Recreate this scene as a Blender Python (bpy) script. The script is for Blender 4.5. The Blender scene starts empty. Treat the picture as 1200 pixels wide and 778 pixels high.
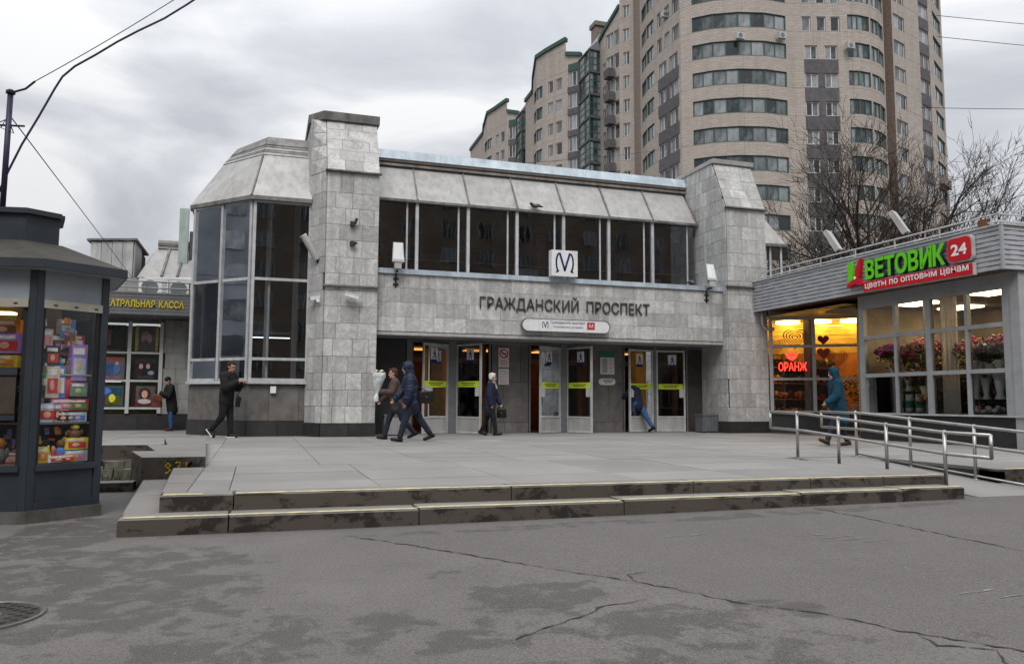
import bpy, bmesh, math, random
from mathutils import Vector, Matrix
S = bpy.context.scene
C = S.collection
R = math.radians
rng = random.Random(11)

# ------------------------------------------------------------------ camera
YAW, PITCH, ROLL = R(18), math.atan(81 / 920), 0.005
fw = Vector((math.sin(YAW), math.cos(YAW), 0)); rt = Vector((math.cos(YAW), -math.sin(YAW), 0)); up = Vector((0, 0, 1))
f2 = fw * math.cos(PITCH) + up * math.sin(PITCH)
u2 = -fw * math.sin(PITCH) + up * math.cos(PITCH)
sx = rt * math.cos(ROLL) + u2 * math.sin(ROLL)
sy = -rt * math.sin(ROLL) + u2 * math.cos(ROLL)
cd = bpy.data.cameras.new('camera'); cam = bpy.data.objects.new('camera', cd); C.objects.link(cam)
M4 = Matrix((sx, sy, -f2)).transposed().to_4x4(); M4.translation = (0, 0, 1.21)
cam.matrix_world = M4
cd.sensor_width = 36; cd.lens = 36 * 920 / 1200; cd.clip_end = 3000; cd.clip_start = 0.05
S.camera = cam

# ------------------------------------------------------------------ sky and light
SUN_EL, SUN_AZ = R(52), R(200)          # veiled sun, behind the photographer's left shoulder
W = bpy.data.worlds.new('World'); S.world = W; W.use_nodes = True
nt = W.node_tree; nt.nodes.clear()
def N(t, **k):
    n = nt.nodes.new(t)
    for a, b in k.items(): setattr(n, a, b)
    return n
L = lambda a, b: nt.links.new(a, b)
out = N('ShaderNodeOutputWorld'); mixs = N('ShaderNodeMixShader'); L(mixs.outputs[0], out.inputs[0])
sky = N('ShaderNodeTexSky'); sky.sky_type = 'NISHITA'; sky.sun_disc = False
sky.sun_elevation = SUN_EL; sky.sun_rotation = SUN_AZ; sky.dust_density = 3
bg1 = N('ShaderNodeBackground'); bg1.inputs[1].default_value = 0.10; L(sky.outputs[0], bg1.inputs[0])
tc = N('ShaderNodeTexCoord'); sep = N('ShaderNodeSeparateXYZ'); L(tc.outputs['Generated'], sep.inputs[0])
ad = N('ShaderNodeMath', operation='ADD'); ad.inputs[1].default_value = 0.28; L(sep.outputs[2], ad.inputs[0])
mxm = N('ShaderNodeMath', operation='MAXIMUM'); mxm.inputs[1].default_value = 0.12; L(ad.outputs[0], mxm.inputs[0])
dx = N('ShaderNodeMath', operation='DIVIDE'); L(sep.outputs[0], dx.inputs[0]); L(mxm.outputs[0], dx.inputs[1])
dy = N('ShaderNodeMath', operation='DIVIDE'); L(sep.outputs[1], dy.inputs[0]); L(mxm.outputs[0], dy.inputs[1])
cmb = N('ShaderNodeCombineXYZ'); L(dx.outputs[0], cmb.inputs[0]); L(dy.outputs[0], cmb.inputs[1]); cmb.inputs[2].default_value = 3.7
noi = N('ShaderNodeTexNoise'); noi.inputs['Scale'].default_value = 1.9; noi.inputs['Detail'].default_value = 6
noi.inputs['Roughness'].default_value = 0.5; noi.inputs['Distortion'].default_value = 0.5; L(cmb.outputs[0], noi.inputs['Vector'])
crp = N('ShaderNodeValToRGB'); L(noi.outputs[0], crp.inputs[0])
e = crp.color_ramp.elements
e[0].position = 0.40; e[0].color = (0.49, 0.51, 0.55, 1)
e[1].position = 0.60; e[1].color = (0.80, 0.805, 0.815, 1)
m_ = crp.color_ramp.elements.new(0.5); m_.color = (0.61, 0.63, 0.66, 1)
# overcast dome: the cloud layer brightens towards the zenith, as an overcast sky does (three to one, as in the CIE sky)
zc = N('ShaderNodeMath', operation='MAXIMUM'); zc.inputs[1].default_value = 0.0; L(sep.outputs[2], zc.inputs[0])
zs = N('ShaderNodeMath', operation='POWER'); zs.inputs[1].default_value = 1.8; L(zc.outputs[0], zs.inputs[0])
zg = N('ShaderNodeMath', operation='MULTIPLY_ADD'); zg.inputs[1].default_value = 1.5; zg.inputs[2].default_value = 0.76; L(zs.outputs[0], zg.inputs[0])
bg2 = N('ShaderNodeBackground'); L(zg.outputs[0], bg2.inputs[1]); L(crp.outputs[0], bg2.inputs[0])
mixs.inputs[0].default_value = 0.95; L(bg1.outputs[0], mixs.inputs[1]); L(bg2.outputs[0], mixs.inputs[2])
sl = bpy.data.lights.new('sun', 'SUN'); sl.energy = 1.4; sl.angle = R(25); sl.color = (1, 0.96, 0.9)
so = bpy.data.objects.new('sun', sl); C.objects.link(so)
sd = Vector((math.cos(SUN_EL) * math.sin(SUN_AZ), math.cos(SUN_EL) * math.cos(SUN_AZ), math.sin(SUN_EL)))
so.rotation_euler = (-sd).to_track_quat('-Z', 'Y').to_euler(); so.location = (0, 0, 60)
S.view_settings.view_transform = 'Standard'; S.view_settings.look = 'None'; S.view_settings.gamma = 1
S.view_settings.exposure = 0.32
try:
    S.cycles.max_bounces = 8; S.cycles.transparent_max_bounces = 16; S.cycles.caustics_reflective = False
    S.cycles.sample_clamp_indirect = 4
except Exception: pass

# ------------------------------------------------------------------ materials
class NB:
    def __init__(s, name):
        s.m = bpy.data.materials.new(name); s.m.use_nodes = True; s.t = s.m.node_tree; s.t.nodes.clear()
        s.o = s.n('ShaderNodeOutputMaterial')
    def n(s, t, **k):
        x = s.t.nodes.new(t)
        for a, b in k.items(): setattr(x, a, b)
        return x
    def l(s, a, b): s.t.links.new(a, b)
    def pos(s): return s.n('ShaderNodeNewGeometry').outputs['Position']
    def obj(s): return s.n('ShaderNodeTexCoord').outputs['Object']
    def mapped(s, v, sc):
        m = s.n('ShaderNodeMapping'); m.inputs['Scale'].default_value = sc; s.l(v, m.inputs[0]); return m.outputs[0]
    def noise(s, v, sc, det=4, rough=.55, dist=0):
        x = s.n('ShaderNodeTexNoise'); x.inputs['Scale'].default_value = sc; x.inputs['Detail'].default_value = det
        x.inputs['Roughness'].default_value = rough; x.inputs['Distortion'].default_value = dist
        s.l(v, x.inputs['Vector']); return x.outputs[0]
    def ramp(s, v, *st):
        x = s.n('ShaderNodeValToRGB'); s.l(v, x.inputs[0]); el = x.color_ramp.elements
        while len(el) < len(st): el.new(.5)
        for q, (p, c) in zip(el, st):
            q.position = p; q.color = (c, c, c, 1) if isinstance(c, (int, float)) else (*c, 1)
        return x.outputs[0]
    def math(s, op, a, b=None, clamp=False):
        x = s.n('ShaderNodeMath', operation=op); x.use_clamp = clamp
        for i, v in enumerate((a, b)):
            if v is None: continue
            if isinstance(v, (int, float)): x.inputs[i].default_value = v
            else: s.l(v, x.inputs[i])
        return x.outputs[0]
    def mix(s, f, a, b, mode='MIX'):
        x = s.n('ShaderNodeMix'); x.data_type = 'RGBA'; x.blend_type = mode; x.clamp_factor = True
        for i, v in ((0, f), (6, a), (7, b)):
            if isinstance(v, (int, float)) and i == 0: x.inputs[0].default_value = v
            elif isinstance(v, tuple): x.inputs[i].default_value = (*v, 1)
            else: s.l(v, x.inputs[i])
        return x.outputs[2]
    def bsdf(s, col, rough=.7, metal=0, spec=.3, bump=None, bstr=.3, bdist=.01):
        p = s.n('ShaderNodeBsdfPrincipled')
        if isinstance(col, tuple): p.inputs['Base Color'].default_value = (*col, 1)
        else: s.l(col, p.inputs['Base Color'])
        if isinstance(rough, (int, float)): p.inputs['Roughness'].default_value = rough
        else: s.l(rough, p.inputs['Roughness'])
        p.inputs['Metallic'].default_value = metal; p.inputs['Specular IOR Level'].default_value = spec
        if bump is not None:
            b = s.n('ShaderNodeBump'); b.inputs['Strength'].default_value = bstr; b.inputs['Distance'].default_value = bdist
            s.l(bump, b.inputs['Height']); s.l(b.outputs[0], p.inputs['Normal'])
        s.l(p.outputs[0], s.o.inputs[0]); return p

def mat(name, col, rough=.7, var=.18, sc=3., fine=60., rnd=0., metal=0, spec=.3, bump=.25, bdist=.006,
        streak=0., stcol=(.05, .047, .043), grain=0., local=False):
    b = NB(name); P = b.obj() if local else b.pos()
    n1 = b.noise(P, sc, 5); n2 = b.noise(P, fine, 3)
    lo = tuple(max(0, c * (1 - var)) for c in col); hi = tuple(min(1, c * (1 + var)) for c in col)
    c = b.mix(b.ramp(n1, (.3, 0), (.7, 1)), lo, hi)
    if grain: c = b.mix(b.math('MULTIPLY', b.ramp(n2, (.5, 0), (.68, 1)), grain), c, tuple(x * .35 for x in col))
    if rnd:
        r = b.n('ShaderNodeObjectInfo').outputs['Random']
        f = b.math('ADD', b.math('MULTIPLY', r, 2 * rnd), 1 - rnd)
        cb = b.n('ShaderNodeCombineColor')
        for i in range(3): b.l(f, cb.inputs[i])
        c = b.mix(1.0, c, cb.outputs[0], 'MULTIPLY')
    if streak:
        s1 = b.noise(b.mapped(P, (6, 6, .55)), 1, 6, .65); s2 = b.noise(P, 1.1, 6, .65)
        f = b.math('MULTIPLY', b.ramp(b.math('ADD', b.math('MULTIPLY', s1, .72), b.math('MULTIPLY', s2, .28)), (.44, 0), (.68, 1)), streak)
        c = b.mix(f, c, stcol)
    b.bsdf(c, rough, metal, spec, n2 if bump else None, bump, bdist)
    return b.m

def emis(name, col, st):
    b = NB(name); x = b.n('ShaderNodeEmission'); x.inputs[0].default_value = (*col, 1); x.inputs[1].default_value = st
    b.l(x.outputs[0], b.o.inputs[0]); return b.m

def glass(name, tint, refl=1.0, rough=.02):
    b = NB(name); t = b.n('ShaderNodeBsdfTransparent'); t.inputs[0].default_value = (*tint, 1)
    g = b.n('ShaderNodeBsdfGlossy'); g.inputs['Roughness'].default_value = rough; g.inputs[0].default_value = (.9, .95, 1, 1)
    fr = b.n('ShaderNodeFresnel'); fr.inputs[0].default_value = 1.52
    bp = b.n('ShaderNodeBump'); bp.inputs['Strength'].default_value = .05; bp.inputs['Distance'].default_value = .05
    b.l(b.noise(b.pos(), .9, 2), bp.inputs['Height']); b.l(bp.outputs[0], g.inputs['Normal'])
    m = b.n('ShaderNodeMixShader'); b.l(b.math('MULTIPLY', fr.outputs[0], 1.6 * refl, True), m.inputs[0])
    b.l(t.outputs[0], m.inputs[1]); b.l(g.outputs[0], m.inputs[2]); b.l(m.outputs[0], b.o.inputs[0]); return b.m

M = {}
def marble():
    b = NB('pale_marble'); P = b.pos()
    r = b.n('ShaderNodeObjectInfo').outputs['Random']
    w = b.n('ShaderNodeVectorMath', operation='ADD'); b.l(P, w.inputs[0])
    cx = b.n('ShaderNodeCombineXYZ'); b.l(b.math('MULTIPLY', r, 37.), cx.inputs[0]); b.l(b.math('MULTIPLY', r, 91.), cx.inputs[1]); b.l(cx.outputs[0], w.inputs[1])
    q = w.outputs[0]
    n1 = b.noise(q, 3.2, 6, .6, 1.2)
    c = b.mix(b.ramp(n1, (.3, 0), (.72, 1)), (.43, .43, .43), (.63, .625, .615))
    vein = b.ramp(b.math('ABSOLUTE', b.math('SUBTRACT', b.noise(q, 2.3, 4, .6, 2.), .5)), (.0, 1), (.05, 0))
    c = b.mix(b.math('MULTIPLY', vein, .5), c, (.26, .27, .28))
    c = b.mix(b.math('MULTIPLY', b.ramp(b.noise(q, 1.4, 4), (.5, 0), (.78, 1)), .4), c, (.52, .49, .44))
    f = b.math('ADD', b.math('MULTIPLY', r, .34), .77)
    cb = b.n('ShaderNodeCombineColor')
    for i in range(3): b.l(f, cb.inputs[i])
    c = b.mix(1., c, cb.outputs[0], 'MULTIPLY')
    s1 = b.noise(b.mapped(P, (6, 6, .45)), 1, 4, .65); s2 = b.noise(P, .9, 5, .6)
    f = b.ramp(b.math('ADD', b.math('MULTIPLY', s1, .65), b.math('MULTIPLY', s2, .35)), (.47, 0), (.66, 1))
    c = b.mix(b.math('MULTIPLY', f, .6), c, (.24, .225, .21))
    n2 = b.noise(P, 45, 4)
    c = b.mix(b.math('MULTIPLY', b.ramp(n2, (.55, 0), (.75, 1)), .25), c, (.25, .24, .23))
    b.bsdf(c, .55, 0, .35, n2, .25, .004); return b.m
M['marble'] = marble()
M['grout'] = mat('dark_joint', (.06, .057, .052), .95)
M['granite'] = mat('grey_granite', (.135, .128, .122), .45, .25, 4, 90, .18, spec=.4, grain=.5, streak=.3)
M['granite_dark'] = mat('dark_granite', (.035, .034, .035), .4, .25, 4, 90, .15, spec=.45, grain=.3)
M['granite_brown'] = mat('brown_granite', (.05, .043, .04), .5, .25, 4, 90, .12, spec=.4, grain=.4)
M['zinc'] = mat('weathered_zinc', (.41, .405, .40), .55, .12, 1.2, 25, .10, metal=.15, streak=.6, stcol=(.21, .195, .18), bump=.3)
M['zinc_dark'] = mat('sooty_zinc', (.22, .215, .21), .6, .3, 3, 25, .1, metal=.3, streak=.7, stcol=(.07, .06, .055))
M['bluemetal'] = mat('pale_blue_metal', (.50, .58, .64), .5, .2, 2.5, 30, .08, metal=.2, streak=.5, stcol=(.22, .24, .26))
M['alu'] = mat('dull_aluminium', (.52, .53, .54), .45, .15, 5, 60, .06, metal=.2, streak=.25)
M['alu_dark'] = mat('dark_aluminium', (.17, .18, .19), .45, .15, 5, 60, .06, metal=.4)
M['steel'] = mat('brushed_steel', (.42, .41, .39), .42, .15, 6, 90, .05, metal=.85, bump=.1)
M['black'] = mat('black_paint', (.015, .015, .017), .5, .2)
M['white'] = mat('white_plastic', (.72, .73, .74), .45, .08, 4, 60, 0, streak=.12)
M['lampgrey'] = mat('lamp_housing', (.45, .45, .44), .5, .12, 4, 60, 0, streak=.2)
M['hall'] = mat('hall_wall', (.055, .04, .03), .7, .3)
M['halltimber'] = mat('hall_timber', (.32, .13, .04), .5, .25, 5)
M['glass'] = glass('window_glass', (.78, .81, .83), 2.3); M['kglass'] = glass('kiosk_glass', (.9, .9, .9), .45)
M['doorglass'] = glass('door_glass', (.55, .57, .58), .7)
M['shopglass'] = glass('shop_glass', (.86, .88, .88), .65)
M['paper'] = mat('white_paper', (.68, .68, .68), .7, .05)
M['ink'] = mat('dark_ink', (.03, .03, .04), .7, .1)
M['navyink'] = mat('navy_ink', (.012, .016, .12), .5, .1)
M['redink'] = mat('red_ink', (.5, .03, .04), .5, .1)
M['greenink'] = mat('green_ink', (.02, .17, .08), .5, .1)
M['yellowgreen'] = mat('yellow_green_strip', (.50, .62, .03), .5, .1)
M['bronze'] = mat('dark_bronze', (.07, .067, .068), .5, .2, metal=.3)
M['soil'] = mat('damp_soil', (.05, .043, .035), .95, .4, 8, 70, bump=.8, bdist=.03)
M['brass'] = mat('brass_rail', (.6, .38, .12), .3, .1, metal=.8)

# ------------------------------------------------------------------ geometry helpers
class MB:
    def __init__(s): s.v = []; s.f = []; s.mi = []; s.mats = []; s.uv = {}
    def mid(s, m):
        if m not in s.mats: s.mats.append(m)
        return s.mats.index(m)
    def add(s, vs, fs, m=None, sm=False):
        o = len(s.v); s.v += [tuple(v) for v in vs]; k = s.mid(m)
        for f in fs: s.f.append(tuple(o + i for i in f)); s.mi.append(k)
    def box(s, a, b, m=None):
        (x0, y0, z0), (x1, y1, z1) = a, b
        s.add([(x0, y0, z0), (x1, y0, z0), (x1, y1, z0), (x0, y1, z0), (x0, y0, z1), (x1, y0, z1), (x1, y1, z1), (x0, y1, z1)], BF, m)
    def obox(s, o, u, v, n, m=None):
        o, u, v, n = map(Vector, (o, u, v, n))
        s.add([o, o + u, o + u + v, o + v, o + n, o + u + n, o + u + v + n, o + v + n], BF, m)
    def prism(s, poly, d, m=None):
        d = Vector(d); k = len(poly); P = [Vector(p) for p in poly]
        s.add(P + [p + d for p in P], [tuple(reversed(range(k))), tuple(range(k, 2 * k))] + [(i, (i + 1) % k, k + (i + 1) % k, k + i) for i in range(k)], m)
    def ring(s, c, ax, r, n, ph=0, sq=1.):
        ax = Vector(ax).normalized(); t = Vector((0, 0, 1)) if abs(ax.z) < .95 else Vector((1, 0, 0))
        a = ax.cross(t).normalized(); b = ax.cross(a)
        return [Vector(c) + a * (r * math.cos(ph + 2 * math.pi * i / n)) + b * (sq * r * math.sin(ph + 2 * math.pi * i / n)) for i in range(n)]
    def tube(s, path, r, n=8, m=None, cap=True, rs=None):
        P = [Vector(p) for p in path]; V = []; F = []
        for i, p in enumerate(P):
            t = (P[min(i + 1, len(P) - 1)] - P[max(i - 1, 0)])
            V += s.ring(p, t, rs[i] if rs else r, n)
        for i in range(len(P) - 1):
            for k in range(n):
                F.append((i * n + k, i * n + (k + 1) % n, (i + 1) * n + (k + 1) % n, (i + 1) * n + k))
        if cap: F += [tuple(reversed(range(n))), tuple(range((len(P) - 1) * n, len(P) * n))]
        s.add(V, F, m)
    def lathe(s, c, prof, n=16, m=None, ax=(0, 0, 1), sq=1.):
        ax = Vector(ax).normalized(); V = []; F = []
        for z, r in prof: V += s.ring(Vector(c) + ax * z, ax, max(r, 1e-4), n, 0, sq)
        for i in range(len(prof) - 1):
            for k in range(n): F.append((i * n + k, i * n + (k + 1) % n, (i + 1) * n + (k + 1) % n, (i + 1) * n + k))
        F += [tuple(reversed(range(n))), tuple(range((len(prof) - 1) * n, len(prof) * n))]
        s.add(V, F, m)
    def ell(s, c, r, n=10, k=7, m=None, rot=None):
        V = []; F = []; c = Vector(c)
        for i in range(k + 1):
            th = math.pi * i / k
            for j in range(n):
                p = Vector((r[0] * math.sin(th) * math.cos(2 * math.pi * j / n), r[1] * math.sin(th) * math.sin(2 * math.pi * j / n), r[2] * math.cos(th)))
                V.append(c + (rot @ p if rot else p))
        for i in range(k):
            for j in range(n): F.append((i * n + j, i * n + (j + 1) % n, (i + 1) * n + (j + 1) % n, (i + 1) * n + j))
        s.add(V, F, m)
    def mesh(s, name, smooth=False):
        me = bpy.data.meshes.new(name); me.from_pydata(s.v, [], s.f); me.update()
        for m in s.mats:
            if m is not None: me.materials.append(m)
        if len(s.mats) > 1: me.polygons.foreach_set('material_index', s.mi)
        bm = bmesh.new(); bm.from_mesh(me)
        bmesh.ops.recalc_face_normals(bm, faces=bm.faces); bm.to_mesh(me); bm.free()
        if smooth: me.polygons.foreach_set('use_smooth', [True] * len(me.polygons)); me.update()
        return me
    def build(s, name, parent=None, smooth=False, **k): return link(name, s.mesh(name, smooth), parent, **k)
BF = [(0, 3, 2, 1), (4, 5, 6, 7), (0, 1, 5, 4), (1, 2, 6, 5), (2, 3, 7, 6), (3, 0, 4, 7)]

def link(name, data, parent=None, **k):
    o = bpy.data.objects.new(name, data); C.objects.link(o)
    if parent is not None:
        o.parent = parent
        if parent.name in WORLD: o.matrix_parent_inverse = Matrix.Translation(-Vector(WORLD[parent.name]))
    for a, b in k.items(): o[a] = b
    return o
WORLD = {}                # things whose parts are written in site coordinates (metres east / north / up of the viewpoint)
def thing(name, label, cat, loc=(0, 0, 0), group=None, rz=0, site=False):
    o = link(name, None); o.location = loc; o.rotation_euler.z = rz; o.empty_display_size = .2
    if site: WORLD[o.name] = loc
    tag(o, label, cat, group); return o
def tag(o, label, cat, group=None):
    o['label'] = label; o['category'] = cat
    if group: o['group'] = group
    return o
def struct(o): o['kind'] = 'structure'; return o
def boxo(name, a, b, m, parent=None, **k):
    x = MB(); x.box(a, b, m); return x.build(name, parent, **k)
_unit = {}
def unit(m):
    if m.name not in _unit:
        x = MB(); x.box((0, 0, 0), (1, 1, 1), m); _unit[m.name] = x.mesh('slab_' + m.name)
    return _unit[m.name]
def slab(name, m, o, u, v, n, parent):
    x = link(name, unit(m), parent)
    mm = Matrix((Vector(u), Vector(v), Vector(n))).transposed().to_4x4(); mm.translation = Vector(o)
    x.matrix_basis = mm; return x
def clip(poly, a, b, c):   # keep a*x+b*y<=c
    o = []
    for i, p in enumerate(poly):
        q = poly[(i + 1) % len(poly)]; dp = a * p[0] + b * p[1] - c; dq = a * q[0] + b * q[1] - c
        if dp <= 0: o.append(p)
        if dp * dq < 0: t = dp / (dp - dq); o.append((p[0] + t * (q[0] - p[0]), p[1] + t * (q[1] - p[1])))
    return o
def tiles(parent, o, u, v, n, poly, rows, wr, m, gap=.008, th=.03, name='stone_tile', seed=0, bond=None):
    """stone slabs on the plane o + x*u + y*v inside the convex polygon poly (counter-clockwise, in x,y)."""
    g = random.Random(seed); o, u, v, n = map(Vector, (o, u, v, n))
    x0 = min(p[0] for p in poly); x1 = max(p[0] for p in poly); y0 = min(p[1] for p in poly); y1 = max(p[1] for p in poly)
    y = y0; i = 0
    while y < y1 - .03:
        h = rows[i % len(rows)] if isinstance(rows, (list, tuple)) else rows
        if y1 - (y + h) < .12: h = y1 - y
        x = x0 - (g.random() * wr[0] if bond is None else bond[i % len(bond)])
        while x < x1 - .01:
            w = g.uniform(*wr)
            if x1 - (x + w) < .12: w = x1 - x
            a0, a1 = max(x, x0), x + w
            if a1 - a0 < .09 and a1 < x1 - .02: x += w; continue
            r = [(a0 + gap / 2, y + gap / 2), (a1 - gap / 2, y + gap / 2), (a1 - gap / 2, y + h - gap / 2), (a0 + gap / 2, y + h - gap / 2)]
            rr = r
            for k in range(len(poly)):
                p, q = poly[k], poly[(k + 1) % len(poly)]
                ea, eb = q[1] - p[1], -(q[0] - p[0])
                rr = clip(rr, ea, eb, ea * p[0] + eb * p[1])
                if not rr: break
            if rr and len(rr) >= 3:
                t = th + g.uniform(-.004, .004)
                same = len(rr) == 4 and all(abs(rr[k][0] - r[k][0]) + abs(rr[k][1] - r[k][1]) < 1e-4 for k in range(4))
                ar = abs(sum(rr[k][0] * rr[(k + 1) % len(rr)][1] - rr[(k + 1) % len(rr)][0] * rr[k][1] for k in range(len(rr)))) / 2
                if ar < .004: pass
                elif same: slab(name, m, o + u * r[0][0] + v * r[0][1], u * (r[1][0] - r[0][0]), v * (r[2][1] - r[1][1]), n * t, parent)
                else:
                    z = MB(); z.prism([o + u * p[0] + v * p[1] for p in rr], n * t, m); z.build(name, parent)
            x += w
        y += h; i += 1
def rect(w, h): return [(0, 0), (w, 0), (w, h), (0, h)]

_adv = {}
def text_mesh(s, size=1., bold=0., ext=0., m=None, shear=0., align='LEFT'):
    cu = bpy.data.curves.new('txt', 'FONT'); cu.body = s; cu.size = size; cu.offset = bold; cu.extrude = ext
    cu.shear = shear; cu.align_x = align; cu.resolution_u = 3
    o = bpy.data.objects.new('txt', cu); C.objects.link(o); bpy.context.view_layer.update()
    dg = bpy.context.evaluated_depsgraph_get(); me = bpy.data.meshes.new_from_object(o.evaluated_get(dg))
    bpy.data.objects.remove(o); bpy.data.curves.remove(cu)
    me.materials.clear()
    if m: me.materials.append(m)
    return me
def width(s, size=1., bold=0.):
    me = text_mesh(s, size, bold); w = (max(v.co.x for v in me.vertices) - min(v.co.x for v in me.vertices)) if me.vertices else 0
    bpy.data.meshes.remove(me); return w
def frame_m(o, u, v):
    u = Vector(u).normalized(); v = Vector(v).normalized(); mm = Matrix((u, v, u.cross(v))).transposed().to_4x4(); mm.translation = Vector(o); return mm
def flat_text(name, s, o, u, v, wid, hei, m, parent, ext=.003, bold=0.):
    """text stretched to a width and a cap height, lower left corner at o."""
    me = text_mesh(s, 1., bold, 0, m)
    xs = [w.co.x for w in me.vertices]; ys = [w.co.y for w in me.vertices]
    kx = wid / (max(xs) - min(xs)); ky = hei / (max(ys) - min(ys)); ax, ay = min(xs), min(ys)
    for w in me.vertices: w.co = ((w.co.x - ax) * kx, (w.co.y - ay) * ky, ext)
    x = link(name, me, parent); x.matrix_basis = frame_m(o, u, v); return x
X, Y, Z = Vector((1, 0, 0)), Vector((0, 1, 0)), Vector((0, 0, 1))

# ================================================================== GROUND
def ground_z(x): return max(0., .0085 * (x - 1)) if x < 14 else .0085 * 13
def asphalt_mat():
    b = NB('old_asphalt'); P = b.pos()
    big = b.noise(P, .55, 5, .6); mid = b.noise(P, 2.4, 6, .65, .6); fine = b.noise(P, 48, 4, .75); gr = b.noise(P, 115, 2, .7)
    c = b.mix(b.ramp(big, (.35, 0), (.65, 1)), (.128, .121, .115), (.160, .151, .144))
    c = b.mix(b.math('MULTIPLY', b.ramp(mid, (.45, 0), (.75, 1)), .35), c, (.078, .073, .07))
    # the asphalt right of the long seam was laid at another time: smoother and a little darker
    sq = b.n('ShaderNodeSeparateXYZ'); b.l(P, sq.inputs[0])
    dd = b.math('ADD', b.math('MULTIPLY', b.math('SUBTRACT', sq.outputs[0], .87), .85), b.math('MULTIPLY', b.math('SUBTRACT', sq.outputs[1], 7.25), .53))
    newer = b.ramp(b.math('ADD', dd, b.math('MULTIPLY', b.math('SUBTRACT', b.noise(P, 6, 3), .5), .12)), (0, 0), (.04, 1)); c = b.mix(b.math('MULTIPLY', newer, .55), c, (.112, .105, .10))
    # damp blotches: ragged patches with places of their own
    sp = b.n('ShaderNodeSeparateXYZ'); b.l(P, sp.inputs[0]); tot = None
    wob = b.noise(P, 3.2, 10, .70, .3)
    for (px, py, rx, ry, st) in ((-.9, 5.8, 1.5, 2.2, .95), (-1.6, 8.0, .8, 1.6, 1.), (.2, 4.3, 1.3, .7, .9), (1.15, 4.2, 1.0, .75, .85), (1.75, 4.75, .75, .55, 1.), (1.5, 5.5, .55, .35, .8),
                                 (2.2, 3.9, .9, .6, .9), (2.95, 4.0, .5, .35, .9), (.9, 6.35, .5, .25, .55), (.25, 5.2, .35, .18, .7), (3.3, 3.15, 1.1, .4, .6), (1.3, 3.3, 2.6, .6, .9), (.6, 5.05, .3, .16, .7), (4.6, 7.2, 6., .28, .9), (-.3, 7.6, 1.6, .3, .6)):
        ex = b.math('DIVIDE', b.math('SUBTRACT', sp.outputs[0], px), rx); ey = b.math('DIVIDE', b.math('SUBTRACT', sp.outputs[1], py), ry)
        d = b.math('ADD', b.math('MULTIPLY', ex, ex), b.math('MULTIPLY', ey, ey))
        f = b.math('MULTIPLY', b.math('SUBTRACT', 1.25, d, True), st)
        tot = f if tot is None else b.math('MAXIMUM', tot, f)
    wet = b.ramp(b.math('ADD', b.math('MULTIPLY', tot, .47), b.math('SUBTRACT', wob, .38)), (.50, 0), (.57, 1))
    c = b.mix(b.math('MULTIPLY', wet, .7), c, (.045, .041, .039))
    c = b.mix(b.math('MULTIPLY', b.ramp(fine, (.46, 0), (.62, 1)), .6), c, (.065, .06, .056))
    c = b.mix(b.math('MULTIPLY', b.ramp(gr, (.55, 0), (.66, 1)), .6), c, (.27, .258, .246))
    rough = b.ramp(wet, (0, .92), (1, .62))
    b.bsdf(c, rough, 0, .3, b.math('ADD', fine, b.math('MULTIPLY', gr, .5)), .55, .012); return b.m
M['asphalt'] = asphalt_mat()
g = MB()
xs = [-400, -120, -40, -15] + [-8 + i for i in range(9)] + [1 + i for i in range(14)] + [20, 40, 120, 400]
ys = [-400, -120, -40, -10, -2, 0, 2, 4, 6, 8, 10, 12, 15, 20, 30, 60, 150, 800]
V = [(x, y, ground_z(x)) for y in ys for x in xs]; F = []
for j in range(len(ys) - 1):
    for i in range(len(xs) - 1): F.append((j * len(xs) + i, j * len(xs) + i + 1, (j + 1) * len(xs) + i + 1, (j + 1) * len(xs) + i))
g.add(V, F, M['asphalt']); ground = struct(g.build('ground'))
# cracks and tar seams lie in the asphalt as narrow sunken-looking strips
M['tar'] = mat('tar_seam', (.035, .032, .031), .8, .3, 8, 80)
M['chalk'] = mat('worn_road_paint', (.21, .21, .205), .9, .3, 9, 70)
def strip(name, pts, w, m, z=.004, seed=0, jag=.018, sub=.06):
    r = random.Random(seed); P = []
    for a, c in zip(pts, pts[1:]):
        n = max(2, int((Vector(c) - Vector(a)).length / sub))
        P += [Vector(a).lerp(Vector(c), i / n) for i in range(n)]
    P.append(Vector(pts[-1])); V = []; F = []
    for i, p in enumerate(P):
        t = (P[min(i + 1, len(P) - 1)] - P[max(i - 1, 0)]).normalized(); nn = Vector((-t.y, t.x))
        p = p + nn * r.uniform(-jag, jag); k = w * r.choice((.15, .3, .5, .8, 1.1)) * r.uniform(.6, 1.1)
        for q in (p - nn * k / 2, p + nn * k / 2): V.append((q.x, q.y, ground_z(q.x) + z))
    for i in range(len(P) - 1): F.append((2 * i, 2 * i + 2, 2 * i + 3, 2 * i + 1))
    x = MB(); x.add(V, F, m); return x.build(name, ground)
strip('crack', [(.8, 7.3), (1.3, 6.6), (1.87, 5.71), (2.25, 5.15), (2.6, 4.6), (2.77, 4.2), (3.09, 3.82), (3.26, 3.4), (3.57, 2.95), (4.0, 2.2)], .026, M['tar'], seed=2)
strip('crack', [(5.94, 7.38), (5.95, 6.7), (5.91, 6.07), (5.87, 5.4), (5.85, 4.8), (5.8, 3.6)], .03, M['tar'], seed=3)
strip('crack', [(2.45, 4.85), (2.5, 5.05), (2.65, 5.1)], .03, M['tar'], seed=4)
strip('crack', [(1.3, 3.9), (1.7, 4.15), (2.0, 4.35), (2.3, 4.4)], .022, M['tar'], seed=5)
strip('crack', [(3.3, 3.35), (3.25, 3.15), (3.45, 3.0), (3.3, 2.8)], .03, M['tar'], seed=6)
strip('crack', [(9.0, 8.05), (9.6, 8.2), (10.4, 8.5), (12, 9.0)], .05, M['tar'], seed=7)
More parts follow.
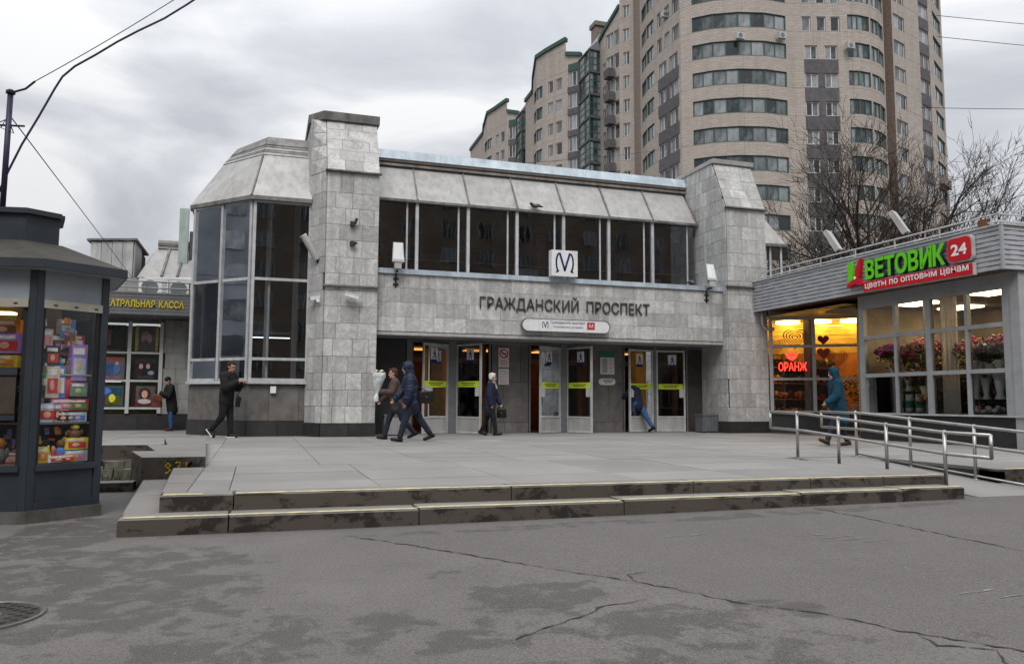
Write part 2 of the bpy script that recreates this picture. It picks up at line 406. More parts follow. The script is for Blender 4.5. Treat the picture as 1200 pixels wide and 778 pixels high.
for i, (px, py, w, l_) in enumerate(((4.62, 5.95, .3, .035), (4.72, 5.8, .33, .03), (4.83, 5.68, .36, .035), (4.95, 5.55, .3, .03), (3.5, 6.3, .4, .05), (4.2, 3.9, .3, .03), (4.35, 3.75, .25, .025))):
    strip('paint_trace', [(px, py), (px + w, py + .02)], l_, M['chalk'], seed=20 + i, jag=.01, sub=.05)
pb = MB(); r_ = random.Random(5)
for i in range(800):
    px, py = r_.uniform(-2.5, 7), r_.uniform(2.8, 7.7); q = r_.uniform(.0025, .008)
    pb.ell((px, py, ground_z(px) + q * .3), (q, q * r_.uniform(.6, 1), q * .5), 5, 3, M['chalk'])
pb.build('grit', ground, kind='stuff')
# manhole
mh = thing('manhole_cover', 'round cast iron manhole cover sunk in the asphalt, worn smooth in its middle', 'manhole cover', (-1.44, 5.16, 0))
x = MB(); M['iron'] = mat('cast_iron', (.05, .044, .04), .6, .4, 9, 60, 0, .3, local=True); M['ironrim'] = mat('worn_iron_rim', (.15, .145, .14), .5, .3, 9, 60, 0, .5, local=True)
x.lathe((0, 0, 0), [(.0, .345), (.012, .345), (.014, .327), (.006, .32), (.006, .318)], 40, M['ironrim']); x.build('rim', mh)
x = MB(); x.lathe((0, 0, 0), [(0, .318), (.009, .315)], 36, M['iron']); cov = x.build('cover', mh)
for i in range(-6, 7):
    for j in range(-6, 7):
        if .15 < math.hypot(i, j) * .045 < .29:
            q = MB(); q.box((i * .045 - .015, j * .045 - .008, .009), (i * .045 + .015, j * .045 + .008, .014), M['iron'])
            if (i + j) % 2 == 0: x.box((i * .045 - .016, j * .045 - .007, .008), (i * .045 + .016, j * .045 + .007, .014), M['iron'])
bpy.data.objects.remove(cov); x.build('cover', mh)
x = MB(); x.lathe((0, 0, .0), [(.008, .13), (.0125, .125)], 24, mat('cement_patch', (.11, .105, .095), .9, .2, local=True)); x.build('centre_patch', mh)

# ================================================================== PLATFORM, STEPS, RAMP
def slab_mat():
    b = NB('paving_granite'); P = b.pos()
    r = b.n('ShaderNodeObjectInfo').outputs['Random']
    c = b.mix(b.ramp(b.noise(P, .8, 5, .6), (.32, 0), (.68, 1)), (.215, .207, .20), (.27, .262, .255))
    fine = b.noise(P, 120, 3, .7)
    c = b.mix(b.math('MULTIPLY', b.ramp(fine, (.5, 0), (.7, 1)), .3), c, (.12, .115, .11))
    st = b.ramp(b.noise(P, 3.2, 6, .7, .5), (.6, 0), (.78, 1)); c = b.mix(b.math('MULTIPLY', st, .35), c, (.12, .11, .10))
    f = b.math('ADD', b.math('MULTIPLY', r, .2), .9); cb = b.n('ShaderNodeCombineColor')
    for i in range(3): b.l(f, cb.inputs[i])
    c = b.mix(1., c, cb.outputs[0], 'MULTIPLY'); b.bsdf(c, .8, 0, .3, fine, .3, .004); return b.m
M['paving'] = slab_mat()
def step_mat():
    b = NB('step_stone'); P = b.pos(); r = b.n('ShaderNodeObjectInfo').outputs['Random']
    g_ = b.n('ShaderNodeNewGeometry'); fine = b.noise(P, 110, 3, .7)
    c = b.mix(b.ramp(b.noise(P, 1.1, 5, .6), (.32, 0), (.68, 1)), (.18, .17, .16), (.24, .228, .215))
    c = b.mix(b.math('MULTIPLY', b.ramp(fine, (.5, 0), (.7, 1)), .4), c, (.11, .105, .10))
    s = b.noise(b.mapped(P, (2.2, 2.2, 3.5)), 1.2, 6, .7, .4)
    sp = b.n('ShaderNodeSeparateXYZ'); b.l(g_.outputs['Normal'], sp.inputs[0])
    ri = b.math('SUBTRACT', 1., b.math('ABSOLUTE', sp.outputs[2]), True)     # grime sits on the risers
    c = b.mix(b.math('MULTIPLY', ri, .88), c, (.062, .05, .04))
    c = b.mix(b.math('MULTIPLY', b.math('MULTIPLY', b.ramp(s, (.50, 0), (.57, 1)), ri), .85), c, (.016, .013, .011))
    f = b.math('ADD', b.math('MULTIPLY', r, .14), .93); cb = b.n('ShaderNodeCombineColor')
    for i in range(3): b.l(f, cb.inputs[i])
    c = b.mix(1., c, cb.outputs[0], 'MULTIPLY'); b.bsdf(c, .85, 0, .3, fine, .4, .006); return b.m
M['stepstone'] = step_mat()
def yellow_mat():
    b = NB('worn_yellow_line'); P = b.pos()
    n = b.ramp(b.noise(P, 9, 6, .7), (.40, 0), (.58, 1))
    c = b.mix(b.math('MULTIPLY', n, .75), (.62, .55, .29), (.33, .31, .25)); b.bsdf(c, .85, 0, .2); return b.m
M['yellow'] = yellow_mat()
PZ = .31
YF = lambda x: 8.1 - .03 * (x + .83)          # front edge of the upper step
pf = struct(link('platform', None))
base = MB()      # bedding under the slabs, 8 mm lower than their tops
base.prism([(-.60, 8.35, 0), (8.25, 8.05, 0), (8.25, 24, 0), (-.60, 24, 0)], (0, 0, PZ - .035), M['grout'])
base.box((-16, 17.35, 0), (-.601, 40, PZ - .035), M['grout'])
base.box((8.251, 11, 0), (40, 40, PZ - .036), M['grout'])
base.box((9.8, 8.6, 0), (40, 10.999, PZ - .037), M['grout'])
base.build('bedding', pf)
def pave(x0, x1, y0, y1, w, d, seed, off=.5, jit=.0):
    r = random.Random(seed); y = y0; i = 0
    while y < y1 - .02:
        h = min(d, y1 - y); x = x0 - (off * w if i % 2 else 0)
        while x < x1 - .02:
            a, b_ = max(x, x0), min(x + w, x1)
            if b_ - a > .03:
                dz = r.uniform(-.002, .002)
                slab('paving_slab', M['paving'], (a + .005, y + .005, PZ - .032), (b_ - a - .01, 0, 0), (0, h - .01, 0), (0, 0, .032 + dz), pf)
            x += w
        y += h; i += 1
def front_slabs():      # first row follows the slightly skewed front edge
    x = -.22
    while x < 8.22:
        a, b_ = x, min(x + 1.5, 8.25)
        z = MB(); z.prism([(a + .003, YF(a) + .33, PZ - .032), (b_ - .003, YF(b_) + .33, PZ - .032), (b_ - .003, 9.197, PZ - .032), (a + .003, 9.197, PZ - .032)], (0, 0, .032), M['paving'])
        z.build('paving_slab', pf); x += 1.5
front_slabs()
pave(-.22, 8.25, 9.2, 11.4, 1.5, 1.1, 1, 0)
pave(-.61, 8.25, 11.4, 19.9, 1.5, 1.06, 2, .0)
pave(8.251, 14.1, 11.0, 19.9, 1.5, 1.11, 3, .0)
pave(9.85, 14.6, 8.6, 10.998, 1.5, 1.2, 4, .0)
pave(-9, -.612, 17.4, 25.6, 1.5, 1.05, 5, .0)
bk = MB(); bk.box((-.61, 19.9, PZ - .034), (20, 26, PZ - .003), M['paving']); bk.box((14.1, 8.6, PZ - .034), (24, 19.9, PZ - .0035), M['paving']); bk.build('inner_paving', pf)
# left edge stones between the steps and the low wall
for a, b_ in ((8.42, 9.55), (9.55, 10.6), (10.6, 11.55)):
    slab('paving_slab', M['paving'], (-.605, a + .003, PZ - .032), (.38, 0, 0), (0, b_ - a - .006, 0), (0, 0, .032), pf)
st = struct(link('steps', None))
def kstone(p, z0, z1, name='kerb_stone'):
    g_ = random.Random(int(p[0][0] * 977) + int(p[0][1] * 31)); a_, b0 = Vector(p[0]), Vector(p[1]); ns = max(2, int((b0 - a_).length / .16)); fr = []
    for i in range(1, ns):      # worn, chipped front arris
        q = a_.lerp(b0, i / ns); fr.append((q.x, q.y + max(0, g_.gauss(.002, .004)) + (.018 if g_.random() < .08 else 0)))
    p = [p[0]] + fr + list(p[1:])
    z = MB(); k = len(p); bv = .012
    c = Vector((sum(q[0] for q in p) / k, sum(q[1] for q in p) / k, 0))
    lo = [Vector((q[0], q[1], z0)) for q in p]; mid_ = [Vector((q[0], q[1], z1 - bv)) for q in p]
    top = []
    for q in p:
        d = Vector((c.x - q[0], c.y - q[1], 0)); top.append(Vector((q[0] + math.copysign(bv, d.x), q[1] + math.copysign(bv, d.y), z1)))
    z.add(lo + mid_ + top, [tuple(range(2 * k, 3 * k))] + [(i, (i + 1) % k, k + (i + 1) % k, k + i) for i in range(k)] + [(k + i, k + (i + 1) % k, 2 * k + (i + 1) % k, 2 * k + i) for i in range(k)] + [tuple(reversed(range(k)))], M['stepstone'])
    return z.build(name, st)
def ystrip(xa, xb, yf, z):
    n = max(2, int((xb - xa) / .1)); r = random.Random(int(xa * 100)); V = []; F = []
    for i in range(n + 1):
        x_ = xa + (xb - xa) * i / n; V += [(x_, yf(x_) + .013, z), (x_, yf(x_) + .105 + r.uniform(-.008, .008), z)]
    for i in range(n): F.append((2 * i, 2 * i + 2, 2 * i + 3, 2 * i + 1))
    q = MB(); q.add(V, F, M['yellow']); q.build('yellow_line', st)
ux = [-.83, -.17, 2.6, 4.75, 6.3, 7.35, 8.28]
for a, b_ in zip(ux, ux[1:]):
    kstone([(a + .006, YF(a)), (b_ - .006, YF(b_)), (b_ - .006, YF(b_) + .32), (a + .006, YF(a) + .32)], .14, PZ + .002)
ystrip(-.80, -.45, YF, PZ + .006); ystrip(-.15, 8.25, YF, PZ + .006)
for a, b_ in ((8.43, 9.3), (9.3, 10.4), (10.4, 11.37)):
    k = -.83 - .055 * (a - 8.1); k2 = -.83 - .055 * (b_ - 8.1)
    kstone([(k, a), (-.61, a), (-.61, b_ - .006), (k2, b_ - .006)], .14, PZ + .001)
YL = lambda x: YF(x) - .36
lx = [-1.13, -.2, 1.55, 3.72, 5.9, 7.3, 8.20]
for a, b_ in zip(lx, lx[1:]):
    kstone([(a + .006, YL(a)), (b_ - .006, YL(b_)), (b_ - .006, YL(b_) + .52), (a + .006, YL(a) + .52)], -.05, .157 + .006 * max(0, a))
    ystrip(max(a, -1.08), b_ - .01, YL, .162 + .006 * max(0, a))
for a, b_ in ((8.13, 9.6), (9.6, 11.55)):
    k = -1.13 - .07 * (a - 7.9); k2 = -1.13 - .07 * (b_ - 7.9)
    kstone([(k, a), (-.62, a), (-.62, b_ - .006), (k2, b_ - .006)], -.05, .155)
# low granite wall with yellow scrawl, planter kerb and bed on the left
for a, b_ in ((11.46, 13.4), (13.4, 15.3), (15.3, 17.39)):
    k = -.62 - .054 * (a - 11.5); k2 = -.62 - .054 * (b_ - 11.5)
    z = MB(); z.prism([(k, a, 0), (-.613, a, 0), (-.613, b_ - .006, 0), (k2, b_ - .006, 0)], (0, 0, PZ - .001), M['paving']); z.build('paving_slab', pf)
lw = thing('low_wall', 'low stone wall block with yellow scrawled paint beside the steps', 'low wall', (-1.0, 11.5, 0), site=True)
for k_, (a, b_) in enumerate(((11.46, 12.9), (12.9, 14.6), (14.6, 17.34))):
    z = MB(); k = -.62 - .06 * (a - 11.5) * .9; k2 = -.62 - .06 * (b_ - 11.5) * .9
    z.prism([(-1.4, a, 0), (k, a, 0), (k2, b_ - .006, 0), (-1.72, b_ - .006, 0)], (0, 0, .445), M['stepstone']); z.build('coping_stone', lw)
sc_ = MB(); M['scrawl'] = mat('yellow_scrawl', (.36, .25, .02), .8, .5, 14, 60)
def stroke(mb, pts, o, u, v, s, w, m, d=.004):
    P = [Vector(o) + Vector(u) * (p[0] * s) + Vector(v) * (p[1] * s) for p in pts]; n = Vector(u).cross(Vector(v)).normalized()
    for a, c in zip(P, P[1:]):
        t = (c - a).normalized(); q = n.cross(t) * w / 2; e_ = t * w * .4
        mb.add([a - q - e_ + n * d, a + q - e_ + n * d, c + q + e_ + n * d, c - q + e_ + n * d], [(0, 1, 2, 3)], m)
GL = {'9': [(.5, .5), (.1, .55), (.1, .95), (.5, .95), (.5, .5), (.45, .05), (.15, 0)], '2': [(.05, .85), (.3, 1), (.5, .75), (.05, 0), (.55, 0)], 'k': [(.05, 1), (.05, 0), (.05, .45), (.5, .95), (.1, .5), (.5, 0)]}
for i, ch in enumerate('92k'): stroke(sc_, GL[ch], (-1.12 + i * .13, 11.455, .24 + .02 * (i % 2)), X, Z, .13, .022, M['scrawl'], .003)
for i in range(9): stroke(sc_, [(0, 0), (.5, .1)], (-1.37 + .03 * i, 11.455, .03 + .02 * (i % 3)), X, Z, .1, .03, M['scrawl'], .003 + .0004 * i)
sc_.build('painted_scrawl', lw)
pk = struct(link('planter_bed', None))
boxo('back_kerb', (-9, 17.15, 0), (-1.75, 17.34, .312), M['stepstone'], pk)
q = MB(); q.box((-9, 11.9, 0), (-1.41, 17.14, .05), M['soil']); q.build('soil', pk)
for i in range(6): kx = -1.5 - .75 * (i + 1); slab('kerb_stone', M['stepstone'], (kx + .005, 11.5, -.02), (.74, 0, 0), (0, .34, 0), (0, 0, .14), pk)
M['mossstone'] = mat('mossy_stone', (.17, .16, .125), .9, .45, 9, 60, .25, bump=.8, bdist=.02)
r_ = random.Random(3)
for i in range(7):
    for j in range(2):
        w = .27; kx = -1.72 - .28 * i - .14 * j
        slab('mossy_block', M['mossstone'], (kx - w, 13.2 + .06 * j, .04 + .12 * j), (w - .012, 0, 0), (0, .16, 0), (0, r_.uniform(-.01, .01), .115), pk)
gm = MB(); M['moss'] = mat('moss_tuft', (.075, .085, .025), .95, .5, 12, 60)
for i in range(240):
    px, py = r_.uniform(-3.6, -1.5), r_.uniform(12.0, 13.2); h = r_.uniform(.03, .1); a = r_.uniform(0, 6.28); w = .012
    gm.add([(px - w * math.cos(a), py - w * math.sin(a), .045), (px + w * math.cos(a), py + w * math.sin(a), .045), (px + r_.uniform(-.03, .03), py + r_.uniform(-.03, .03), .045 + h)], [(0, 1, 2)], M['moss'])
tag(gm.build('weeds', kind='stuff'), 'short weeds and moss on the soil of the planter bed', 'weeds')
# ramp: falls towards the viewer between the two handrails
rp = MB(); rp.prism([(8.47, 10.95, 0), (8.47, 7.5, 0), (8.47, 7.5, .07), (8.47, 10.9, PZ)], (1.33, 0, 0), M['paving']); rmp = struct(rp.build('ramp'))
boxo('edge_kerb', (9.72, 8.3, 0), (9.84, 10.99, PZ - .03), M['granite_dark'], rmp)
boxo('step_riser', (9.72, 8.3, 0), (16, 8.6, PZ - .001), M['stepstone'], rmp); ys_ = MB(); ys_.box((9.9, 8.32, PZ), (14, 8.38, PZ + .003), M['yellow']); ys_.build('yellow_line', rmp)
def rz_(y): return .07 + (PZ - .07) * min(1, max(0, (y - 7.5) / 3.4))
def handrail(x, ys_, y0, y1, label, low=True):
    t = thing('handrail', label, 'handrail', (x, ys_[0], rz_(ys_[0])), 'steel handrails of the ramp', site=True)
    zt = lambda y: rz_(min(y, 10.9)) + (.74 if y < 10.9 else .74)
    for y_ in ys_:
        q = MB(); q.tube([(x, y_, rz_(y_) - .02), (x, y_, zt(y_) + .03)], .024, 12, M['steel']); q.lathe((x, y_, rz_(y_)), [(0, .05), (.008, .05), (.009, .02)], 12, M['steel']); q.build('post', t, True)
    for dz, nm in ((0, 'top_rail'), (-.27, 'middle_rail')):
        q = MB(); q.tube([(x, y0, zt(y0) + dz), (x, ys_[0] - .2, zt(ys_[0] - .2) + dz), (x, ys_[-1], zt(ys_[-1]) + dz), (x, y1, zt(ys_[-1]) + dz - .01)], .022, 12, M['steel']); q.build(nm, t, True)
    for y_, zz in ((y0, zt(y0)), (y1, zt(ys_[-1]) - .01)):
        q = MB(); q.tube([(x, y_, zz + .01), (x, y_, zz - .28)], .022, 10, M['steel']); q.build('end_bend', t, True)
    if low:
        q = MB(); q.tube([(x, ys_[0], rz_(ys_[0]) + .05), (x, ys_[-1], rz_(ys_[-1]) + .05)], .014, 8, M['steel']); q.build('foot_rail', t, True)
handrail(8.4, [10.8, 9.85, 8.9, 7.92], 11.5, 7.25, 'steel tube handrail of the ramp next to the steps, on the outer side', False)
q = MB(); q.tube([(8.4, 10.8, PZ + .02), (8.75, 10.1, PZ + .012)], .014, 8, M['steel'])
handrail(9.66, [10.9, 9.75, 8.6, 7.45], 11.75, 5.9, 'steel tube handrail of the ramp nearer the flower shop wall')

# ================================================================== METRO STATION
stn = thing('metro_station', 'marble clad metro station building with glazed corner bay and six glass doors', 'metro station', (8, 20, PZ), site=True)
YB, YG, YD = 20.2, 21.6, 21.4
# --- piers
def pier(xl, xr, left_poly_back, ztop=8.55, side='L'):
    lx2, ly2 = left_poly_back
    core = MB()
    f0, f1 = Vector((xl, 19.98, PZ)), Vector((xr, 19.98, PZ))
    sl_ = Vector((0, .7, 1.5)); zb = 7.0
    # core solid: front with sloping head, splayed flank
    pts = lambda z, y: [(xl, y, z), (xr, y, z)]
    A = [(xl + .03, 19.98, .3), (xr - .03, 19.98, .3), (xr - .03, 22.6, .3), (lx2 + .03, 22.6, .3), (lx2 + .03, ly2, .3)]
    B = [(p[0], p[1], zb) for p in A]
    hx = (lx2 - xl) if abs(lx2 - xl) > .01 else 0
    Cc = [(xl + .03, 20.68, ztop - .02), (xr - .03, 20.68, ztop - .02), (xr - .03, 22.6, ztop - .02), (lx2 + .03, 22.6, ztop - .02), (lx2 + .03, max(ly2, 20.69), ztop - .02)]
    n = 5
    core.add(A + B + Cc, [(i, (i + 1) % n, n + (i + 1) % n, n + i) for i in range(n)] + [(n + i, n + (i + 1) % n, 2 * n + (i + 1) % n, 2 * n + i) for i in range(n)] + [tuple(range(2 * n, 3 * n))], M['grout'])
    pr = core.build('pier', stn)
    rows = [.42, .40, .43, .41, .44, .40]
    W_ = xr - xl
    slab('granite_slab', M['granite_dark'], (xl - .02, 19.93, PZ), (W_ / 2 + .01, 0, 0), (0, 0, .33), (0, .06, 0), pr)
    slab('granite_slab', M['granite_dark'], (xl + W_ / 2, 19.93, PZ), (W_ / 2 + .01, 0, 0), (0, 0, .33), (0, .06, 0), pr)
    tiles(pr, (xl, 19.98, PZ + .335), X, Z, -Y, rect(W_, 6.35), rows, (.3, .62), M['marble'], seed=7 if side == 'L' else 8)
    d = Vector((0, .7, 1.55)); ln = d.length; d.normalize()
    tiles(pr, (xl, 19.975, 7.02), X, d, Vector((0, -d.z, d.y)), rect(W_, ln - .02), [.36, .33, .35, .34, .33], (.35, .7), M['marble'], seed=17 if side == 'L' else 18)
    # flank
    u = Vector((lx2 - xl, ly2 - 19.98, 0)); w1 = u.length; u.normalize(); nn = Vector((u.y, -u.x, 0)); nn = nn if nn.x < 0 else -nn
    slab('granite_slab', M['granite_dark'], Vector((xl, 19.98, PZ)) + nn * .055 , u * w1, (0, 0, .33), -nn * .05, pr)
    if side == 'L':
        tiles(pr, (xl, 19.98, PZ + .335), u, Z, nn, rect(w1, 6.35), rows, (.3, .5), M['marble'], seed=9)
        qa, qb, qc, qd = Vector((xl, 19.975, 7.0)), Vector((lx2, ly2, 7.0)), Vector((lx2, 20.70, 8.53)), Vector((xl, 20.67, 8.53))
        for i in range(4):
            f0, f1 = i / 4 + .003, (i + 1) / 4 - .003; e_ = [qa.lerp(qd, f0), qb.lerp(qc, f0), qb.lerp(qc, f1), qa.lerp(qd, f1)]
            nq = (e_[1] - e_[0]).cross(e_[3] - e_[0]).normalized(); nq = nq if nq.x < 0 else -nq
            z = MB(); z.add([p - nq * .05 for p in e_] + [p + nq * .03 for p in e_], BF, M['marble']); z.build('stone_tile', pr)
        tiles(pr, (lx2, ly2, 6.2), Vector((-.04, 1, 0)).normalized(), Z, -X, [(0, 0), (1.9, 0), (1.9, 2.0), (0, 2.32)], rows, (.35, .6), M['marble'], seed=11)
    else:
        tiles(pr, (xl, 19.98, PZ + .335), Y, Z, -X, [(0, 0), (2.6, 0), (2.6, 7.9), (.7, 7.9), (0, 6.36)], rows, (.3, .55), M['marble'], seed=12)
    # drip ledges and cap
    for z_ in (4.06, 7.0) if side == 'L' else (4.62, 7.0):
        boxo('drip_ledge', (xl - .05, 19.86, z_), (xr + .05, 19.99, z_ + .035), M['zinc_dark'], pr)
    c = MB(); zz = ztop
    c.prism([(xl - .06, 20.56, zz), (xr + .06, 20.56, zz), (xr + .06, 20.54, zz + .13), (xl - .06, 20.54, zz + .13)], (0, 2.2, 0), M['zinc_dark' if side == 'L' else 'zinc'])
    if side == 'L':
        c = MB(); c.add([(xl - .08, 20.56, zz), (xr + .06, 20.56, zz), (xr + .06, 22.7, zz), (lx2 - .1, 22.7, zz - .2), (lx2 - .1, 20.85, zz - .06),
                         (xl - .08, 20.54, zz + .22), (xr + .06, 20.54, zz + .22), (xr + .06, 22.7, zz + .22), (lx2 - .1, 22.7, zz + .02), (lx2 - .1, 20.85, zz + .16)],
                        [(4, 3, 2, 1, 0), (5, 6, 7, 8, 9), (0, 1, 6, 5), (1, 2, 7, 6), (2, 3, 8, 7), (3, 4, 9, 8), (4, 0, 5, 9)], M['zinc_dark'])
    c.build('cap', pr); return pr
pl = pier(1.55, 2.87, (1.2, 20.62), side='L')
pr_ = pier(13.2, 14.55, (13.2, 22.6), 8.55, side='R')
# --- facade band with the name
fb = boxo('facade_band', (2.9, YB + .03, 2.98), (13.17, YB + .35, 4.5), M['grout'], stn)
tiles(fb, (2.9, YB + .03, 3.0), X, Z, -Y, rect(10.27, 1.5), [.38, .38, .38, .36], (.58, .95), M['marble'], seed=21, gap=.005)
boxo('lintel_trim', (2.9, YB - .03, 2.9), (13.17, 21.35, 2.978), M['zinc'], stn)
lg = MB(); lg.prism([(2.9, YB - .06, 4.5), (2.9, YB - .06, 4.63), (2.9, YB + .1, 4.65), (2.9, YG + .1, 4.72), (2.9, YG + .1, 4.5)], (10.27, 0, 0), M['bluemetal']); lg.build('ledge', stn)
# --- upper glazing
mx = [2.72, 4.17, 5.66, 7.14, 8.61, 10.09, 11.58, 13.1]
for i, (a, b_) in enumerate(zip(mx, mx[1:])):
    f = MB(); zc0, zc1 = 4.72, 6.82
    if i: f.box((a - .045, YG - .07, zc0), (a + .045, YG + .06, zc1), M['alu'])
    f.box((a + .046, YG - .05, zc0), (b_ - .046, YG + .05, zc0 + .06), M['alu_dark']); f.box((a + .046, YG - .05, zc1 - .05), (b_ - .046, YG + .05, zc1), M['alu_dark'])
    k = b_ - .30; f.box((k, YG - .015, zc0 + .061), (k + .05, YG + .05, zc1 - .051), M['alu'])
    w = f.build('upper_window', stn)
    p = MB(); p.add([(a + .04, YG, zc0), (b_ - .04, YG, zc0), (b_ - .04, YG, zc1), (a + .04, YG, zc1)], [(0, 1, 2, 3)], M['glass']); p.build('pane', w)
# --- sloping zinc roof between the piers
zt0, zt1, y0, y1 = 6.83, 7.98, YG - .12, 22.3
for a, b_ in zip(mx, mx[1:]):
    dd = Vector((0, y1 - y0, zt1 - zt0)); nn = Vector((0, -dd.z, dd.y)).normalized()
    q = MB(); o = Vector((max(a, 2.88) + .012, y0, zt0)); q.obox(o, (min(b_, 13.15) - max(a, 2.88) - .024, 0, 0), dd, -nn * .04, M['zinc']); pn = q.build('roof_panel', stn)
    if a > 3:
        q = MB(); q.obox((a - .02, y0 - .01, zt0), (.04, 0, 0), dd, nn * .035, M['zinc_dark']); q.build('seam', pn)
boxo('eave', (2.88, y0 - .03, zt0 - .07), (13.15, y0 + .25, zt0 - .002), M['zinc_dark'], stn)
lb = MB()
for i, (z0, z1, yy, m) in enumerate(((7.985, 8.05, 22.2, 'zinc_dark'), (8.052, 8.11, 22.26, 'halltimber'), (8.112, 8.17, 22.2, 'zinc'))): lb.box((2.88, yy, z0), (13.15, 22.9, z1), M[m])
lb.build('roof_moulding', stn)
pq = MB(); pq.prism([(2.88, 22.14, 8.172), (2.88, 22.22, 8.45), (2.88, 23.2, 8.47), (2.88, 23.2, 8.172)], (10.27, 0, 0), M['bluemetal']); pq.build('roof_parapet', stn)
rf = MB(); rf.box((1.5, 22.9, 8.0), (14.5, 38, 8.17), M['zinc_dark']); rf.box((1.3, 37.6, .3), (14.6, 38, 8.1), M['hall']); rf.build('rear_block', stn)
# --- glazed corner bay
def bay(pts, zs, zg, seed, sub_m, flip=False):
    """pts: three plan points, outer edge first; facets pts[0]-pts[1]-pts[2]"""
    bb = None
    P = [Vector((*p, 0)) for p in pts]
    for a, b_ in zip(P, P[1:]):
        u = (b_ - a); ln = u.length; u.normalize(); n = Vector((u.y, -u.x, 0)); n = n if n.y < 0 else -n
        q = MB(); q.obox(a + Vector((0, 0, PZ)) - n * .2, u * ln, n * .15, Z * (zs - .08 - PZ), M['grout']); bb = q.build('bay_plinth', stn)
        tiles(bb, a + Vector((0, 0, PZ)) - n * .04, u, Z, n, rect(ln, .38), [.38], (.7, 1.0), M['granite_dark'], name='granite_slab', seed=seed, th=.06)
        tiles(bb, a + Vector((0, 0, PZ + .38)) - n * .04, u, Z, n, rect(ln, .9), [.9], (.5, .75), M['granite'], name='granite_slab', seed=seed + 1, th=.035)
        q = MB(); q.obox(a + Vector((0, 0, zs - .07)) - n * .1, u * ln, n * .2, Z * .07, M['alu']); q.build('sill', bb)

bz = (1.68, 6.28)
B0, B1, B2 = (-1.68, 22.15), (-.2, 20.65), (1.24, 20.63)
bay((B0, B1, B2), bz[0], bz[1], 31, None)
def bar(mb, a, b_, w, d, m):      # vertical or sloping bar between two points, square section
    a, b_ = Vector(a), Vector(b_); t = (b_ - a); s_ = Vector((w, 0, 0)); e_ = Vector((0, d, 0)); mb.obox(a - s_ / 2 - e_ / 2, s_, e_, t, m)
def facet(a, b_, cuts, name='bay_window'):
    a, b_ = Vector((*a, 0)), Vector((*b_, 0)); u = (b_ - a); ln = u.length; u.normalize(); n = Vector((u.y, -u.x, 0)); n = n if n.y < 0 else -n
    f = MB(); z0, z1 = bz
    for c in [0] + cuts + [1]:
        w = .075; s0 = min(max(c * ln - w / 2, .0), ln - w)
        f.obox(a + u * s0 - n * .04 + Z * z0, u * w, n * .09, Z * (z1 - z0), M['alu'])
    cc = [0] + cuts + [1]
    for c0, c1 in zip(cc, cc[1:]):
        for zz in (z0, 2.2, 4.22, z1 - .07):
            f.obox(a + u * (c0 * ln + .076) - n * .03 + Z * zz, u * ((c1 - c0) * ln - .152), n * .07, Z * .07, M['alu'])
        f.obox(a + u * (c0 * ln + (c1 - c0) * ln * .28) - n * .14 + Z * z0, u * .05, n * .06, Z * (z1 - z0), M['alu'])
    w_ = f.build(name, stn)
    for c0, c1 in zip(cc, cc[1:]):
        for za, zb in ((z0, 2.2), (2.2, 4.22), (4.22, z1)):
            p = MB(); p.add([a + u * (c0 * ln) + Z * za, a + u * (c1 * ln) + Z * za, a + u * (c1 * ln) + Z * zb, a + u * (c0 * ln) + Z * zb], [(0, 1, 2, 3)], M['glass']); p.build('pane', w_)
facet(B0, B1, [.5]); facet(B1, B2, [])
# bay roof
E0, E1, E2 = Vector((-1.82, 22.2, 6.36)), Vector((-.26, 20.5, 6.36)), Vector((1.22, 20.48, 6.36))
T0, T1, T2 = Vector((-1.05, 22.65, 7.66)), Vector((-.01, 21.30, 7.66)), Vector((1.22, 21.28, 7.66))
V0, V1, V2 = Vector((-.85, 22.9, 8.0)), Vector((.06, 21.52, 8.0)), Vector((1.22, 21.5, 8.0))
for a, b_, c, d in ((E0, E1, T1, T0), (E1, E2, T2, T1)):
    q = MB(); n = (b_ - a).cross(c - a).normalized(); n = n if n.z > 0 else -n
    q.add([a, b_, c, d, a - n * .05, b_ - n * .05, c - n * .05, d - n * .05], BF, M['zinc']); q.build('roof_panel', stn)
q = MB(); q.tube([E1, T1], .03, 6, M['zinc_dark']); q.build('seam', stn)
q = MB(); a_ = [E0, E1, E2]
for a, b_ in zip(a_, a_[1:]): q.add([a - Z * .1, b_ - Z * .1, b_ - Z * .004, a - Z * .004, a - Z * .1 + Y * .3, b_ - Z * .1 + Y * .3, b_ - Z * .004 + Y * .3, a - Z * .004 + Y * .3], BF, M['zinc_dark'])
q.build('eave', stn)
q = MB()
for i in range(4):        # ribbed band that carries the slope on, then a dark capping
    f0, f1 = i / 4, (i + .82) / 4; o_ = .03 if i % 2 else .0
    lo = [a.lerp(b_, f0) for a, b_ in ((T0, V0), (T1, V1), (T2, V2))]; hi_ = [a.lerp(b_, f1) for a, b_ in ((T0, V0), (T1, V1), (T2, V2))]
    for a, b_, c, d in ((lo[0], lo[1], hi_[1], hi_[0]), (lo[1], lo[2], hi_[2], hi_[1])):
        n = (b_ - a).cross(c - a).normalized(); n = n if n.z > 0 else -n
        q.add([a + n * .02, b_ + n * .02, c + n * .02, d + n * .02, a - n * .08, b_ - n * .08, c - n * .08, d - n * .08], BF, M['zinc_dark' if i % 2 else 'zinc'])
q.build('roof_moulding', stn)
q = MB(); w_ = [V0 + Vector((.14, .12, .27)), V1 + Vector((.05, .14, .27)), V2 + Vector((0, .14, .27))]
for a, b_, c, d in ((V0, V1, w_[1], w_[0]), (V1, V2, w_[2], w_[1])):
    n = (b_ - a).cross(c - a).normalized(); n = n if n.z > 0 else -n
    q.add([a + n * .03, b_ + n * .03, c, d, a - n * .1, b_ - n * .1, c - n * .1, d - n * .1], BF, M['zinc_dark'])
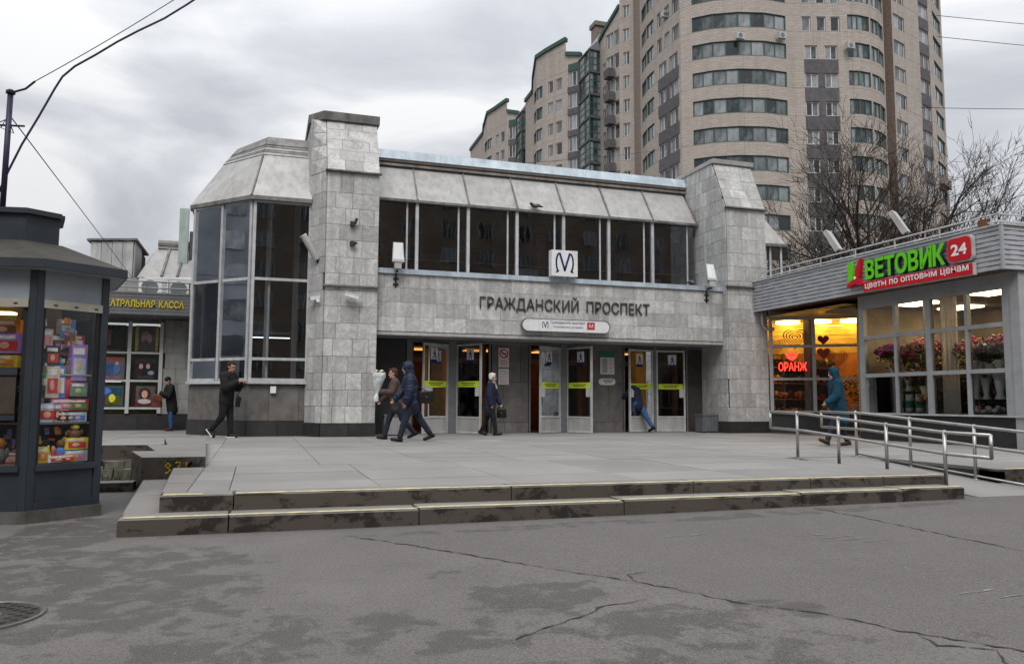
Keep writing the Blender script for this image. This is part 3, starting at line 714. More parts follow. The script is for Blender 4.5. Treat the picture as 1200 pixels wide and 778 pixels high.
q.add([w_[0], w_[1], w_[2], Vector((1.22, 25, 8.27)), Vector((-.6, 25, 8.27))], [(0, 1, 2, 3, 4)], M['zinc_dark']); q.add([T0, V0, w_[0], Vector((-.6, 25, 8.27)), Vector((-1.3, 26, 7.0))], [(0, 1, 2, 3, 4)], M['zinc_dark']); q.build('roof_cap', stn)
boxo('flank_wall', (-1.66, 22.25, PZ), (-1.4, 29.2, 6.4), M['zinc_dark'], stn)
q = MB(); q.prism([(-1.82, 22.2, 6.36), (-.95, 22.75, 7.82), (-.95, 24.5, 7.82), (-1.82, 26, 6.36)], (.2, .05, -.1), M['zinc_dark']); q.build('rear_roof', stn)
# small bay beyond the second pier
q = MB(); q.add([(14.6, 21.2, 6.3), (16.1, 21.05, 6.3), (15.5, 21.9, 7.75), (14.6, 21.9, 7.85), (14.6, 24, 6.3), (17.6, 23.0, 6.3), (16.6, 23.4, 7.75), (14.6, 24, 7.85)], [(0, 1, 2, 3), (1, 5, 6, 2), (3, 2, 6, 7), (0, 4, 5, 1)], M['zinc']); q.build('roof_panel', stn)
q = MB(); q.add([(14.6, 21.16, 6.2), (16.14, 21.0, 6.2), (17.7, 23, 6.2), (14.6, 24, 6.2), (14.6, 21.16, 6.29), (16.14, 21.0, 6.29), (17.7, 23, 6.29), (14.6, 24, 6.29)], BF, M['zinc_dark']); q.build('eave', stn)
q = MB()
for px, py in ((14.8, 21.3), (15.45, 21.24), (15.62, 21.22), (16.0, 21.18)): bar(q, (px, py, .3), (px, py, 6.2), .07, .08, M['alu'])
fr = q.build('bay_window', stn); q = MB(); q.add([(14.6, 21.3, .3), (16, 21.17, .3), (16, 21.17, 6.2), (14.6, 21.3, 6.2)], [(0, 1, 2, 3)], M['glass']); q.build('pane', fr)
# --- hall interior (seen dimly through the panes)
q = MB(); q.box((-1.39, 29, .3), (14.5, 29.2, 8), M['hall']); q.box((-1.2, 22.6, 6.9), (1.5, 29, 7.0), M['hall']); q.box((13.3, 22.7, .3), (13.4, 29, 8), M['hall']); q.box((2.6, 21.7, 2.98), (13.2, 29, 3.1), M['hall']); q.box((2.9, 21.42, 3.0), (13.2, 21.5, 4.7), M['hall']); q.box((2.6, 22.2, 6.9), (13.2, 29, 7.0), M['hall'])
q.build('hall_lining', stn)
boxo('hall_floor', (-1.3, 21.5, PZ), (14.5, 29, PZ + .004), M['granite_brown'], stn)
q = MB()
for zz in (5.0, 5.35): q.tube([(2.7, 22.6, zz), (13.2, 22.6, zz)], .025, 6, M['brass'])
q.build('gallery_rail', stn)
for k in range(4):
    boxo('hall_column', (3.6 + 2.7 * k, 25, 3.1), (3.9 + 2.7 * k, 25.3, 6.9), M['zinc_dark'], stn)
for k in range(3): boxo('bay_column', (-.6 + .75 * k, 22.6 + .1 * k, PZ), (-.45 + .75 * k, 22.75 + .1 * k, 7.7), M['zinc'], stn)
M['warm'] = emis('warm_hall_lamp', (1., .42, .10), 1.1)
for k in range(4): boxo('hall_lamp', (4.2 + 2.5 * k, 25.6, 2.9), (5.3 + 2.5 * k, 26.1, 2.94), M['warm'], stn)
q = MB(); q.box((-.9, 26.5, 3.2), (1.0, 26.55, 3.23), emis('hall_tube', (.9, .95, 1), 2.0)); q.build('hall_tube', stn)
boxo('mezzanine', (-1.3, 23.2, 3.35), (1.5, 29, 3.6), M['hall'], stn)
# orange timber inner frames behind the doors
q = MB()
for xx in (4.12, 6.24, 7.52, 9.3, 10.56, 12.5): q.box((xx - .09, 21.9, PZ), (xx + .09, 22.0, 2.85), M['halltimber'])
for a, b_ in ((4.2, 6.2), (7.6, 9.25), (10.6, 12.4)): q.box((a + .01, 21.91, 2.3), (b_ - .01, 21.99, 2.45), M['halltimber'])
q.build('inner_door_frame', stn)
for k, (a, b_) in enumerate(((4.2, 6.2), (7.6, 9.25), (10.6, 12.4))): boxo('inner_wall', (a + .9, 27.2, PZ), (b_ + .6, 27.3, 2.9), M['halltimber'], stn)
# --- recessed entrance wall
def gpanel(a, b_, seed, m='granite'):
    w = boxo('entrance_panel', (a, YD + .03, PZ), (b_, YD + .2, 2.9), M['grout'], stn)
    tiles(w, (a, YD + .03, PZ), X, Z, -Y, rect(b_ - a, 2.58), [.3, 1.15, 1.13], (b_ - a - .01, b_ - a), M[m], name='granite_slab', seed=seed, th=.025)
gpanel(2.87, 3.9, 41, 'granite_dark'); gpanel(6.36, 7.46, 42); gpanel(9.4, 10.46, 43); gpanel(12.66, 13.2, 44, 'granite_brown')
rw = boxo('recess_wall', (13.21, 20.2, PZ), (13.3, 21.4, 2.9), M['grout'], stn)
tiles(rw, (13.21, 21.4, PZ), -Y, Z, -X, rect(1.1, 2.58), [.4, .43, .4, .42, .4, .41], (.4, .5), M['marble'], seed=45)
boxo('door_jamb', (3.91, YD - .03, PZ), (4.07, YD + .12, 2.88), M['alu_dark'], stn)
for a, b_ in ((5.09, 5.31), (8.45, 8.63), (11.46, 11.55)): boxo('door_post', (a, YD - .06, PZ), (b_, YD + .14, 2.88), M['alu_dark'], stn)
for a in (6.27, 7.47, 9.35, 10.47, 12.6): boxo('door_post', (a, YD - .02, PZ), (a + .05, YD + .12, 2.88), M['alu_dark'], stn)
boxo('door_head', (3.9, YD - .01, 2.82), (13.2, YD + .1, 2.9), M['alu_dark'], stn)
DW, DH = .94, 2.46
def walker(mb, o, s, m, d):
    st_ = [[(0, .62), (.02, .36)], [(.02, .36), (.16, .2), (.18, 0)], [(.02, .36), (-.08, .18), (-.2, .04)], [(0, .58), (.15, .44)], [(0, .58), (-.14, .46)]]
    for p in st_: stroke(mb, p, o, X, Z, s, s * .1, m, d)
    mb.add([Vector(o) + Vector((math.cos(i * .785) * s * .08, -d * 1.2, s * .74 + math.sin(i * .785) * s * .08)) for i in range(8)], [tuple(range(8))], m)
def door(hx, side, ang, label):
    """leaf hung at x=hx; side=-1: leaf runs to the left of its hinge. Local x from hinge outwards, y out of the wall."""
    f = MB(); fw_ = .05
    S_ = side
    bx = lambda x0, x1, z0, z1, y0=-.025, y1=.025, m='alu', mb=f: mb.box((min(S_ * x0, S_ * x1), y0, z0), (max(S_ * x0, S_ * x1), y1, z1), M[m])
    bx(0, fw_, 0, DH); bx(DW - fw_, DW, 0, DH); bx(fw_, DW - fw_, 0, .06); bx(fw_, DW - fw_, DH - .06, DH); bx(fw_, DW - fw_, .42, .46)
    d = f.build('door', stn)
    d.location = Vector((hx, YD - .02, PZ + .012)) - Vector(WORLD[stn.name]) * 0
    d.rotation_euler.z = ang
    q = MB(); bx(fw_, DW - fw_, .06, .42, -.012, .012, 'zinc', q); q.build('kick_panel', d)
    q = MB(); q.add([(S_ * fw_, 0, .46), (S_ * (DW - fw_), 0, .46), (S_ * (DW - fw_), 0, DH - .06), (S_ * fw_, 0, DH - .06)], [(0, 1, 2, 3)], M['doorglass']); q.build('pane', d)
    q = MB(); bx(fw_ + .02, DW - fw_ - .02, 1.27, 1.43, -.008, -.004, 'yellowgreen', q)
    for zz, k in ((1.365, .62), (1.315, .5)): bx(DW / 2 - k * .42, DW / 2 + k * .42, zz, zz + .024, -.0095, -.0085, 'ink', q)
    q.build('notice_strip', d)
    q = MB(); cx = S_ * DW * .56
    q.box((cx - .13, -.008, 2.02), (cx + .13, -.004, 2.32), M['paper']); q.box((cx - .10, -.008, 1.93), (cx + .10, -.004, 2.015), M['navyink'])
    walker(q, (cx, -.009, 2.04), .3, M['navyink'], .002); q.build('walking_sign', d)
    q = MB(); bx(DW - .2, DW - .06, 1.02, 1.28, -.035, -.02, 'lampgrey', q); q.build('handle_plate', d)
    return d
door(5.08, -1, R(30), ''); door(5.32, 1, -R(58), ''); door(8.44, -1, R(30), ''); door(8.64, 1, -R(62), ''); door(11.45, -1, R(14), ''); door(11.56, 1, -R(6), '')
# --- name, emblem box, name plate
nm = thing('station_name_lettering', 'dark metal letters reading ГРАЖДАНСКИЙ ПРОСПЕКТ fixed across the marble facade', 'lettering', (5.66, 20.15, 3.66), site=True)
def letters(s, x0, x1, o, u, v, hcap, m, parent, ext, bold=0., name='letter', skip=''):
    base = width('HH', 1, bold); adv = {}
    for ch in set(s): adv[ch] = width('H' + ch + 'H', 1, bold) - base if ch != ' ' else .5
    tot = sum(adv[c] for c in s); k = (x1 - x0) / tot; x = x0; ref = text_mesh('Н', 1, bold); ky = hcap / max(w.co.y for w in ref.vertices); bpy.data.meshes.remove(ref)
    for ch in s:
        if ch != ' ' and ch not in skip:
            me = text_mesh(ch, 1, bold, 1, m); lft = min(w.co.x for w in me.vertices); rgt = max(w.co.x for w in me.vertices)
            for w in me.vertices: w.co = ((w.co.x - (lft + rgt) / 2) * k + adv[ch] * k / 2, w.co.y * ky, (w.co.z + 1) / 2 * ext)
            ob = link(name, me, parent); ob.matrix_basis = frame_m(Vector(o) + Vector(u).normalized() * x, u, v)
        x += adv[ch] * k
letters('ГРАЖДАНСКИЙ ПРОСПЕКТ', 0, 5.12, (5.62, YB - .004, 3.69), X, Z, .32, M['bronze'], nm, .04, 0.)
def metro_m(mb, o, s, m, d=.003, w=.085):
    """ring-backed M drawn as open strokes"""
    for sg in (-1, 1):
        arc = [(sg * .12 + sg * .36 * math.sin(t) * 1., .5 + .5 * math.cos(t)) for t in [R(a) for a in range(150, -1, -15)]]
        stroke(mb, [(sg * .44, .0 + .02)] + [(sg * (.30 + .16 * math.sin(R(a))), .5 - .46 * math.cos(R(a))) for a in range(20, 171, 15)] + [(sg * .27, .97)], o, X, Z, s, s * w, m, d)
        stroke(mb, [(sg * .27, .97), (sg * .0, .12)], o, X, Z, s, s * w * 1.25, m, d + .0006)
eb = thing('metro_emblem_box', 'white box sign with a navy blue M emblem above the station ledge', 'sign', (7.98, 19.95, 4.6), site=True)
boxo('box', (7.6, 19.9, 4.64), (8.37, 20.12, 5.36), M['white'], eb)
boxo('bracket', (7.9, 20.121, 4.66), (8.1, 20.6, 4.72), M['black'], eb)
q = MB(); metro_m(q, (7.985, 19.9, 4.74), .54, M['navyink'], .004); q.build('emblem', eb)
ov = thing('station_name_plate', 'long white rounded plate with emblem, station name and small red square below the letters', 'sign', (8.09, 20.1, 3.1), site=True)
q = MB(); hh, xl, xr, zc = .17, 6.80, 9.38, 3.285
pts = [(xl + hh - hh * math.sin(R(a)), 20.12, zc + hh * math.cos(R(a))) for a in range(0, 181, 15)] + [(xr - hh + hh * math.sin(R(a)), 20.12, zc - hh * math.cos(R(a))) for a in range(0, 181, 15)]
q.prism(pts, (0, -.1, 0), M['white']); q.build('plate', ov)
q = MB()
for i in range(len(pts)):
    a, b_ = Vector(pts[i]), Vector(pts[(i + 1) % len(pts)]); c = Vector((8.09, 20.12, zc)); oa = a + (a - c).normalized() * .025; ob = b_ + (b_ - c).normalized() * .025
    q.add([a, b_, ob, oa, a - Y * .115, b_ - Y * .115, ob - Y * .115, oa - Y * .115], BF, M['alu_dark'])
q.build('rim', ov)
q = MB(); metro_m(q, (7.46, 20.019, 3.2), .18, M['navyink'], .003, .09); q.build('emblem', ov)
flat_text('lettering', 'Гражданский проспект', (7.62, 20.018, 3.315), X, Z, 1.02, .095, M['navyink'], ov)
flat_text('lettering', 'Grazhdanskiy prospekt', (7.70, 20.018, 3.205), X, Z, .88, .075, M['navyink'], ov)
boxo('red_square', (8.70, 20.012, 3.2), (8.93, 20.017, 3.40), M['redink'], ov)
flat_text('lettering', 'М', (8.755, 20.011, 3.25), X, Z, .12, .1, M['paper'], ov)
# --- notices on the granite panels
ns = thing('no_smoking_notice', 'white notice with a red no smoking circle on the granite panel, upper of two', 'notice', (6.7, YD, 2.2), site=True)
boxo('sheet', (6.55, YD - .02, 2.17), (6.86, YD - .008, 2.72), M['paper'], ns)
q = MB(); c = Vector((6.705, YD - .02, 2.56))
for i in range(20):
    a, b_ = 2 * math.pi * i / 20, 2 * math.pi * (i + 1) / 20
    q.add([c + Vector((math.cos(t) * r_0, -.003, math.sin(t) * r_0)) for t, r_0 in ((a, .10), (b_, .10), (b_, .135), (a, .135))], [(0, 1, 2, 3)], M['redink'])
stroke(q, [(-.7, .7), (.7, -.7)], c, X, Z, .14, .03, M['redink'], .004); q.box((6.63, YD - .0225, 2.545), (6.78, YD - .0205, 2.575), M['ink'])
for k in range(4): q.box((6.59, YD - .0225, 2.21 + .045 * k), (6.82, YD - .0205, 2.225 + .045 * k), M['redink'])
q.build('print', ns)
n2 = thing('text_notice', 'plain white sheet of small print under the no smoking notice', 'notice', (6.7, YD, 1.7), site=True)
boxo('sheet', (6.55, YD - .02, 1.68), (6.86, YD - .008, 2.13), M['paper'], n2)
q = MB()
for k in range(9): q.box((6.58, YD - .0225, 1.72 + .042 * k), (6.83 - .03 * (k % 3), YD - .0205, 1.732 + .042 * k), M['redink' if k in (8, 0, 1) else 'alu'])
q.build('print', n2)
n3 = thing('opening_hours_board', 'hours board with a green header between the second and third door pairs', 'notice', (9.93, YD, 2.05), site=True)
boxo('sheet', (9.71, YD - .02, 2.02), (10.17, YD - .008, 2.52), M['paper'], n3); boxo('header', (9.71, YD - .021, 2.522), (10.17, YD - .008, 2.7), M['greenink'], n3)
q = MB()
for k in range(7): q.box((9.77, YD - .0225, 2.08 + .06 * k), (9.93 + .01 * (k % 3), YD - .0205, 2.105 + .06 * k), M['ink']); q.box((10.02, YD - .0225, 2.08 + .06 * k), (10.10, YD - .0205, 2.095 + .06 * k), M['alu'] if k % 2 else M['ink'])
q.build('print', n3)
n4 = thing('oval_plate', 'small white oval plate with dark print under the hours board', 'plate', (9.93, YD, 1.8), site=True)
q = MB(); q.prism([(9.93 + .27 * math.copysign(abs(math.cos(R(a))) ** .5, math.cos(R(a))), YD - .02, 1.80 + .1 * math.copysign(abs(math.sin(R(a))) ** .6, math.sin(R(a)))) for a in range(0, 360, 15)], (0, .012, 0), M['paper']); q.build('sheet', n4)
q = MB(); q.box((9.8, YD - .0225, 1.825), (10.12, YD - .0205, 1.85), M['ink']); q.box((9.84, YD - .0225, 1.77), (10.08, YD - .0205, 1.79), M['ink']); q.build('print', n4)
pt = boxo('wall_plate', (-.28 + .62, 20.56, 1.38), (.36 + .12, 20.60, 1.55), M['white'], stn)

# ================================================================== THEATRE TICKET OFFICE (behind, left)
th = thing('ticket_office', 'grey ticket office with poster windows and yellow lettering on its striped fascia', 'shop', (-4, 25.4, PZ), site=True)
YT = 25.4
M['concrete'] = mat('grey_concrete', (.30, .30, .29), .8, .2, 2, 50, .12, streak=.4)
M['posterframe'] = mat('pale_frame', (.46, .47, .47), .5, .1, 4, 60, .05, streak=.15)
w = boxo('wall', (-2.72, YT + .03, .78), (-1.45, YT + .3, 3.6), M['grout'], th)
tiles(w, (-2.68, YT + .03, .78), X, Z, -Y, rect(1.25, 2.8), [.45], (.5, .75), M['concrete'], name='stone_tile', seed=51)
boxo('wall', (-9, YT + .03, 3.5), (-1.45, YT + .3, 4.15), M['concrete'], th)
w = boxo('plinth', (-9, YT + .03, PZ), (-1.45, YT + .3, .78), M['grout'], th)
tiles(w, (-9, YT + .03, PZ), X, Z, -Y, rect(7.55, .45), [.45], (.8, 1.0), M['granite_dark'], name='granite_slab', seed=52)
def poster(i, x0, x1, z0, z1, spec):
    p = thing('poster', spec['l'], 'poster', ((x0 + x1) / 2, YT, z0), site=True, group='theatre posters in the ticket office windows')
    y = YT - .012
    def R_(a, b_, c, d, col, k=1, ):
        q.box((x0 + (x1 - x0) * a, y - .001 * k, z0 + (z1 - z0) * b_), (x0 + (x1 - x0) * c, y - .001 * k + .0008, z0 + (z1 - z0) * d), pc(col))
    q = MB(); q.box((x0, y, z0), (x1, y + .004, z1), pc(spec['bg'])); q.build('sheet', p)
    q = MB()
    g = random.Random(i)
    for (a, b_, c, d, col) in spec['r']: R_(a, b_, c, d, col, 1)
    for k in range(spec.get('lines', 3)):
        zz = .03 + .055 * k; R_(.12 + g.random() * .06, zz, .88 - g.random() * .1, zz + .026, spec.get('ink', (.6, .05, .05)), 2)
    for (cx, cz, rx, rz_e, col) in spec.get('e', ()):
        n = 18; q.add([(x0 + (x1 - x0) * (cx + rx * math.cos(6.283 * t / n) * (1 + .08 * g.uniform(-1, 1))), y - .003 - .0006 * len(q.f), z0 + (z1 - z0) * (cz + rz_e * math.sin(6.283 * t / n))) for t in range(n)], [tuple(range(n))], pc(col))
    q.build('print', p)
_pc = {}
def pc(c):
    if c not in _pc: _pc[c] = mat('print_colour', tuple(min(.75, q * 1.45) for q in c), .6, .25, 14, 50)
    return _pc[c]
WX = [(-4.42, -3.52), (-3.38, -2.75)]; WZ = [(.98, 1.72), (1.78, 2.55), (2.6, 3.42)]
WX = [(-4.5, -3.62), (-3.52, -2.70)]
q = MB()
for a in (-5.6, -4.6, -3.62, -2.76): q.box((a, YT - .06, .8), (a + .1, YT + .02, 3.5), M['posterframe'])
q.build('window_post', th)
pxs = [(-5.5, -4.6), (-4.5, -3.62), (-3.52, -2.76)]
specs = [
 dict(l='poster of a woman with dark curly hair on a pale ground', bg=(.5, .48, .45), r=[(.0, .0, .12, 1, (.25, .05, .05)), (.12, .0, .95, .3, (.45, .25, .22))], e=[(.52, .62, .27, .30, (.03, .017, .012)), (.52, .60, .13, .19, (.45, .25, .17)), (.47, .63, .02, .015, (.03, .02, .02)), (.57, .63, .02, .015, (.03, .02, .02)), (.52, .52, .05, .02, (.4, .05, .05)), (.52, .25, .3, .12, (.35, .3, .28))], lines=3),
 dict(l='bright poster of yellow and blue shapes with green print', bg=(.35, .42, .45), r=[(.05, .1, .35, .55, (.5, .12, .25)), (.4, .08, .9, .5, (.45, .55, .05)), (.5, .52, .95, .9, (.12, .35, .55))], e=[(.35, .75, .22, .16, (.05, .12, .4)), (.6, .4, .12, .2, (.5, .45, .05)), (.2, .3, .1, .2, (.5, .3, .1))], lines=2, ink=(.05, .2, .1)),
 dict(l='dark poster of a crowded stage with grey title', bg=(.08, .085, .10), r=[(.05, .72, .95, .95, (.12, .12, .13)), (.1, .2, .4, .55, (.16, .10, .08)), (.5, .15, .85, .5, (.05, .07, .10))], e=[(.3, .6, .1, .12, (.3, .2, .16)), (.62, .6, .1, .12, (.28, .2, .16)), (.75, .3, .15, .1, (.15, .18, .2))], lines=3, ink=(.3, .29, .28)),
 dict(l='dark poster with a red headline and two blue figures', bg=(.10, .11, .13), r=[(.0, .84, .95, .97, (.35, .05, .03)), (.3, .1, .6, .7, (.04, .08, .2))], e=[(.72, .5, .12, .3, (.05, .1, .22)), (.72, .72, .07, .07, (.35, .22, .15))], lines=2, ink=(.4, .08, .05)),
 dict(l='dim group portrait poster between two yellow strips', bg=(.14, .12, .13), r=[(-.02, 0, .12, 1, (.5, .46, .12)), (.9, 0, 1.02, 1, (.5, .46, .12))], e=[(.35, .55, .1, .18, (.2, .14, .13)), (.5, .6, .1, .2, (.18, .12, .12)), (.65, .5, .1, .18, (.2, .15, .14))], lines=2, ink=(.15, .13, .13)),
 dict(l='narrow dark green poster in the upper left pane of the ticket office', bg=(.03, .045, .04), r=[(0, .2, .45, .8, (.25, .13, .1)), (.55, 0, .95, 1, (.05, .06, .05))], lines=1, ink=(.2, .2, .2)),
 dict(l='grey playbill half hidden by the kiosk, bottom row', bg=(.3, .3, .3), r=[(.1, .3, .9, .8, (.12, .1, .1))]),
 dict(l='brown playbill half hidden by the kiosk, middle row', bg=(.14, .09, .07), r=[(.1, .3, .9, .8, (.05, .05, .05))]),
 dict(l='blue playbill half hidden by the kiosk, upper row', bg=(.08, .1, .16), r=[(.1, .3, .9, .8, (.2, .2, .2))]),
]
si = {(2, 0): 0, (1, 0): 1, (2, 1): 2, (1, 1): 3, (2, 2): 4, (1, 2): 5, (0, 0): 6, (0, 1): 7, (0, 2): 8}
M['tube'] = emis('shop_tube', (.95, .97, 1), 2.2)
for c, (a, b_) in enumerate(pxs):
    for r__, (z0, z1) in enumerate(WZ):
        f = MB()
        f.box((a, YT - .05, z0 - .06), (b_, YT + .02, z0), M['posterframe'])
        wn = f.build('window', th)
        p = MB(); p.add([(a, YT - .02, z0), (b_, YT - .02, z0), (b_, YT - .02, z1), (a, YT - .02, z1)], [(0, 1, 2, 3)], M['shopglass']); p.build('pane', wn)
        poster(c * 3 + r__, a + .1, b_ - .06, z0 + .02, z1 - (.12 if r__ < 2 else .04), specs[si[(c, r__)]])
    for z_ in (1.73, 2.56):
        if (c, z_) not in ((2, 1.73),): boxo('tube_light', (a + .2, YT + .05, z_ - .015), (b_ - .15, YT + .09, z_ + .015), M['tube'], th)
    boxo('tube_light', (a + .25, YT + .5, 3.36), (a + .55, YT + .54, 3.4), M['tube'], th)
boxo('back_wall', (-9, YT + 1.6, PZ), (-1.5, YT + 1.7, 3.5), mat('olive_wall', (.16, .15, .09), .8, .2), th)
boxo('window_head', (-9, YT - .05, 3.44), (-2.66, YT + .02, 3.5), M['alu_dark'], th)
# fascia of narrow boards with the lettering
fs = MB(); M['fasciadark'] = mat('dark_fascia_boards', (.15, .155, .165), .5, .12, 2, 50, streak=.3, stcol=(.08, .08, .08))
for i in range(6):
    z0 = 3.62 + i * .098; fs.box((-9, YT - .95, z0), (-1.82, YT - .9, z0 + .088), M['fasciadark'])
fs.box((-9, YT - .899, 3.62), (-1.83, YT - .86, 4.2), M['alu_dark']); fs.build('fascia_boards', th, kind='stuff')
boxo('fascia_frame', (-1.82, YT - .97, 3.58), (-1.78, YT - .86, 4.26), M['alu_dark'], th); boxo('fascia_trim', (-9, YT - .97, 4.21), (-1.82, YT - .86, 4.26), M['alu_dark'], th)
boxo('canopy', (-9, YT - .86, 3.6), (-1.8, YT + .5, 3.66), M['zinc_dark'], th)
boxo('canopy_roof', (-9, YT - .86, 4.2), (-1.7, YT + 2, 4.208), M['zinc'], th)
tl = thing('theatre_office_lettering', 'yellow letters ТЕАТРАЛЬНАЯ КАССА on the ticket office fascia', 'lettering', (-3.2, YT - 1, 3.8), site=True)
M['yellowlet'] = mat('yellow_letters', (.62, .48, .02), .4, .1)
letters('ТЕАТРАЛЬНАЯ КАССА', 0, 2.16, (-4.22, YT - .952, 3.83), X, Z, .2, M['yellowlet'], tl, .03, .025)
# roof railing, air conditioners, mansard, chimney, side box
rl = thing('roof_railing', 'grey tube railing on the ticket office canopy', 'railing', (-3, YT - .7, 4.2), site=True)
q = MB()
for z_ in (4.42, 4.6): q.tube([(-9, YT - .75, z_), (-1.9, YT - .75, z_)], .022, 8, M['alu_dark'])
q.build('rail', rl)
for x_ in (-5.5, -4.3, -3.1, -1.95): q = MB(); q.tube([(x_, YT - .75, 4.2), (x_, YT - .75, 4.6)], .02, 8, M['alu_dark']); q.build('post', rl)
def aircon(name, label, x, y, z, w=.72, h=.5, d=.28, n=(0, -1), group=None, cat='air conditioner'):
    t = thing('air_conditioner', label, cat, (x, y, z), group, math.atan2(n[1], n[0]) + math.pi / 2)
    q = MB(); q.box((-w / 2, -d / 2, 0), (w / 2, d / 2, h), M['white']); q.build('casing', t)
    q = MB(); c = (-w * .12, -d / 2, h / 2)
    q.lathe(c, [(0, h * .42), (.012, h * .42), (.012, h * .4), (.004, h * .38)], 20, M['alu_dark'], (0, -1, 0)); q.build('fan_guard', t)
    q = MB()
    for i in range(6): q.box((w * .28, -d / 2 - .006, h * .15 + i * h * .12), (w * .46, -d / 2, h * .15 + i * h * .12 + .02), M['alu_dark'])
    q.build('grille', t)
    for s_ in (-1, 1): q = MB(); q.box((s_ * w * .35 - .02, -d / 2, -.05), (s_ * w * .35 + .02, d / 2 + .1, -.001), M['alu_dark']); q.build('bracket', t)
    return t
aircon('a', 'pale air conditioner behind the roof railing, left of the pair', -2.98, YT - .1, 4.22, .8, .55)
aircon('a', 'air conditioner in shade behind the roof railing, beside the glazed bay', -2.2, YT + .0, 4.22, .8, .55)
q = MB(); q.add([(-3.55, 26.0, 4.9), (-1.75, 26.0, 5.0), (-1.75, 27.1, 6.05), (-3.15, 27.1, 6.0), (-3.9, 28, 4.7), (-3.4, 28, 5.95)], [(0, 1, 2, 3), (0, 3, 5, 4)], M['zinc']); q.build('mansard', th)
for x_ in (-2.9, -2.45): q = MB(); q.obox((x_, 25.98, 4.96), (.06, 0, 0), (.1, 1.1, 1.06), (0, -.03, .03), M['zinc_dark']); q.build('seam', th)
boxo('under_wall', (-9, 26.05, 4.2), (-1.75, 26.2, 4.9), M['concrete'], th)
q = MB()
for i in range(3): q.box((-3.12, 27.05 - .03 * (i % 2), 6.02 + i * .09), (-1.7, 30, 6.105 + i * .09), M['zinc' if i % 2 == 0 else 'zinc_dark'])
q.build('roof_moulding', th)
M['greybox'] = mat('pale_cladding', (.44, .45, .45), .55, .12, 2, 30, .1, metal=.1, streak=.5)
bx_ = boxo('plant_room', (-4.9, 26.3, 4.3), (-3.72, 29, 6.0), M['grout'], th)
for i in range(4): slab('cladding_panel', M['greybox'], (-4.9 + .295 * i + .006, 26.29, 4.3), (.283, 0, 0), (0, 0, 1.66 + .09 * (i / 3)), (0, -.03, 0), bx_)
slab('cladding_panel', M['greybox'], (-3.71, 26.3, 4.3), (0, 1.5, 0), (0, 0, 1.75), (.03, 0, 0), bx_)
q = MB(); q.prism([(-5.0, 26.2, 5.98), (-3.62, 26.2, 6.08), (-3.62, 26.2, 6.14), (-5.0, 26.2, 6.04)], (0, 2.8, 0), M['zinc_dark']); q.build('roof_edge', bx_)
boxo('far_roof', (-8, 30, 4.2), (-5.0, 31, 5.55), M['concrete'], th)
q = MB(); q.box((-2.47, 26.5, 5.2), (-2.2, 26.75, 7.25), mat('pale_green_duct', (.40, .48, .46), .5, .12, 3, 40, streak=.3)); q.tube([(-2.12, 26.7, 5.6), (-2.12, 26.7, 6.55)], .05, 8, M['alu_dark']); q.build('chimney', th)

# ================================================================== FLOWER SHOP (right)
fsn = thing('flower_shop', 'single storey flower shop with grey striped fascia and gridded windows', 'shop', (16, 15, PZ), site=True)
XW, XF, YN = 14.6, 14.08, 11.75
boxo('plinth', (XW - .02, YN, PZ - .08), (XW + .25, 16.3, .93), M['granite_dark'], fsn); boxo('sill', (XW - .1, YN - .02, .931), (XW + .25, 16.28, .97), M['alu'], fsn)
q = MB(); d_ = Vector((1.95, -1.65, 0)); n_ = Vector((-1.65, -1.95, 0)).normalized()
q.obox(Vector((14.5, 20.0, PZ)), d_, -n_ * .2, Z * .62, M['granite_dark']); q.build('plinth', fsn)
# window grid
ym = [16.12, 15.03, 14.05, 13.03, 12.05]; zmul = [.97, 1.89, 2.84, 3.60]
M['shopframe'] = mat('grey_window_frame', (.33, .335, .345), .45, .1, 4, 60, .04, streak=.12)
wk = [.16, .08, .14, .08, .2]
gf = MB()
for y_, w_ in zip(ym, wk): gf.box((XW - .05, y_ - w_ / 2, .971), (XW + .06, y_ + w_ / 2, 3.62), M['shopframe'])
for a, b_, wa, wb in zip(ym, ym[1:], wk, wk[1:]):
    for z_ in zmul[1:-1]: gf.box((XW - .045, b_ + wb / 2, z_ - .045), (XW + .05, a - wa / 2, z_ + .045), M['shopframe'])
    gf.box((XW - .045, b_ + wb / 2, 3.57), (XW + .05, a - wa / 2, 3.62), M['shopframe'])
gf_o = gf.build('window_grid', fsn)
for a, b_ in zip(ym, ym[1:]):
    for z0, z1 in zip(zmul, zmul[1:]):
        p = MB(); p.add([(XW, a, z0), (XW, b_, z0), (XW, b_, z1), (XW, a, z1)], [(0, 1, 2, 3)], M['shopglass']); p.build('pane', gf_o)
boxo('wall_head', (XW - .06, YN, 3.621), (XW + .3, 16.2, 3.9), M['shopframe'], fsn)
boxo('corner_post', (XW - .07, YN, PZ), (XW + .14, 11.95, 3.62), M['shopframe'], fsn)
# front face turning towards the road
q = MB(); q.box((XW + .141, YN + .05, PZ), (XW + .4, YN + .15, 3.62), M['shopframe']); q.box((XW + .4, YN + .05, 2.84), (19, YN + .15, 2.95), M['shopframe']); q.box((15.9, YN + .05, PZ), (16.0, YN + .15, 2.84), M['shopframe']); q.box((XW + .4, YN + .06, PZ), (15.9, YN + .14, .9), M['shopframe']); ff = q.build('front_frame', fsn)
p = MB(); p.add([(15.0, YN + .1, .9), (19, YN + .1, .9), (19, YN + .1, 3.62), (15.0, YN + .1, 3.62)], [(0, 1, 2, 3)], M['shopglass']); p.build('pane', ff)
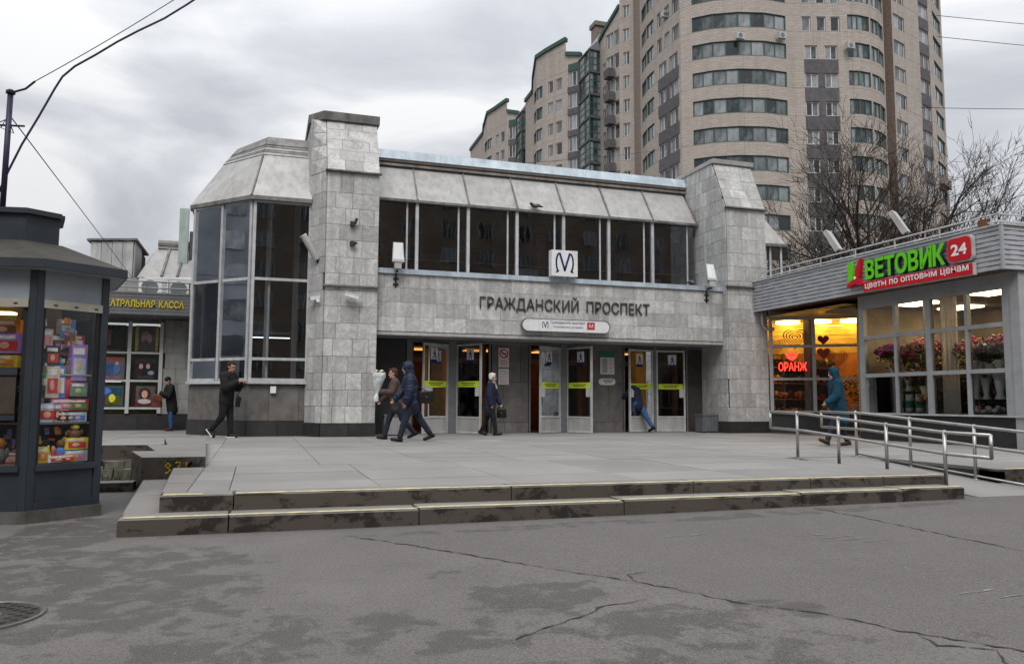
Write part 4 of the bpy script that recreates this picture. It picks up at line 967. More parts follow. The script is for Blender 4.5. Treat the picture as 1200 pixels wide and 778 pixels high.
# angled lit window
O0 = Vector((14.56, 19.9, 0)); uo = d_.normalized(); lo_ = d_.length
q = MB()
for s_, w_ in ((0, .1), (1.19, .1), (lo_ - .08, .1)): q.obox(O0 + uo * s_ + Z * .93 - n_ * .03, uo * w_, n_ * .1, Z * 2.85, M['shopframe'])
for a, b_ in ((.1, 1.19), (1.29, lo_ - .08)):
    for z_ in (.94, 1.9, 2.86, 3.68): q.obox(O0 + uo * a + Z * (z_ - .035) - n_ * .03, uo * (b_ - a), n_ * .09, Z * .07, M['shopframe'])
ow = q.build('angled_window', fsn)
for a, b_ in ((.1, 1.19), (1.29, lo_)):
    for z0, z1 in ((.97, 1.9), (1.9, 2.86), (2.86, 3.68)):
        p = MB(); p.add([O0 + uo * a + Z * z0, O0 + uo * b_ + Z * z0, O0 + uo * b_ + Z * z1, O0 + uo * a + Z * z1], [(0, 1, 2, 3)], M['shopglass']); p.build('pane', ow)
q = MB(); q.obox(O0 + Z * 3.72 - n_ * .1, uo * lo_, n_ * .16, Z * .2, M['shopframe']); q.build('wall_head', fsn)
# interior
M['shopwall'] = mat('cream_wall', (.24, .19, .13), .8, .15); M['orangewall'] = mat('orange_wall', (.55, .22, .05), .7, .2)
M['ceilwood'] = mat('varnished_boards', (.62, .42, .10), .4, .25, 3, 30)
boxo('back_wall', (18.3, 11.9, PZ), (18.4, 17.2, 3.7), M['shopwall'], fsn); boxo('partition', (14.7, 16.35, PZ), (18.3, 16.45, 3.7), M['shopwall'], fsn)
boxo('ceiling', (14.7, 11.9, 3.64), (18.4, 17.6, 3.7), M['shopwall'], fsn); boxo('floor', (14.7, 11.9, PZ), (22, 24, PZ + .006), M['granite'], fsn)
bh = MB()
for i in range(7): bh.obox(O0 - n_ * (1.25 + .012 * (i % 2)) - uo * .6 + Z * (2.72 + i * .14), uo * 4.2, -n_ * .03, Z * .132, M['ceilwood'])
bh.build('lit_bulkhead', fsn, kind='stuff')
boxo('orange_wall', (14.6, 22.5, PZ), (20, 22.6, 3.8), M['orangewall'], fsn); boxo('orange_wall', (18.6, 16.46, PZ), (18.7, 22.5, 3.8), M['orangewall'], fsn)
q = MB()
for i in range(22): q.box((14.5, 16.6 + i * .27, 3.74 + .004 * (i % 2)), (18.6, 16.6 + i * .27 + .25, 3.78), M['ceilwood'])
q.build('board_ceiling', fsn, kind='stuff')
M['lampwarm'] = emis('warm_ceiling_panel', (1, .80, .45), 11.0); M['lampyellow'] = emis('yellow_ceiling_lamp', (1, .64, .17), 15.0)
for x_, y_ in ((15.0, 12.4), (15.0, 14.5), (16.6, 12.6), (16.6, 14.8)): boxo('ceiling_lamp', (x_, y_, 3.60), (x_ + .55, y_ + .9, 3.635), M['lampwarm'], fsn)
for x_, y_ in ((15.25, 20.0), (15.95, 19.45), (16.7, 18.85), (15.6, 21.8), (17.4, 20.6)): boxo('orange_lamp', (x_, y_, 3.62), (x_ + .5, y_ + .5, 3.70), M['lampyellow'], fsn)
boxo('shop_pillar', (15.55, 19.35, PZ), (15.75, 19.6, 3.72), M['granite'], fsn)
boxo('counter', (17.0, 12.3, PZ), (17.5, 15.6, 1.25), M['shopwall'], fsn)
# curtains
M['curtain'] = mat('beige_curtain', (.68, .61, .52), .9, .2, 8, 60)
def cloth_sheet(name, col):      # thin cloth: light from the room lamps shines through it
    b = NB(name); d = b.n('ShaderNodeBsdfDiffuse'); d.inputs[0].default_value = (*col, 1); t = b.n('ShaderNodeBsdfTranslucent'); t.inputs[0].default_value = (*col, 1)
    c = b.mix(b.ramp(b.noise(b.pos(), 14, 4), (.35, 0), (.65, 1)), tuple(x * .8 for x in col), col); b.l(c, d.inputs[0]); b.l(c, t.inputs[0])
    m = b.n('ShaderNodeMixShader'); m.inputs[0].default_value = .5; b.l(d.outputs[0], m.inputs[1]); b.l(t.outputs[0], m.inputs[2]); b.l(m.outputs[0], b.o.inputs[0]); return b.m
M['sheer'] = cloth_sheet('sheer_curtain', (.78, .71, .62))
def curtain(label, y0, y1):
    t = thing('curtain', label, 'curtain', (XW + .2, y0, .97), site=True); q = MB(); n = 24; V = []; F = []
    for i in range(n + 1):
        yy = y0 + (y1 - y0) * i / n; xx = XW + .22 + .035 * math.sin(i * 1.6)
        V += [(xx, yy, .98), (xx + .012 * math.sin(i * .8), yy + .02 * math.sin(i), 2.3), (xx, yy, 3.6)]
    for i in range(n): F += [(3 * i, 3 * i + 3, 3 * i + 4, 3 * i + 1), (3 * i + 1, 3 * i + 4, 3 * i + 5, 3 * i + 2)]
    q.add(V, F, M['sheer']); q.build('cloth', t, True)
curtain('beige curtain gathered on the left of the thick window post', 14.15, 14.42); curtain('wider beige curtain drawn on the right of the thick window post', 13.5, 13.95)
# canopy fascia of overlapping boards
M['siding'] = mat('grey_siding', (.40, .41, .435), .5, .1, 1.5, 60, .05, metal=.1, streak=.25, stcol=(.16, .16, .165))
M['sidingdark'] = mat('siding_joint', (.07, .07, .075), .7, .2)
def siding(name, o, u, ln, n, z0, z1, rows):
    q = MB(); h = (z1 - z0) / rows; o = Vector(o); u = Vector(u); n = Vector(n)
    for i in range(rows):
        zz = z0 + i * h
        q.add([o + Z * (zz + .012) + n * .012, o + u * ln + Z * (zz + .012) + n * .012, o + u * ln + Z * (zz + h) + n * .004, o + Z * (zz + h) + n * .004,
               o + Z * (zz + .012), o + u * ln + Z * (zz + .012)], [(0, 1, 2, 3), (4, 5, 1, 0)], M['siding'])
        g = random.Random(i); x = -g.random() * .7
        while x < ln:
            a, b_ = max(0, x), min(ln, x + .38)
            if b_ - a > .05: q.add([o + u * a + Z * (zz - .004) + n * .014, o + u * b_ + Z * (zz - .004) + n * .014, o + u * b_ + Z * (zz + .012) + n * .014, o + u * a + Z * (zz + .012) + n * .014], [(0, 1, 2, 3)], M['sidingdark'])
            x += .62
    return q.build(name, fsn, kind='stuff')
Zf0, Zf1 = 3.88, 4.78
boxo('fascia_core', (XF + .005, YN - .05, Zf0), (XF + .15, 20.0, Zf1), M['sidingdark'], fsn)
siding('fascia_boards', (XF, 20.0, 0), -Y, 20.0 - YN + .05, -X, Zf0, Zf1, 9)
boxo('fascia_core', (XF + .151, YN - .05, Zf0), (24, YN + .1, Zf1), M['sidingdark'], fsn)
siding('fascia_boards', (XF, YN - .055, 0), X, 10, -Y, Zf0, Zf1, 9)
boxo('fascia_corner', (XF - .03, YN - .09, Zf0), (XF + .03, YN - .04, Zf1), M['siding'], fsn)
boxo('fascia_cap', (XF - .04, YN - .1, Zf1), (XF + .2, 20.0, Zf1 + .03), M['alu'], fsn); boxo('fascia_cap', (XF + .201, YN - .1, Zf1), (24, YN + .15, Zf1 + .03), M['alu'], fsn)
M['soffit'] = mat('brown_soffit', (.15, .065, .03), .6, .25, 2, 30)
q = MB()
for i in range(40): q.box((XF + .05, YN + .1 + i * .215, 3.905 + .003 * (i % 2)), (17.5, YN + .1 + i * .215 + .205, 3.93), M['soffit'])
q.build('soffit_boards', fsn, kind='stuff')
boxo('roof', (XF + .1, YN, 4.6), (24, 22, 4.66), M['zinc_dark'], fsn)
# downpipe against the pier
q = MB(); q.tube([(14.3, 19.86, 4.55), (14.3, 19.86, 3.55), (14.36, 19.82, 3.4), (14.6, 19.7, 3.38)], .045, 10, M['alu']); q.build('downpipe', fsn, True)
# roof railing
rr = thing('roof_railing', 'two tube railing along the flower shop roof', 'railing', (14.2, 15, 4.78), site=True)
for dz in (.12, .27):
    q = MB(); q.tube([(14.22, 19.8, 4.78 + dz), (14.22, 11.85, 4.78 + dz), (20, 11.85, 4.78 + dz)], .02, 8, M['alu']); q.build('rail', rr)
for i in range(7): y_ = 19.7 - i * 1.28; q = MB(); q.tube([(14.22, y_, 4.79), (14.22, y_, 5.06)], .018, 8, M['alu']); q.build('post', rr)
boxo('junction_box', (14.18, 12.1, 4.81), (14.27, 12.3, 5.0), M['soffit'], rr)
# big sign
sg = thing('shop_sign', 'green and red shop sign reading ЦВЕТОВИК 24 цветы по оптовым ценам on the grey fascia', 'sign', (XF, 14, 4.2), site=True)
M['green'] = mat('sign_green', (.13, .62, .015), .35, .05, bump=0); M['signred'] = mat('sign_red', (.55, .012, .02), .35, .05, bump=0); M['signside'] = mat('sign_side', (.05, .06, .07), .5, .1); M['signwhite'] = mat('sign_white', (.85, .85, .85), .4, .03, bump=0)
def slet(s, y0, y1, z0, h, m, ext, bold, x=XF - .02):
    letters(s, 0, y0 - y1, (x, y0, z0), -Y, Z, h, m, sg, ext, bold)
slet('ВЕТОВИК', 15.28, 12.93, 4.19, .46, M['signside'], .10, .034); slet('ВЕТОВИК', 15.28, 12.93, 4.19, .46, M['green'], .012, .03, XF - .122)
def sgn(name, pts, d, m, x=XF - .02):
    q = MB(); q.prism([(x, p[0], p[1]) for p in pts], (-d, 0, 0), m); return q.build(name, sg)
sgn('flower_letter', [(15.86, 4.22), (15.74, 4.22), (15.74, 4.68), (15.86, 4.70)], .10, M['green'])
sgn('flower_letter', [(15.50, 4.24), (15.64, 4.26), (15.60, 4.5), (15.47, 4.72), (15.42, 4.72)], .10, M['signred'])
sgn('flower_letter', [(15.63, 4.28), (15.90, 4.12), (15.9, 4.06), (15.62, 4.13), (15.42, 4.06), (15.36, 4.1), (15.5, 4.24)], .11, M['signred'])
sgn('star_core', [(15.66, 4.26), (15.62, 4.23), (15.58, 4.26), (15.6, 4.31), (15.64, 4.31)], .115, M['signwhite'])
def rbox(y0, y1, z0, z1, r, n=6):
    P = []
    for cy, cz, a0 in ((y0 - r, z0 + r, 180), (y1 + r, z0 + r, 270), (y1 + r, z1 - r, 0), (y0 - r, z1 - r, 90)):
        for k in range(n + 1): a = R(a0 + 90 * k / n); P.append((cy - r * math.cos(a), cz + r * math.sin(a)))
    return P
sgn('number_box', rbox(12.86, 12.30, 4.19, 4.68, .1), .12, M['signred']); sgn('number_box_side', rbox(12.89, 12.27, 4.16, 4.71, .12), .09, M['alu'])
flat_text('number', '24', (XF - .142, 12.77, 4.31), -Y, Z, .39, .24, M['signwhite'], sg, .002, .03)
sgn('slogan_panel', [(15.36, 3.9), (12.30, 3.87), (12.30, 4.10), (15.36, 4.13)], .10, M['signred']); sgn('slogan_panel_side', [(15.38, 3.88), (12.27, 3.85), (12.27, 4.11), (15.38, 4.145)], .075, M['alu'])
sl_t = flat_text('slogan_lettering', 'цветы по оптовым ценам', (XF - .122, 15.29, 3.93), -Y, Vector((0, 0, 1)), 2.92, .155, M['signwhite'], sg, .002, .012)
sl_t['kind'] = 'stuff'
# neon sign
M['neon'] = emis('red_neon', (1, .035, .02), 3.2)
ne = thing('neon_sign', 'glowing red word ОРАНЖ under a spread winged bud in the lit window', 'neon sign', (15, 19.5, 2.2), site=True)
on = O0 + n_ * .05
letters('ОРАНЖ', 0, .80, on + uo * .24 + Z * 2.14, uo, Z, .25, M['neon'], ne, .02, .008)
bud = MB()
def lobe(pts): bud.prism([on + uo * p[0] + Z * p[1] for p in pts], n_ * .02, M['neon'])
lobe([(.62, 2.44), (.50, 2.52), (.44, 2.68), (.54, 2.62), (.62, 2.58)]); lobe([(.63, 2.44), (.75, 2.52), (.83, 2.70), (.72, 2.63), (.63, 2.58)]); lobe([(.625, 2.59), (.56, 2.67), (.625, 2.76), (.69, 2.67)])
bud.build('bud', ne)
# red hearts and rings stuck on the inside of the window
M['heart'] = mat('red_paper', (.22, .012, .012), .7, .2); M['heartor'] = mat('orange_red_paper', (.48, .07, .02), .7, .2)
def heart(label, cx, cz, s, m, ringed=True):
    t = thing('heart_cutout', label, 'decoration', tuple(O0 + uo * cx + Z * (cz - s)), site=True); inn = O0 - n_ * .08
    for k in range(4 if ringed else 1):
        kk = 1 - .24 * k; q = MB(); P = []
        for i in range(24):
            a = 6.2832 * i / 24; x = 16 * math.sin(a) ** 3; y = 13 * math.cos(a) - 5 * math.cos(2 * a) - 2 * math.cos(3 * a) - math.cos(4 * a); P.append((cx + s * kk * x / 17, cz + s * kk * (y / 17)))
        if ringed:
            PI_ = [(cx + (p[0] - cx) * (1 - .1 / kk), cz + (p[1] - cz) * (1 - .1 / kk)) for p in P]
            for i in range(24):
                j = (i + 1) % 24; q.obox(inn, (0, 0, 0), (0, 0, 0), (0, 0, 0)) if 0 else q.add([inn + uo * P[i][0] + Z * P[i][1], inn + uo * P[j][0] + Z * P[j][1], inn + uo * PI_[j][0] + Z * PI_[j][1], inn + uo * PI_[i][0] + Z * PI_[i][1]], [(0, 1, 2, 3)], m)
        else: q.prism([inn + uo * p[0] + Z * p[1] for p in P], -n_ * .02, m)
        q.build('heart_ring', t)
heart('large dark red ringed heart above the neon word', .72, 3.12, .36, M['heart']); heart('orange red ringed heart cut by the window edge', .2, 2.9, .28, M['heartor']); heart('solid dark red heart at the top of the second bay', 1.5, 3.05, .17, M['heart'], False)
heart('solid bright red heart under the small dark one', 1.5, 2.66, .2, M['heartor'], False); heart('orange red ringed heart above the teal hood', 1.86, 2.5, .30, M['heartor'])
# flowers
FC = {'crimson': (.30, .01, .03), 'pink': (.50, .10, .16), 'orange': (.55, .14, .01), 'yellow': (.55, .40, .04), 'white': (.55, .54, .48), 'magenta': (.35, .02, .16), 'salmon': (.50, .2, .12), 'green': (.05, .10, .02), 'purple': (.12, .03, .16)}
FM = {k: mat('petals_' + k, v, .7, .3, 30, 60, 0, bump=0) for k, v in FC.items()}
M['leaf'] = mat('bouquet_leaf', (.035, .065, .02), .6, .4, 20, 60, bump=0); M['vase'] = mat('white_vase', (.62, .62, .60), .35, .08); M['bucket'] = mat('green_bucket', (.03, .16, .10), .4, .15); M['tblue'] = mat('blue_crate_plastic', (.03, .08, .25), .5, .15); M['tgreen'] = mat('teal_crate_plastic', (.02, .13, .13), .5, .15)
def bouquet(label, x, y, z, cols, rad, hgt, vase='vase', vh=.34, nb=130, seed=0):
    rad *= 1.55; hgt *= 1.35
    t = thing('flower_vase', label, 'flowers', (x, y, z), 'cut flowers in the shop window'); g = random.Random(seed)
    q = MB(); q.lathe((0, 0, 0), [(0, .07), (.02, .075), (vh * .5, .06), (vh * .9, .095), (vh, .10), (vh, .085)], 14, M[vase]); q.build('vase', t, True)
    q = MB()
    for i in range(170):
        a, r_0, h = g.uniform(0, 6.28), rad * math.sqrt(g.random()), vh + hgt * g.uniform(.1, .85); w = g.uniform(.02, .045); p = Vector((r_0 * math.cos(a), r_0 * math.sin(a), h)); d = Vector((g.uniform(-1, 1), g.uniform(-1, 1), g.uniform(-.2, 1))).normalized(); s_ = d.cross(Vector((g.random(), g.random(), g.random()))).normalized()
        q.add([p, p + d * w * 1.5 + s_ * w * .6, p + d * w * 3, p + d * w * 1.5 - s_ * w * .6], [(0, 1, 2, 3)], M['leaf'])
    q.build('leaves', t)
    q = MB()
    for i in range(nb):
        a, r_0 = g.uniform(0, 6.28), rad * math.sqrt(g.random()); h = vh + hgt * (1.02 - .45 * (r_0 / rad) ** 2) + g.uniform(-.06, .06); s_ = g.uniform(.028, .05)
        q.ell((r_0 * math.cos(a), r_0 * math.sin(a), h), (s_, s_, s_ * .75), 7, 4, FM[cols[g.randrange(len(cols))]])
    q.build('blooms', t, True)
boxo('display_back', (15.95, 12.0, PZ), (16.0, 16.3, 2.0), M['hall'], fsn)
mg = MB(); gg = random.Random(77)
for i in range(2600):
    p = Vector((gg.uniform(15.3, 15.9), gg.uniform(12.1, 16.15), gg.uniform(1.05, 2.62))); 
    if p.z > 2.05 + .5 * math.sin(p.y * 3.1) * math.sin(p.y * 1.3 + 1) + .25 * gg.random(): continue
    d = Vector((gg.uniform(-1, 1), gg.uniform(-1, 1), gg.uniform(-.6, 1))).normalized(); s_ = d.cross(Vector((gg.random(), gg.random(), gg.random()))).normalized(); w = gg.uniform(.025, .06)
    mg.add([p, p + d * w * 1.4 + s_ * w * .6, p + d * w * 3, p + d * w * 1.4 - s_ * w * .6], [(0, 1, 2, 3)], M['leaf'])
    if i % 6 == 0: mg.ell(p - X * .08, (.036, .036, .03), 6, 4, FM[['crimson', 'pink', 'magenta', 'salmon', 'yellow', 'orange', 'purple', 'white'][int(p.y * 2.3 + gg.random() * 2) % 8]])
tag(mg.build('massed_flowers', kind='stuff'), 'massed dark greenery dotted with blooms filling the back of the flower shop window', 'greenery')
st1 = boxo('display_shelf', (15.1, 12.2, 1.80), (15.6, 15.9, 1.84), M['shopwall'], fsn); st2 = boxo('display_shelf', (14.85, 12.2, .97), (15.7, 16.0, 1.0), M['granite'], fsn)
bq = [('deep crimson roses filling the left upper pane', 15.0, 15.6, 1.84, ['crimson', 'magenta', 'purple'], .26, .36), ('salmon lilies and yellow sprigs left of the curtain', 14.98, 14.75, 1.84, ['salmon', 'yellow', 'pink'], .24, .38), ('mixed crimson and gold bunch low left of the curtain', 15.0, 15.1, 1.5, ['crimson', 'yellow', 'green', 'salmon'], .24, .34), ('gold and pink asters above the footed vases', 15.0, 13.25, 1.84, ['orange', 'pink', 'magenta', 'yellow'], .26, .34), ('magenta and white bunch above the white trough', 15.0, 12.65, 1.84, ['magenta', 'pink', 'white', 'salmon'], .26, .34), ('dim crimson roses in the leftmost upper pane', 15.35, 15.75, 1.84, ['crimson', 'magenta'], .24, .34), ('salmon and crimson bunch beside the left curtain', 15.3, 14.8, 1.84, ['salmon', 'pink', 'crimson'], .26, .42), ('yellow and green bunch low beside the left curtain', 15.15, 14.55, 1.5, ['yellow', 'green', 'crimson'], .22, .3),
      ('magenta asters right of the wide curtain', 15.3, 13.35, 1.84, ['magenta', 'purple', 'pink'], .24, .3), ('pink and white carnations on the middle shelf', 15.25, 13.1, 1.78, ['pink', 'white', 'orange'], .22, .3), ('orange and yellow chrysanthemums at the middle of the right bay', 15.45, 12.85, 1.9, ['orange', 'yellow', 'salmon'], .26, .34),
      ('deep crimson mixed flowers near the corner post', 15.4, 12.4, 1.88, ['crimson', 'purple', 'magenta'], .28, .36), ('sparse yellow sprigs at the corner post', 15.2, 12.2, 1.84, ['yellow', 'green'], .16, .2),
      ('orange lilies under the left curtain', 15.1, 14.75, 1.32, ['orange', 'salmon'], .24, .24), ('red tulips low on the sill, left bay', 15.05, 15.55, 1.0, ['crimson', 'green'], .18, .25), ('pink potted bunch at the left sill corner', 14.95, 15.85, 1.0, ['pink', 'crimson'], .14, .14), ('small red and yellow pot at the sill under the curtain', 14.95, 14.5, 1.0, ['crimson', 'yellow'], .14, .16)]
for i, (l_, x_, y_, z_, c_, r__, h_) in enumerate(bq): bouquet(l_, x_, y_, z_, c_, r__, h_, seed=60 + i, vh=.3 if z_ > 1.2 else .16, vase='vase' if i not in (14, 15, 16) else 'bucket')
def empty_vase(label, x, y, z, s=1., m='vase'):
    t = thing('tall_vase', label, 'vase', (x, y, z), 'vases on the shop sill'); q = MB(); q.lathe((0, 0, 0), [(0, .09 * s), (.02, .085 * s), (.1 * s, .05 * s), (.3 * s, .08 * s), (.44 * s, .11 * s), (.45 * s, .12 * s)], 16, M[m]); q.build('body', t, True)
    q = MB(); q.lathe((0, 0, .452 * s), [(0, .12 * s), (.012, .122 * s), (.014, .11 * s)], 16, M[m]); q.build('rim', t, True)
for l_, y_, s_ in (('white footed vase right of the wide curtain', 13.2, 1.2), ('smaller white vase behind the footed one', 12.95, 1.0), ('white footed vase nearest the corner post', 12.62, 1.25)): empty_vase(l_, 14.95, y_, 1.3, s_)
for l_, y_ in (('white jar with green band, first from the left bay post', 15.25), ('white jar with green band beside the middle mullion', 14.95), ('white jar with green band under the left curtain', 14.65)):
    t = thing('flower_jar', l_, 'jar', (14.85, y_, 1.0), 'vases on the shop sill'); q = MB(); q.lathe((0, 0, 0), [(0, .09), (.12, .095), (.40, .09), (.42, .1)], 14, M['vase']); q.build('body', t, True); q = MB(); q.lathe((0, 0, .1), [(0, .097), (.17, .097)], 14, M['bucket']); q.build('band', t)
for l_, a, b_, m in (('teal plastic crate at the corner post of the shop window', (15.0, 12.15, 1.45), (15.4, 12.5, 1.8), 'tgreen'), ('blue plastic crate low at the corner post', (15.0, 12.12, 1.0), (15.4, 12.45, 1.3), 'tblue')):
    t = thing('crate', l_, 'crate', a, site=True); q = MB(); q.box(a, b_, M[m]); q.build('body', t); q = MB(); q.box((a[0] - .01, a[1] - .01, b_[2] - .04), (b_[0] + .01, b_[1] + .01, b_[2] + .004), M[m]); q.build('rim', t)
wp = MB(); g_ = random.Random(4)
for i in range(26): wp.ell((14.9 + g_.random() * .3, 12.7 + g_.random() * .75, 1.03 + g_.random() * .1), (.05, .07, .05), 6, 4, [M['paper'], M['curtain'], M['vase'], FM['pink']][i % 4])
tag(wp.build('wrapping_heap', smooth=True), 'heap of crumpled pale wrapping paper on the shop sill', 'wrapping paper')
sh2 = thing('gift_shelf', 'dark shelving of small goods behind the neon word', 'shelf', (16, 20.6, PZ), site=True)
for k in range(4): boxo('shelf', (14.7, 20.9, .8 + .5 * k), (18.0, 21.3, .83 + .5 * k), M['halltimber'], sh2)
boxo('back_panel', (14.7, 21.31, PZ), (18.0, 21.35, 2.6), M['hall'], sh2)
q = MB()
for i in range(260): q.ell((14.8 + g_.random() * 3.1, 20.95 + g_.random() * .3, .9 + .5 * g_.randrange(4) + g_.random() * .12), (.07, .07, .09), 6, 4, [FM['orange'], M['leaf'], FM['yellow'], M['leaf'], M['hall'], FM['salmon']][i % 6])
q.build('small_goods', sh2, True, kind='stuff')
bouquet('tall orange bouquet inside the lit window at its right end', 16.6, 18.75, .85, ['orange', 'yellow', 'salmon'], .3, .6, vh=.3, seed=90)

# ================================================================== KIOSK (left)
M['kblue'] = mat('slate_blue_paint', (.029, .036, .045), .42, .18, 3, 70, .03, streak=.2, stcol=(.03, .035, .045))
M['kpanel'] = mat('pale_grey_panel', (.26, .29, .32), .5, .08, 2, 60, 0, streak=.12); M['kshut'] = mat('cream_shutter_box', (.36, .34, .28), .5, .1, 3, 60, streak=.3); M['kroof'] = mat('bitumen_roof', (.05, .046, .04), .8, .3, 4, 60, streak=.4)
M['kplinth'] = mat('cement_plinth', (.10, .092, .085), .9, .3, 5, 70, streak=.5)
kc = Vector((-2.6, 9.75, 0))
ka = [Vector((*p, 0)) - kc for p in ((-2.1, 8.83), (-1.53, 9.28), (-1.76, 10.2), (-2.26, 10.73), (-3.1, 10.7), (-3.7, 10.3), (-3.75, 9.5), (-3.09, 8.99))]
kx = thing('kiosk', 'slate blue octagonal street kiosk with shop windows and a small roof lantern', 'kiosk', tuple(kc), site=True)
kp = lambda i, s, z: kc + ka[i % 8] * s + Z * z
q = MB(); q.prism([kp(i, 1.03, -.02) for i in range(8)], Z * .14, M['kplinth']); q.build('plinth', kx)
for i in range(8):
    c0, c1 = kp(i, 1, 0), kp(i + 1, 1, 0); u = (c1 - c0); ln = u.length; u.normalize(); n = Vector((u.y, -u.x, 0)); vis = i in (7, 0)
    q = MB(); w = .07
    q.obox(c0 - n * .08 + Z * .12, u * w, n * .085, Z * 2.38, M['kblue']); q.obox(c1 - u * w - n * .08 + Z * .12, u * w, n * .085, Z * 2.38, M['kblue']); q.build('corner_post', kx)
    W0, W1 = c0 + u * w, c1 - u * w; wl = ln - 2 * w
    q = MB(); q.obox(W0 - n * .05 + Z * .12, u * wl, n * .04, Z * .40, M['kblue']); q.obox(W0 - n * .0 + Z * .5, u * wl, n * .03, Z * .06, M['kblue']); q.obox(W0 - n * .01 + Z * .12, u * wl, n * .02, Z * .07, M['kblue']); q.build('lower_panel', kx)
    q = MB(); q.obox(W0 - n * .03 + Z * 2.20, u * wl, n * .02, Z * .3, M['kpanel']); q.build('header_panel', kx)
    q = MB(); q.obox(W0 - n * .03 + Z * 2.115, u * wl, n * .05, Z * .082, M['kshut'])
    for k in range(3): q.obox(W0 + u * (wl * (.15 + .35 * k)) + n * .02 + Z * 2.145, u * .035, n * .006, Z * .012, M['black'])
    q.build('shutter_box', kx)
    f = MB()
    if vis:
        f.obox(W0 - n * .05 + Z * .56, u * .03, n * .04, Z * 1.55, M['black']); f.obox(W1 - u * .045 - n * .05 + Z * .56, u * .045, n * .04, Z * 1.55, M['black'])
        if i == 7: f.obox(W0 + u * .03 - n * .045 + Z * 1.44, u * (wl - .1), n * .05, Z * .07, M['kblue']); f.obox(W0 + u * .03 - n * .045 + Z * 1.0, u * (wl - .1), n * .05, Z * .05, M['kblue']); f.obox(W0 + u * .06 - n * .04 + Z * 1.06, u * (wl - .14), n * .03, Z * .37, M['hall'])
        wn = f.build('shop_window', kx); p = MB(); p.add([W0 + u * .03 - n * .02 + Z * .56, W1 - n * .02 + Z * .56, W1 - n * .02 + Z * 2.115, W0 + u * .03 - n * .02 + Z * 2.115], [(0, 1, 2, 3)], M['kglass']); p.build('pane', wn)
    else:
        f.obox(W0 - n * .06 + Z * .56, u * wl, n * .04, Z * 1.56, M['kblue']); f.build('back_panel', kx)
q = MB()
lo_r, hi_r = 1.17, .52
for i in range(8): q.add([kp(i, lo_r, 2.58), kp(i + 1, lo_r, 2.58), kp(i + 1, hi_r, 2.86), kp(i, hi_r, 2.86)], [(0, 1, 2, 3)], M['kroof'])
q.build('roof', kx)
for i in range(8):
    q = MB(); q.add([kp(i, 1.17, 2.585), kp(i + 1, 1.17, 2.585), kp(i + 1, 1.175, 2.50), kp(i, 1.175, 2.50), kp(i, 1.16, 2.585), kp(i + 1, 1.16, 2.585), kp(i + 1, 1.16, 2.50), kp(i, 1.16, 2.50)], [(0, 1, 2, 3), (3, 2, 6, 7), (4, 5, 1, 0), (4, 7, 6, 5)], M['kblue']); q.build('eave_board', kx)
q = MB(); q.prism([kp(i, 1.15, 2.49) for i in range(8)], Z * .012, M['kpanel']); q.build('soffit', kx)
q = MB(); q.prism([kp(i, .48, 2.84) for i in range(8)], Z * .31, M['kblue']); q.build('lantern', kx)
q = MB(); q.prism([kp(i, .53, 3.15) for i in range(8)], Z * .04, M['kblue']); q.prism([kp(i, .50, 3.191) for i in range(8)], Z * .02, M['kroof']); q.build('lantern_roof', kx)
for z_ in (.55, .955, 1.45): 
    q = MB(); q.prism([kc + (kp(i, .90, z_) - kc - Z * z_) + Z * z_ for i in range(8)], Z * .018, M['kshut']); q.build('shelf', kx)
q = MB(); q.prism([kp(i, .55, .57) for i in range(8)], Z * 1.6, M['hall']); q.build('inner_lining', kx)
# goods on the shelves
g_ = random.Random(21)
def goods(kind, label, fi, t, dep, z, w, h, col, col2):
    i = fi; c0, c1 = kp(i, 1, 0), kp(i + 1, 1, 0); u = (c1 - c0); ln = u.length; u.normalize(); n = Vector((u.y, -u.x, 0)); o = c0 + u * (.16 + (ln - .32) * t) - n * (.12 + dep)
    o.z = z; o_ = thing(kind, label, {'toy_box': 'toy box', 'bottle': 'bottle', 'doll': 'toy', 'packet': 'packet', 'soft_toy': 'toy'}[kind], tuple(o), 'goods in the kiosk windows', math.atan2(u.y, u.x))
    A, B = pc(col), pc(col2)
    if kind in ('toy_box', 'packet'):
        q = MB(); q.box((-w / 2, -.03, 0), (w / 2, .05, h), A); q.build('carton', o_)
        q = MB(); q.box((-w * .38, -.0335, h * .15), (w * .38, -.0305, h * .62), B); q.box((-w * .44, -.0335, h * .72), (w * .3, -.0305, h * .9), pc((.55, .55, .52)))
        q.ell((-w * .05, -.034, h * .4), (w * .17, .004, h * .17), 8, 5, pc((.5, .3, .2))); q.build('print', o_)
    elif kind == 'bottle':
        q = MB(); q.lathe((0, 0, 0), [(0, w / 2), (h * .6, w / 2), (h * .75, w * .2), (h * .9, w * .17)], 10, A); q.build('body', o_, True); q = MB(); q.lathe((0, 0, h * .9), [(0, w * .2), (h * .1, w * .2)], 8, B); q.build('cap', o_)
        q = MB(); q.lathe((0, 0, h * .2), [(0, w * .51), (h * .25, w * .51)], 10, B); q.build('wrapper', o_)
    else:
        q = MB(); q.ell((0, 0, h * .3), (w * .42, w * .3, h * .32), 9, 6, A); q.build('body', o_, True); q = MB(); q.ell((0, 0, h * .76), (w * .3, w * .28, h * .22), 9, 6, B); q.build('head', o_, True)
        for s_ in (-1, 1): q = MB(); q.ell((s_ * w * .42, -.01, h * .42), (w * .12, w * .12, h * .2), 7, 5, A); q.build('arm', o_, True)
CN = {'green': (.05, .25, .05), 'black': (.015, .015, .02), 'beige': (.42, .34, .25), 'blue': (.06, .14, .4), 'red': (.4, .025, .02), 'violet': (.25, .14, .4), 'pale blue': (.3, .42, .5), 'pink': (.5, .16, .25), 'white': (.5, .5, .5), 'grey': (.16, .16, .17), 'yellow': (.5, .38, .03), 'orange': (.5, .17, .02), 'teal': (.03, .25, .25), 'brown': (.12, .06, .03)}
